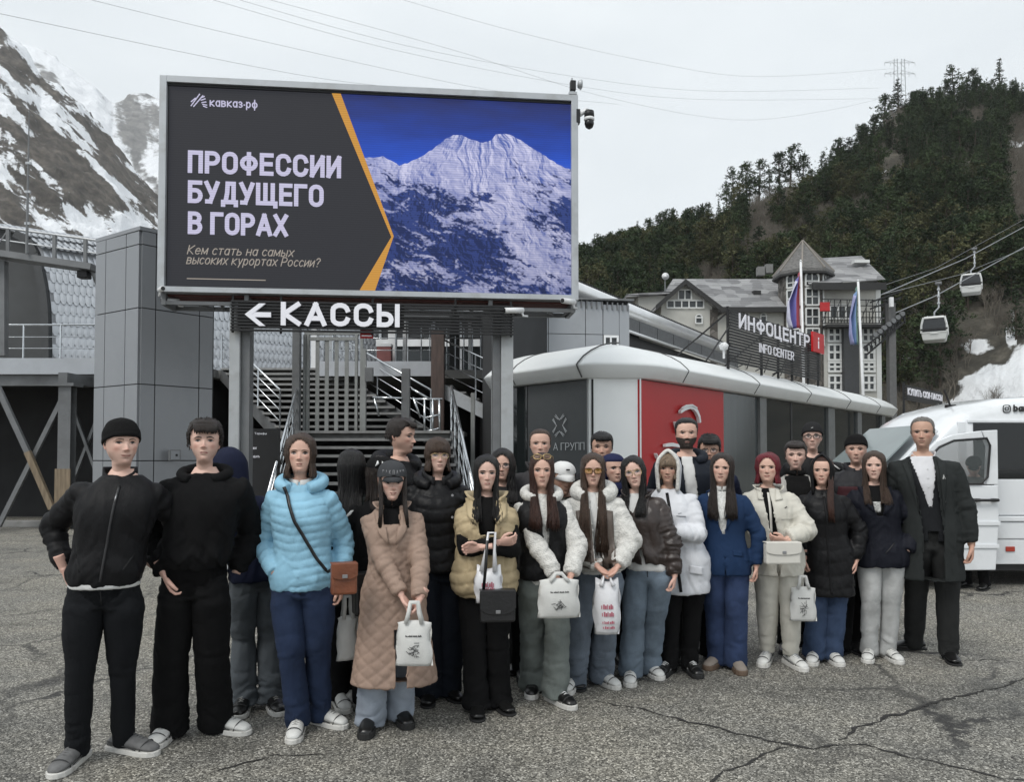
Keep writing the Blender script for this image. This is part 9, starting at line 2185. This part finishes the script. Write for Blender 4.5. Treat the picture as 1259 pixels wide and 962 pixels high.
for sx in (-1,1): p.patch('coat_lapel', [(sx*.042*p.H, .60*p.H),(sx*.062*p.H, .72*p.H),(sx*.080*p.H, .82*p.H),(sx*.048*p.H, .83*p.H)], GREENC, lift=.008)
for k in range(3): MB().tube([Vector((.0,-.16,0)), Vector((.0,-.155,0))],.006,8).build('shirt_button', WHITEP, p.t).location = Vector((p.hoff*.6, p.front_y(p.hoff*.6,(.79-.035*k)*p.H, 0)+.155 if p.front_y(p.hoff*.6,(.79-.035*k)*p.H, 0) else 0,(.79-.035*k)*p.H))
p.strip('ribbon_pin', [(.056*p.H, .752*p.H),(.06*p.H, .768*p.H),(.064*p.H, .752*p.H)],.006, WHT, lift=.010); p.strip('coat_button', [(.052*p.H, .66*p.H),(.056*p.H, .66*p.H)],.016, BLKF, lift=.006); p.short_hair(HAIR['grey'],.040,.016, n=220, hairline=.86); p.shoes('dress', SHB, SOLEB, (-62,-2))
# 30 driver
p = Person('person in dark cap bending down behind the window of the open minibus door', 1197,9.42,576, 'm', .03, turn=-55, h=1.62, v={}, seed=30, hyaw=0, hpitch=30)
p.arm(-1,(-.1,-.1,.52), None); p.arm(1,(.1,-.1,.52), None); p.finish_body(); p.face(1, 'rose', 0, HAIR['dark'], closed=True); p.trousers(BLKC, 'straight'); p.garment('jacket', CM('grey_work_jacket', (.12,.12,.12),.8),.48,.02,(.05,.044,.036,.03)); p.shell('cap_crown', BLKW, lambda X, Y, Z: (Z-.66)*5,.055, fade=False); brim(p, BLKW, .68,.2); p.shoes('dress', SHB, SOLEB)
# ================================================================ bags
def bag(kind, px0, px1, py0, py1, Y, lab, m, hand=None, rz=0, name='tote_bag', prints=True, group=None, depth=.07, pm=None):
 c = P((px0+px1)/2, py1, Y); s = FPX/Y; w_ = (px1-px0)/s/2; h = (py1-py0)/s; t = thing(name, lab, 'bag', c, rz, group); rn = random.Random(int(px0)); V = []; nx, nz = 12,14
 for side in (-1,1):
  for j in range(nz+1):
   f = j/nz
   for i in range(nx+1):
    g_ = i/nx*2-1; flare = (1-.10*f) if kind == 'tote' else (.82+.30*math.sin(f*2.4)-.25*f); x = g_*w_*flare; b = (1-g_*g_) ** .5*(math.sin(math.pi*min(1, f*.9+.08)) ** .6); y = side*depth*b*.5
    V.append((x+.006*math.sin(f*9+side), y, f*h-.012*(g_ ** 2)*(1 if j == nz else 0)*(1 if kind == 'tote' else -2)))
 co = np.array(V); q = np.stack([co[:, 0]*14+px0, co[:, 1]*10, co[:, 2]*7],1); co[:, 1] += (ridge(q, 3)-.6)*(.02 if kind != 'tote' else .010); n0 = (nx+1)*(nz+1); F = []
 for s_ in (0,1):
  for j in range(nz):
   for i in range(nx): a = s_*n0+j*(nx+1)+i; F.append((a, a+1, a+nx+2, a+nx+1) if s_ == 0 else (a, a+nx+1, a+nx+2, a+1))
 for j in range(nz):
  for i in (0, nx): a = j*(nx+1)+i; F.append((a, a+nx+1, a+n0+nx+1, a+n0))
 F += [(i+1, i, i+n0, i+n0+1) for i in range(nx)]; F += [(n0-nx-1+i, n0-nx+i, 2*n0-nx+i, 2*n0-nx-1+i) for i in range(nx)]
 body = mesh_obj('bag_body', co.tolist(), F, m, t, True); bv = BVHTree.FromPolygons(co.tolist(), F)
 hx, hz = hand if hand else (0, h*1.4)
 for sy in (-1,1):
  a, b = Vector((-w_*.45, sy*depth*.3, h*.93)), Vector((w_*.45, sy*depth*.3, h*.93)); tip = Vector((hx, sy*.012, hz)); pts = [a, a.lerp(tip, .55)+Vector((-.008,0,.0)), tip+Vector((-.02,0,0)), tip+Vector((.02,0,0)), b.lerp(tip, .55)+Vector((.008,0,0)), b]
  if kind == 'tote':
   Vh = [];
   for i, q_ in enumerate(pts): d = (pts[min(5, i+1)]-pts[max(0, i-1)]).normalized(); u = d.cross(Vector((0,1,0))).normalized()*.011; Vh += [q_-u, q_+u]
   o = mesh_obj('handle', Vh, [(2*i, 2*i+1,2*i+3,2*i+2) for i in range(5)], m, t, True); md = o.modifiers.new('s', 'SOLIDIFY'); md.thickness = .003
  else: MB().tube(pts, [.016,.009,.008,.008,.009,.016],7).build('handle', m, t, True)
 def fy(x, z): h_ = bv.ray_cast(Vector((x, -1, z)), Vector((0,1,0))); return (h_[0].y if h_[0] else 0)-.0025
 if prints:
  mb = MB()
  if kind == 'tote':
   z0_ = h*.66; xs_ = [-.42+.84*i/22 for i in range(23)]
   for i, x in enumerate(xs_):
    if i % 7 != 3: x *= w_; mb.box(x-.0022, x+.0022, fy(x, z0_)-.001, fy(x, z0_), z0_, z0_+.006+.003*(i % 3 == 0))
   # small sketch of a seated figure and foliage in thin strokes
   for k in range(26):
    a = rn.uniform(0,6.28); r0 = rn.uniform(.1,1); cx_, cz_ = math.cos(a)*r0*w_*.24, h*.36+math.sin(a)*r0*h*.20; l_ = rn.uniform(.012,.03); b_ = rn.uniform(0,6.28); x1, z1 = cx_+math.cos(b_)*l_, cz_+math.sin(b_)*l_; mb.bar((cx_, fy(cx_, cz_), cz_),(x1, fy(x1, z1), z1),.0018,.0022)
   mb.build('print', pm or PRINT, t)
  else:
   for r_i, (z0_, hh) in enumerate(((h*.50,.030),(h*.36,.030),(h*.22,.018),(h*.12,.018))):
    for i in range(7): x = (-.45+.13*i)*w_+.004*r_i; ww = .10*w_*(1 if i % 3 else .6); mb.box(x, x+ww, fy(x, z0_)-.002, fy(x, z0_), z0_, z0_+hh*(1 if i % 2 else .75))
   mb.build('print', pm or PINKP, t)
 return t
GB = 'white tote bags held by the group'
bag('tote', 487,531,764,819,4.22, 'white printed tote bag held in front of the tan quilted coat', TOTE, (.0,.345), group=GB)
bag('tote', 661,713,712,760,4.72, 'white wide tote bag held before the grey green jeans', TOTE, (-.0,.27), rz=.1, group=GB, depth=.10)
bag('plastic', 729,763,716,780,4.96, 'white plastic carrier bag with pink print under the long haired girl hands', PLAS, (.0,.37), name='plastic_bag', depth=.12)
bag('plastic', 583,618,700,742,4.6, 'small white plastic bag with pink print tucked behind the black handbag', PLAS, (.02,.42), name='plastic_bag', depth=.10)
bag('tote', 972,1003,722,764,5.72, 'white tote bag hanging beside the cream trousers', TOTE, (.0,.33), rz=-.1, group=GB)
bag('tote', 414,440,758,812,4.62, 'narrow white tote bag hanging behind the dark blue jeans', TOTE, (.0,.38), rz=.5, group=GB, prints=False)
def handbag(px0, px1, py0, py1, Y, lab, m, rz=0, depth=.07, flap=.5, strap=None, owner=None, clasp=ZIP):
 c = P((px0+px1)/2, py1, Y); s = FPX/Y; w_ = (px1-px0)/s/2; h = (py1-py0)/s; t = thing('handbag', lab, 'bag', c, rz)
 MB().box(-w_, w_, -depth/2, depth/2,0, h).build('bag_body', m, t, bevel=.014); fl = MB(); k = 8; z1 = h+.006; pts = [(-w_*1.02, z1),(-w_*1.02, h*(1-flap*.7))] + [(-w_*1.02*math.cos(math.pi*i/k), h*(1-flap*.7)-h*flap*.3*math.sin(math.pi*i/k)) for i in range(1, k)] + [(w_*1.02, h*(1-flap*.7)),(w_*1.02, z1)]
 fl.xz(pts, -depth/2-.009,-depth/2-.002); fl.box(-w_*1.02, w_*1.02,-depth/2-.002, depth/2, h+.001, h+.008); f = fl.build('flap', m, t, bevel=.003); MB().box(-.014,.014,-depth/2-.014,-depth/2-.0095, h*(1-flap)+.01, h*(1-flap)+.03).build('clasp', clasp, f, bevel=.002)
 if strap:
  V = []; Fs = []; q = [Vector(p_) for p_ in strap]
  for i, p_ in enumerate(q): d = (q[min(i+1, len(q)-1)]-q[max(0, i-1)]).normalized(); u = d.cross(Vector((0,1,0))).normalized()*.009; V += [p_-t.location-u, p_-t.location+u]
  V = [Matrix.Rotation(-rz, 3, 'Z') @ v_ for v_ in V]; o = mesh_obj('strap', V, [(2*i, 2*i+1,2*i+3,2*i+2) for i in range(len(q)-1)], LEB if m is LBR else m, t, True); md = o.modifiers.new('s', 'SOLIDIFY'); md.thickness = .004
 return t
def strap_on(p, pts, lift=.012):
 M_ = Matrix.Translation(Vector((p.X, p.Y, 0))) @ Matrix.Rotation(p.rz, 4, 'Z'); out = []
 for i in range(len(pts)-1):
  for k in range(8):
   f = k/8; x = (pts[i][0]*(1-f)+pts[i+1][0]*f)*p.H; z = (pts[i][1]*(1-f)+pts[i+1][1]*f)*p.H; y = p.front_y(x, z, lift); out.append(M_ @ Vector((x, y if y is not None else -.1*p.H, z)))
 return out
c4 = P(421,705,4.24); handbag(407,438,694,731,4.22, 'brown leather shoulder bag at the hip of the blue jacket', LBR, rz=.35, strap=strap_on(P4,[(-.060,.83),(-.02,.72),(.045,.60),(.085,.545)]) + [P(420,694,4.2)])
handbag(590,633,727,765,4.55, 'black leather handbag with long strap in front of the black flared trousers', LEB, rz=.12, flap=.75, strap=[P(594,730,4.55), P(597,700,4.50), P(599,665,4.48)])
handbag(940,983,668,694,5.52, 'cream leather handbag held under the arm of the red haired woman', CWB, rz=.05, flap=.55, strap=strap_on(P23,[(-.040,.82),(-.035,.72),(-.03,.62)]))
handbag(434,460,706,755,4.62, 'soft black leather bag hanging behind the tan quilted coat', LEB, rz=.5, flap=.3, depth=.1)
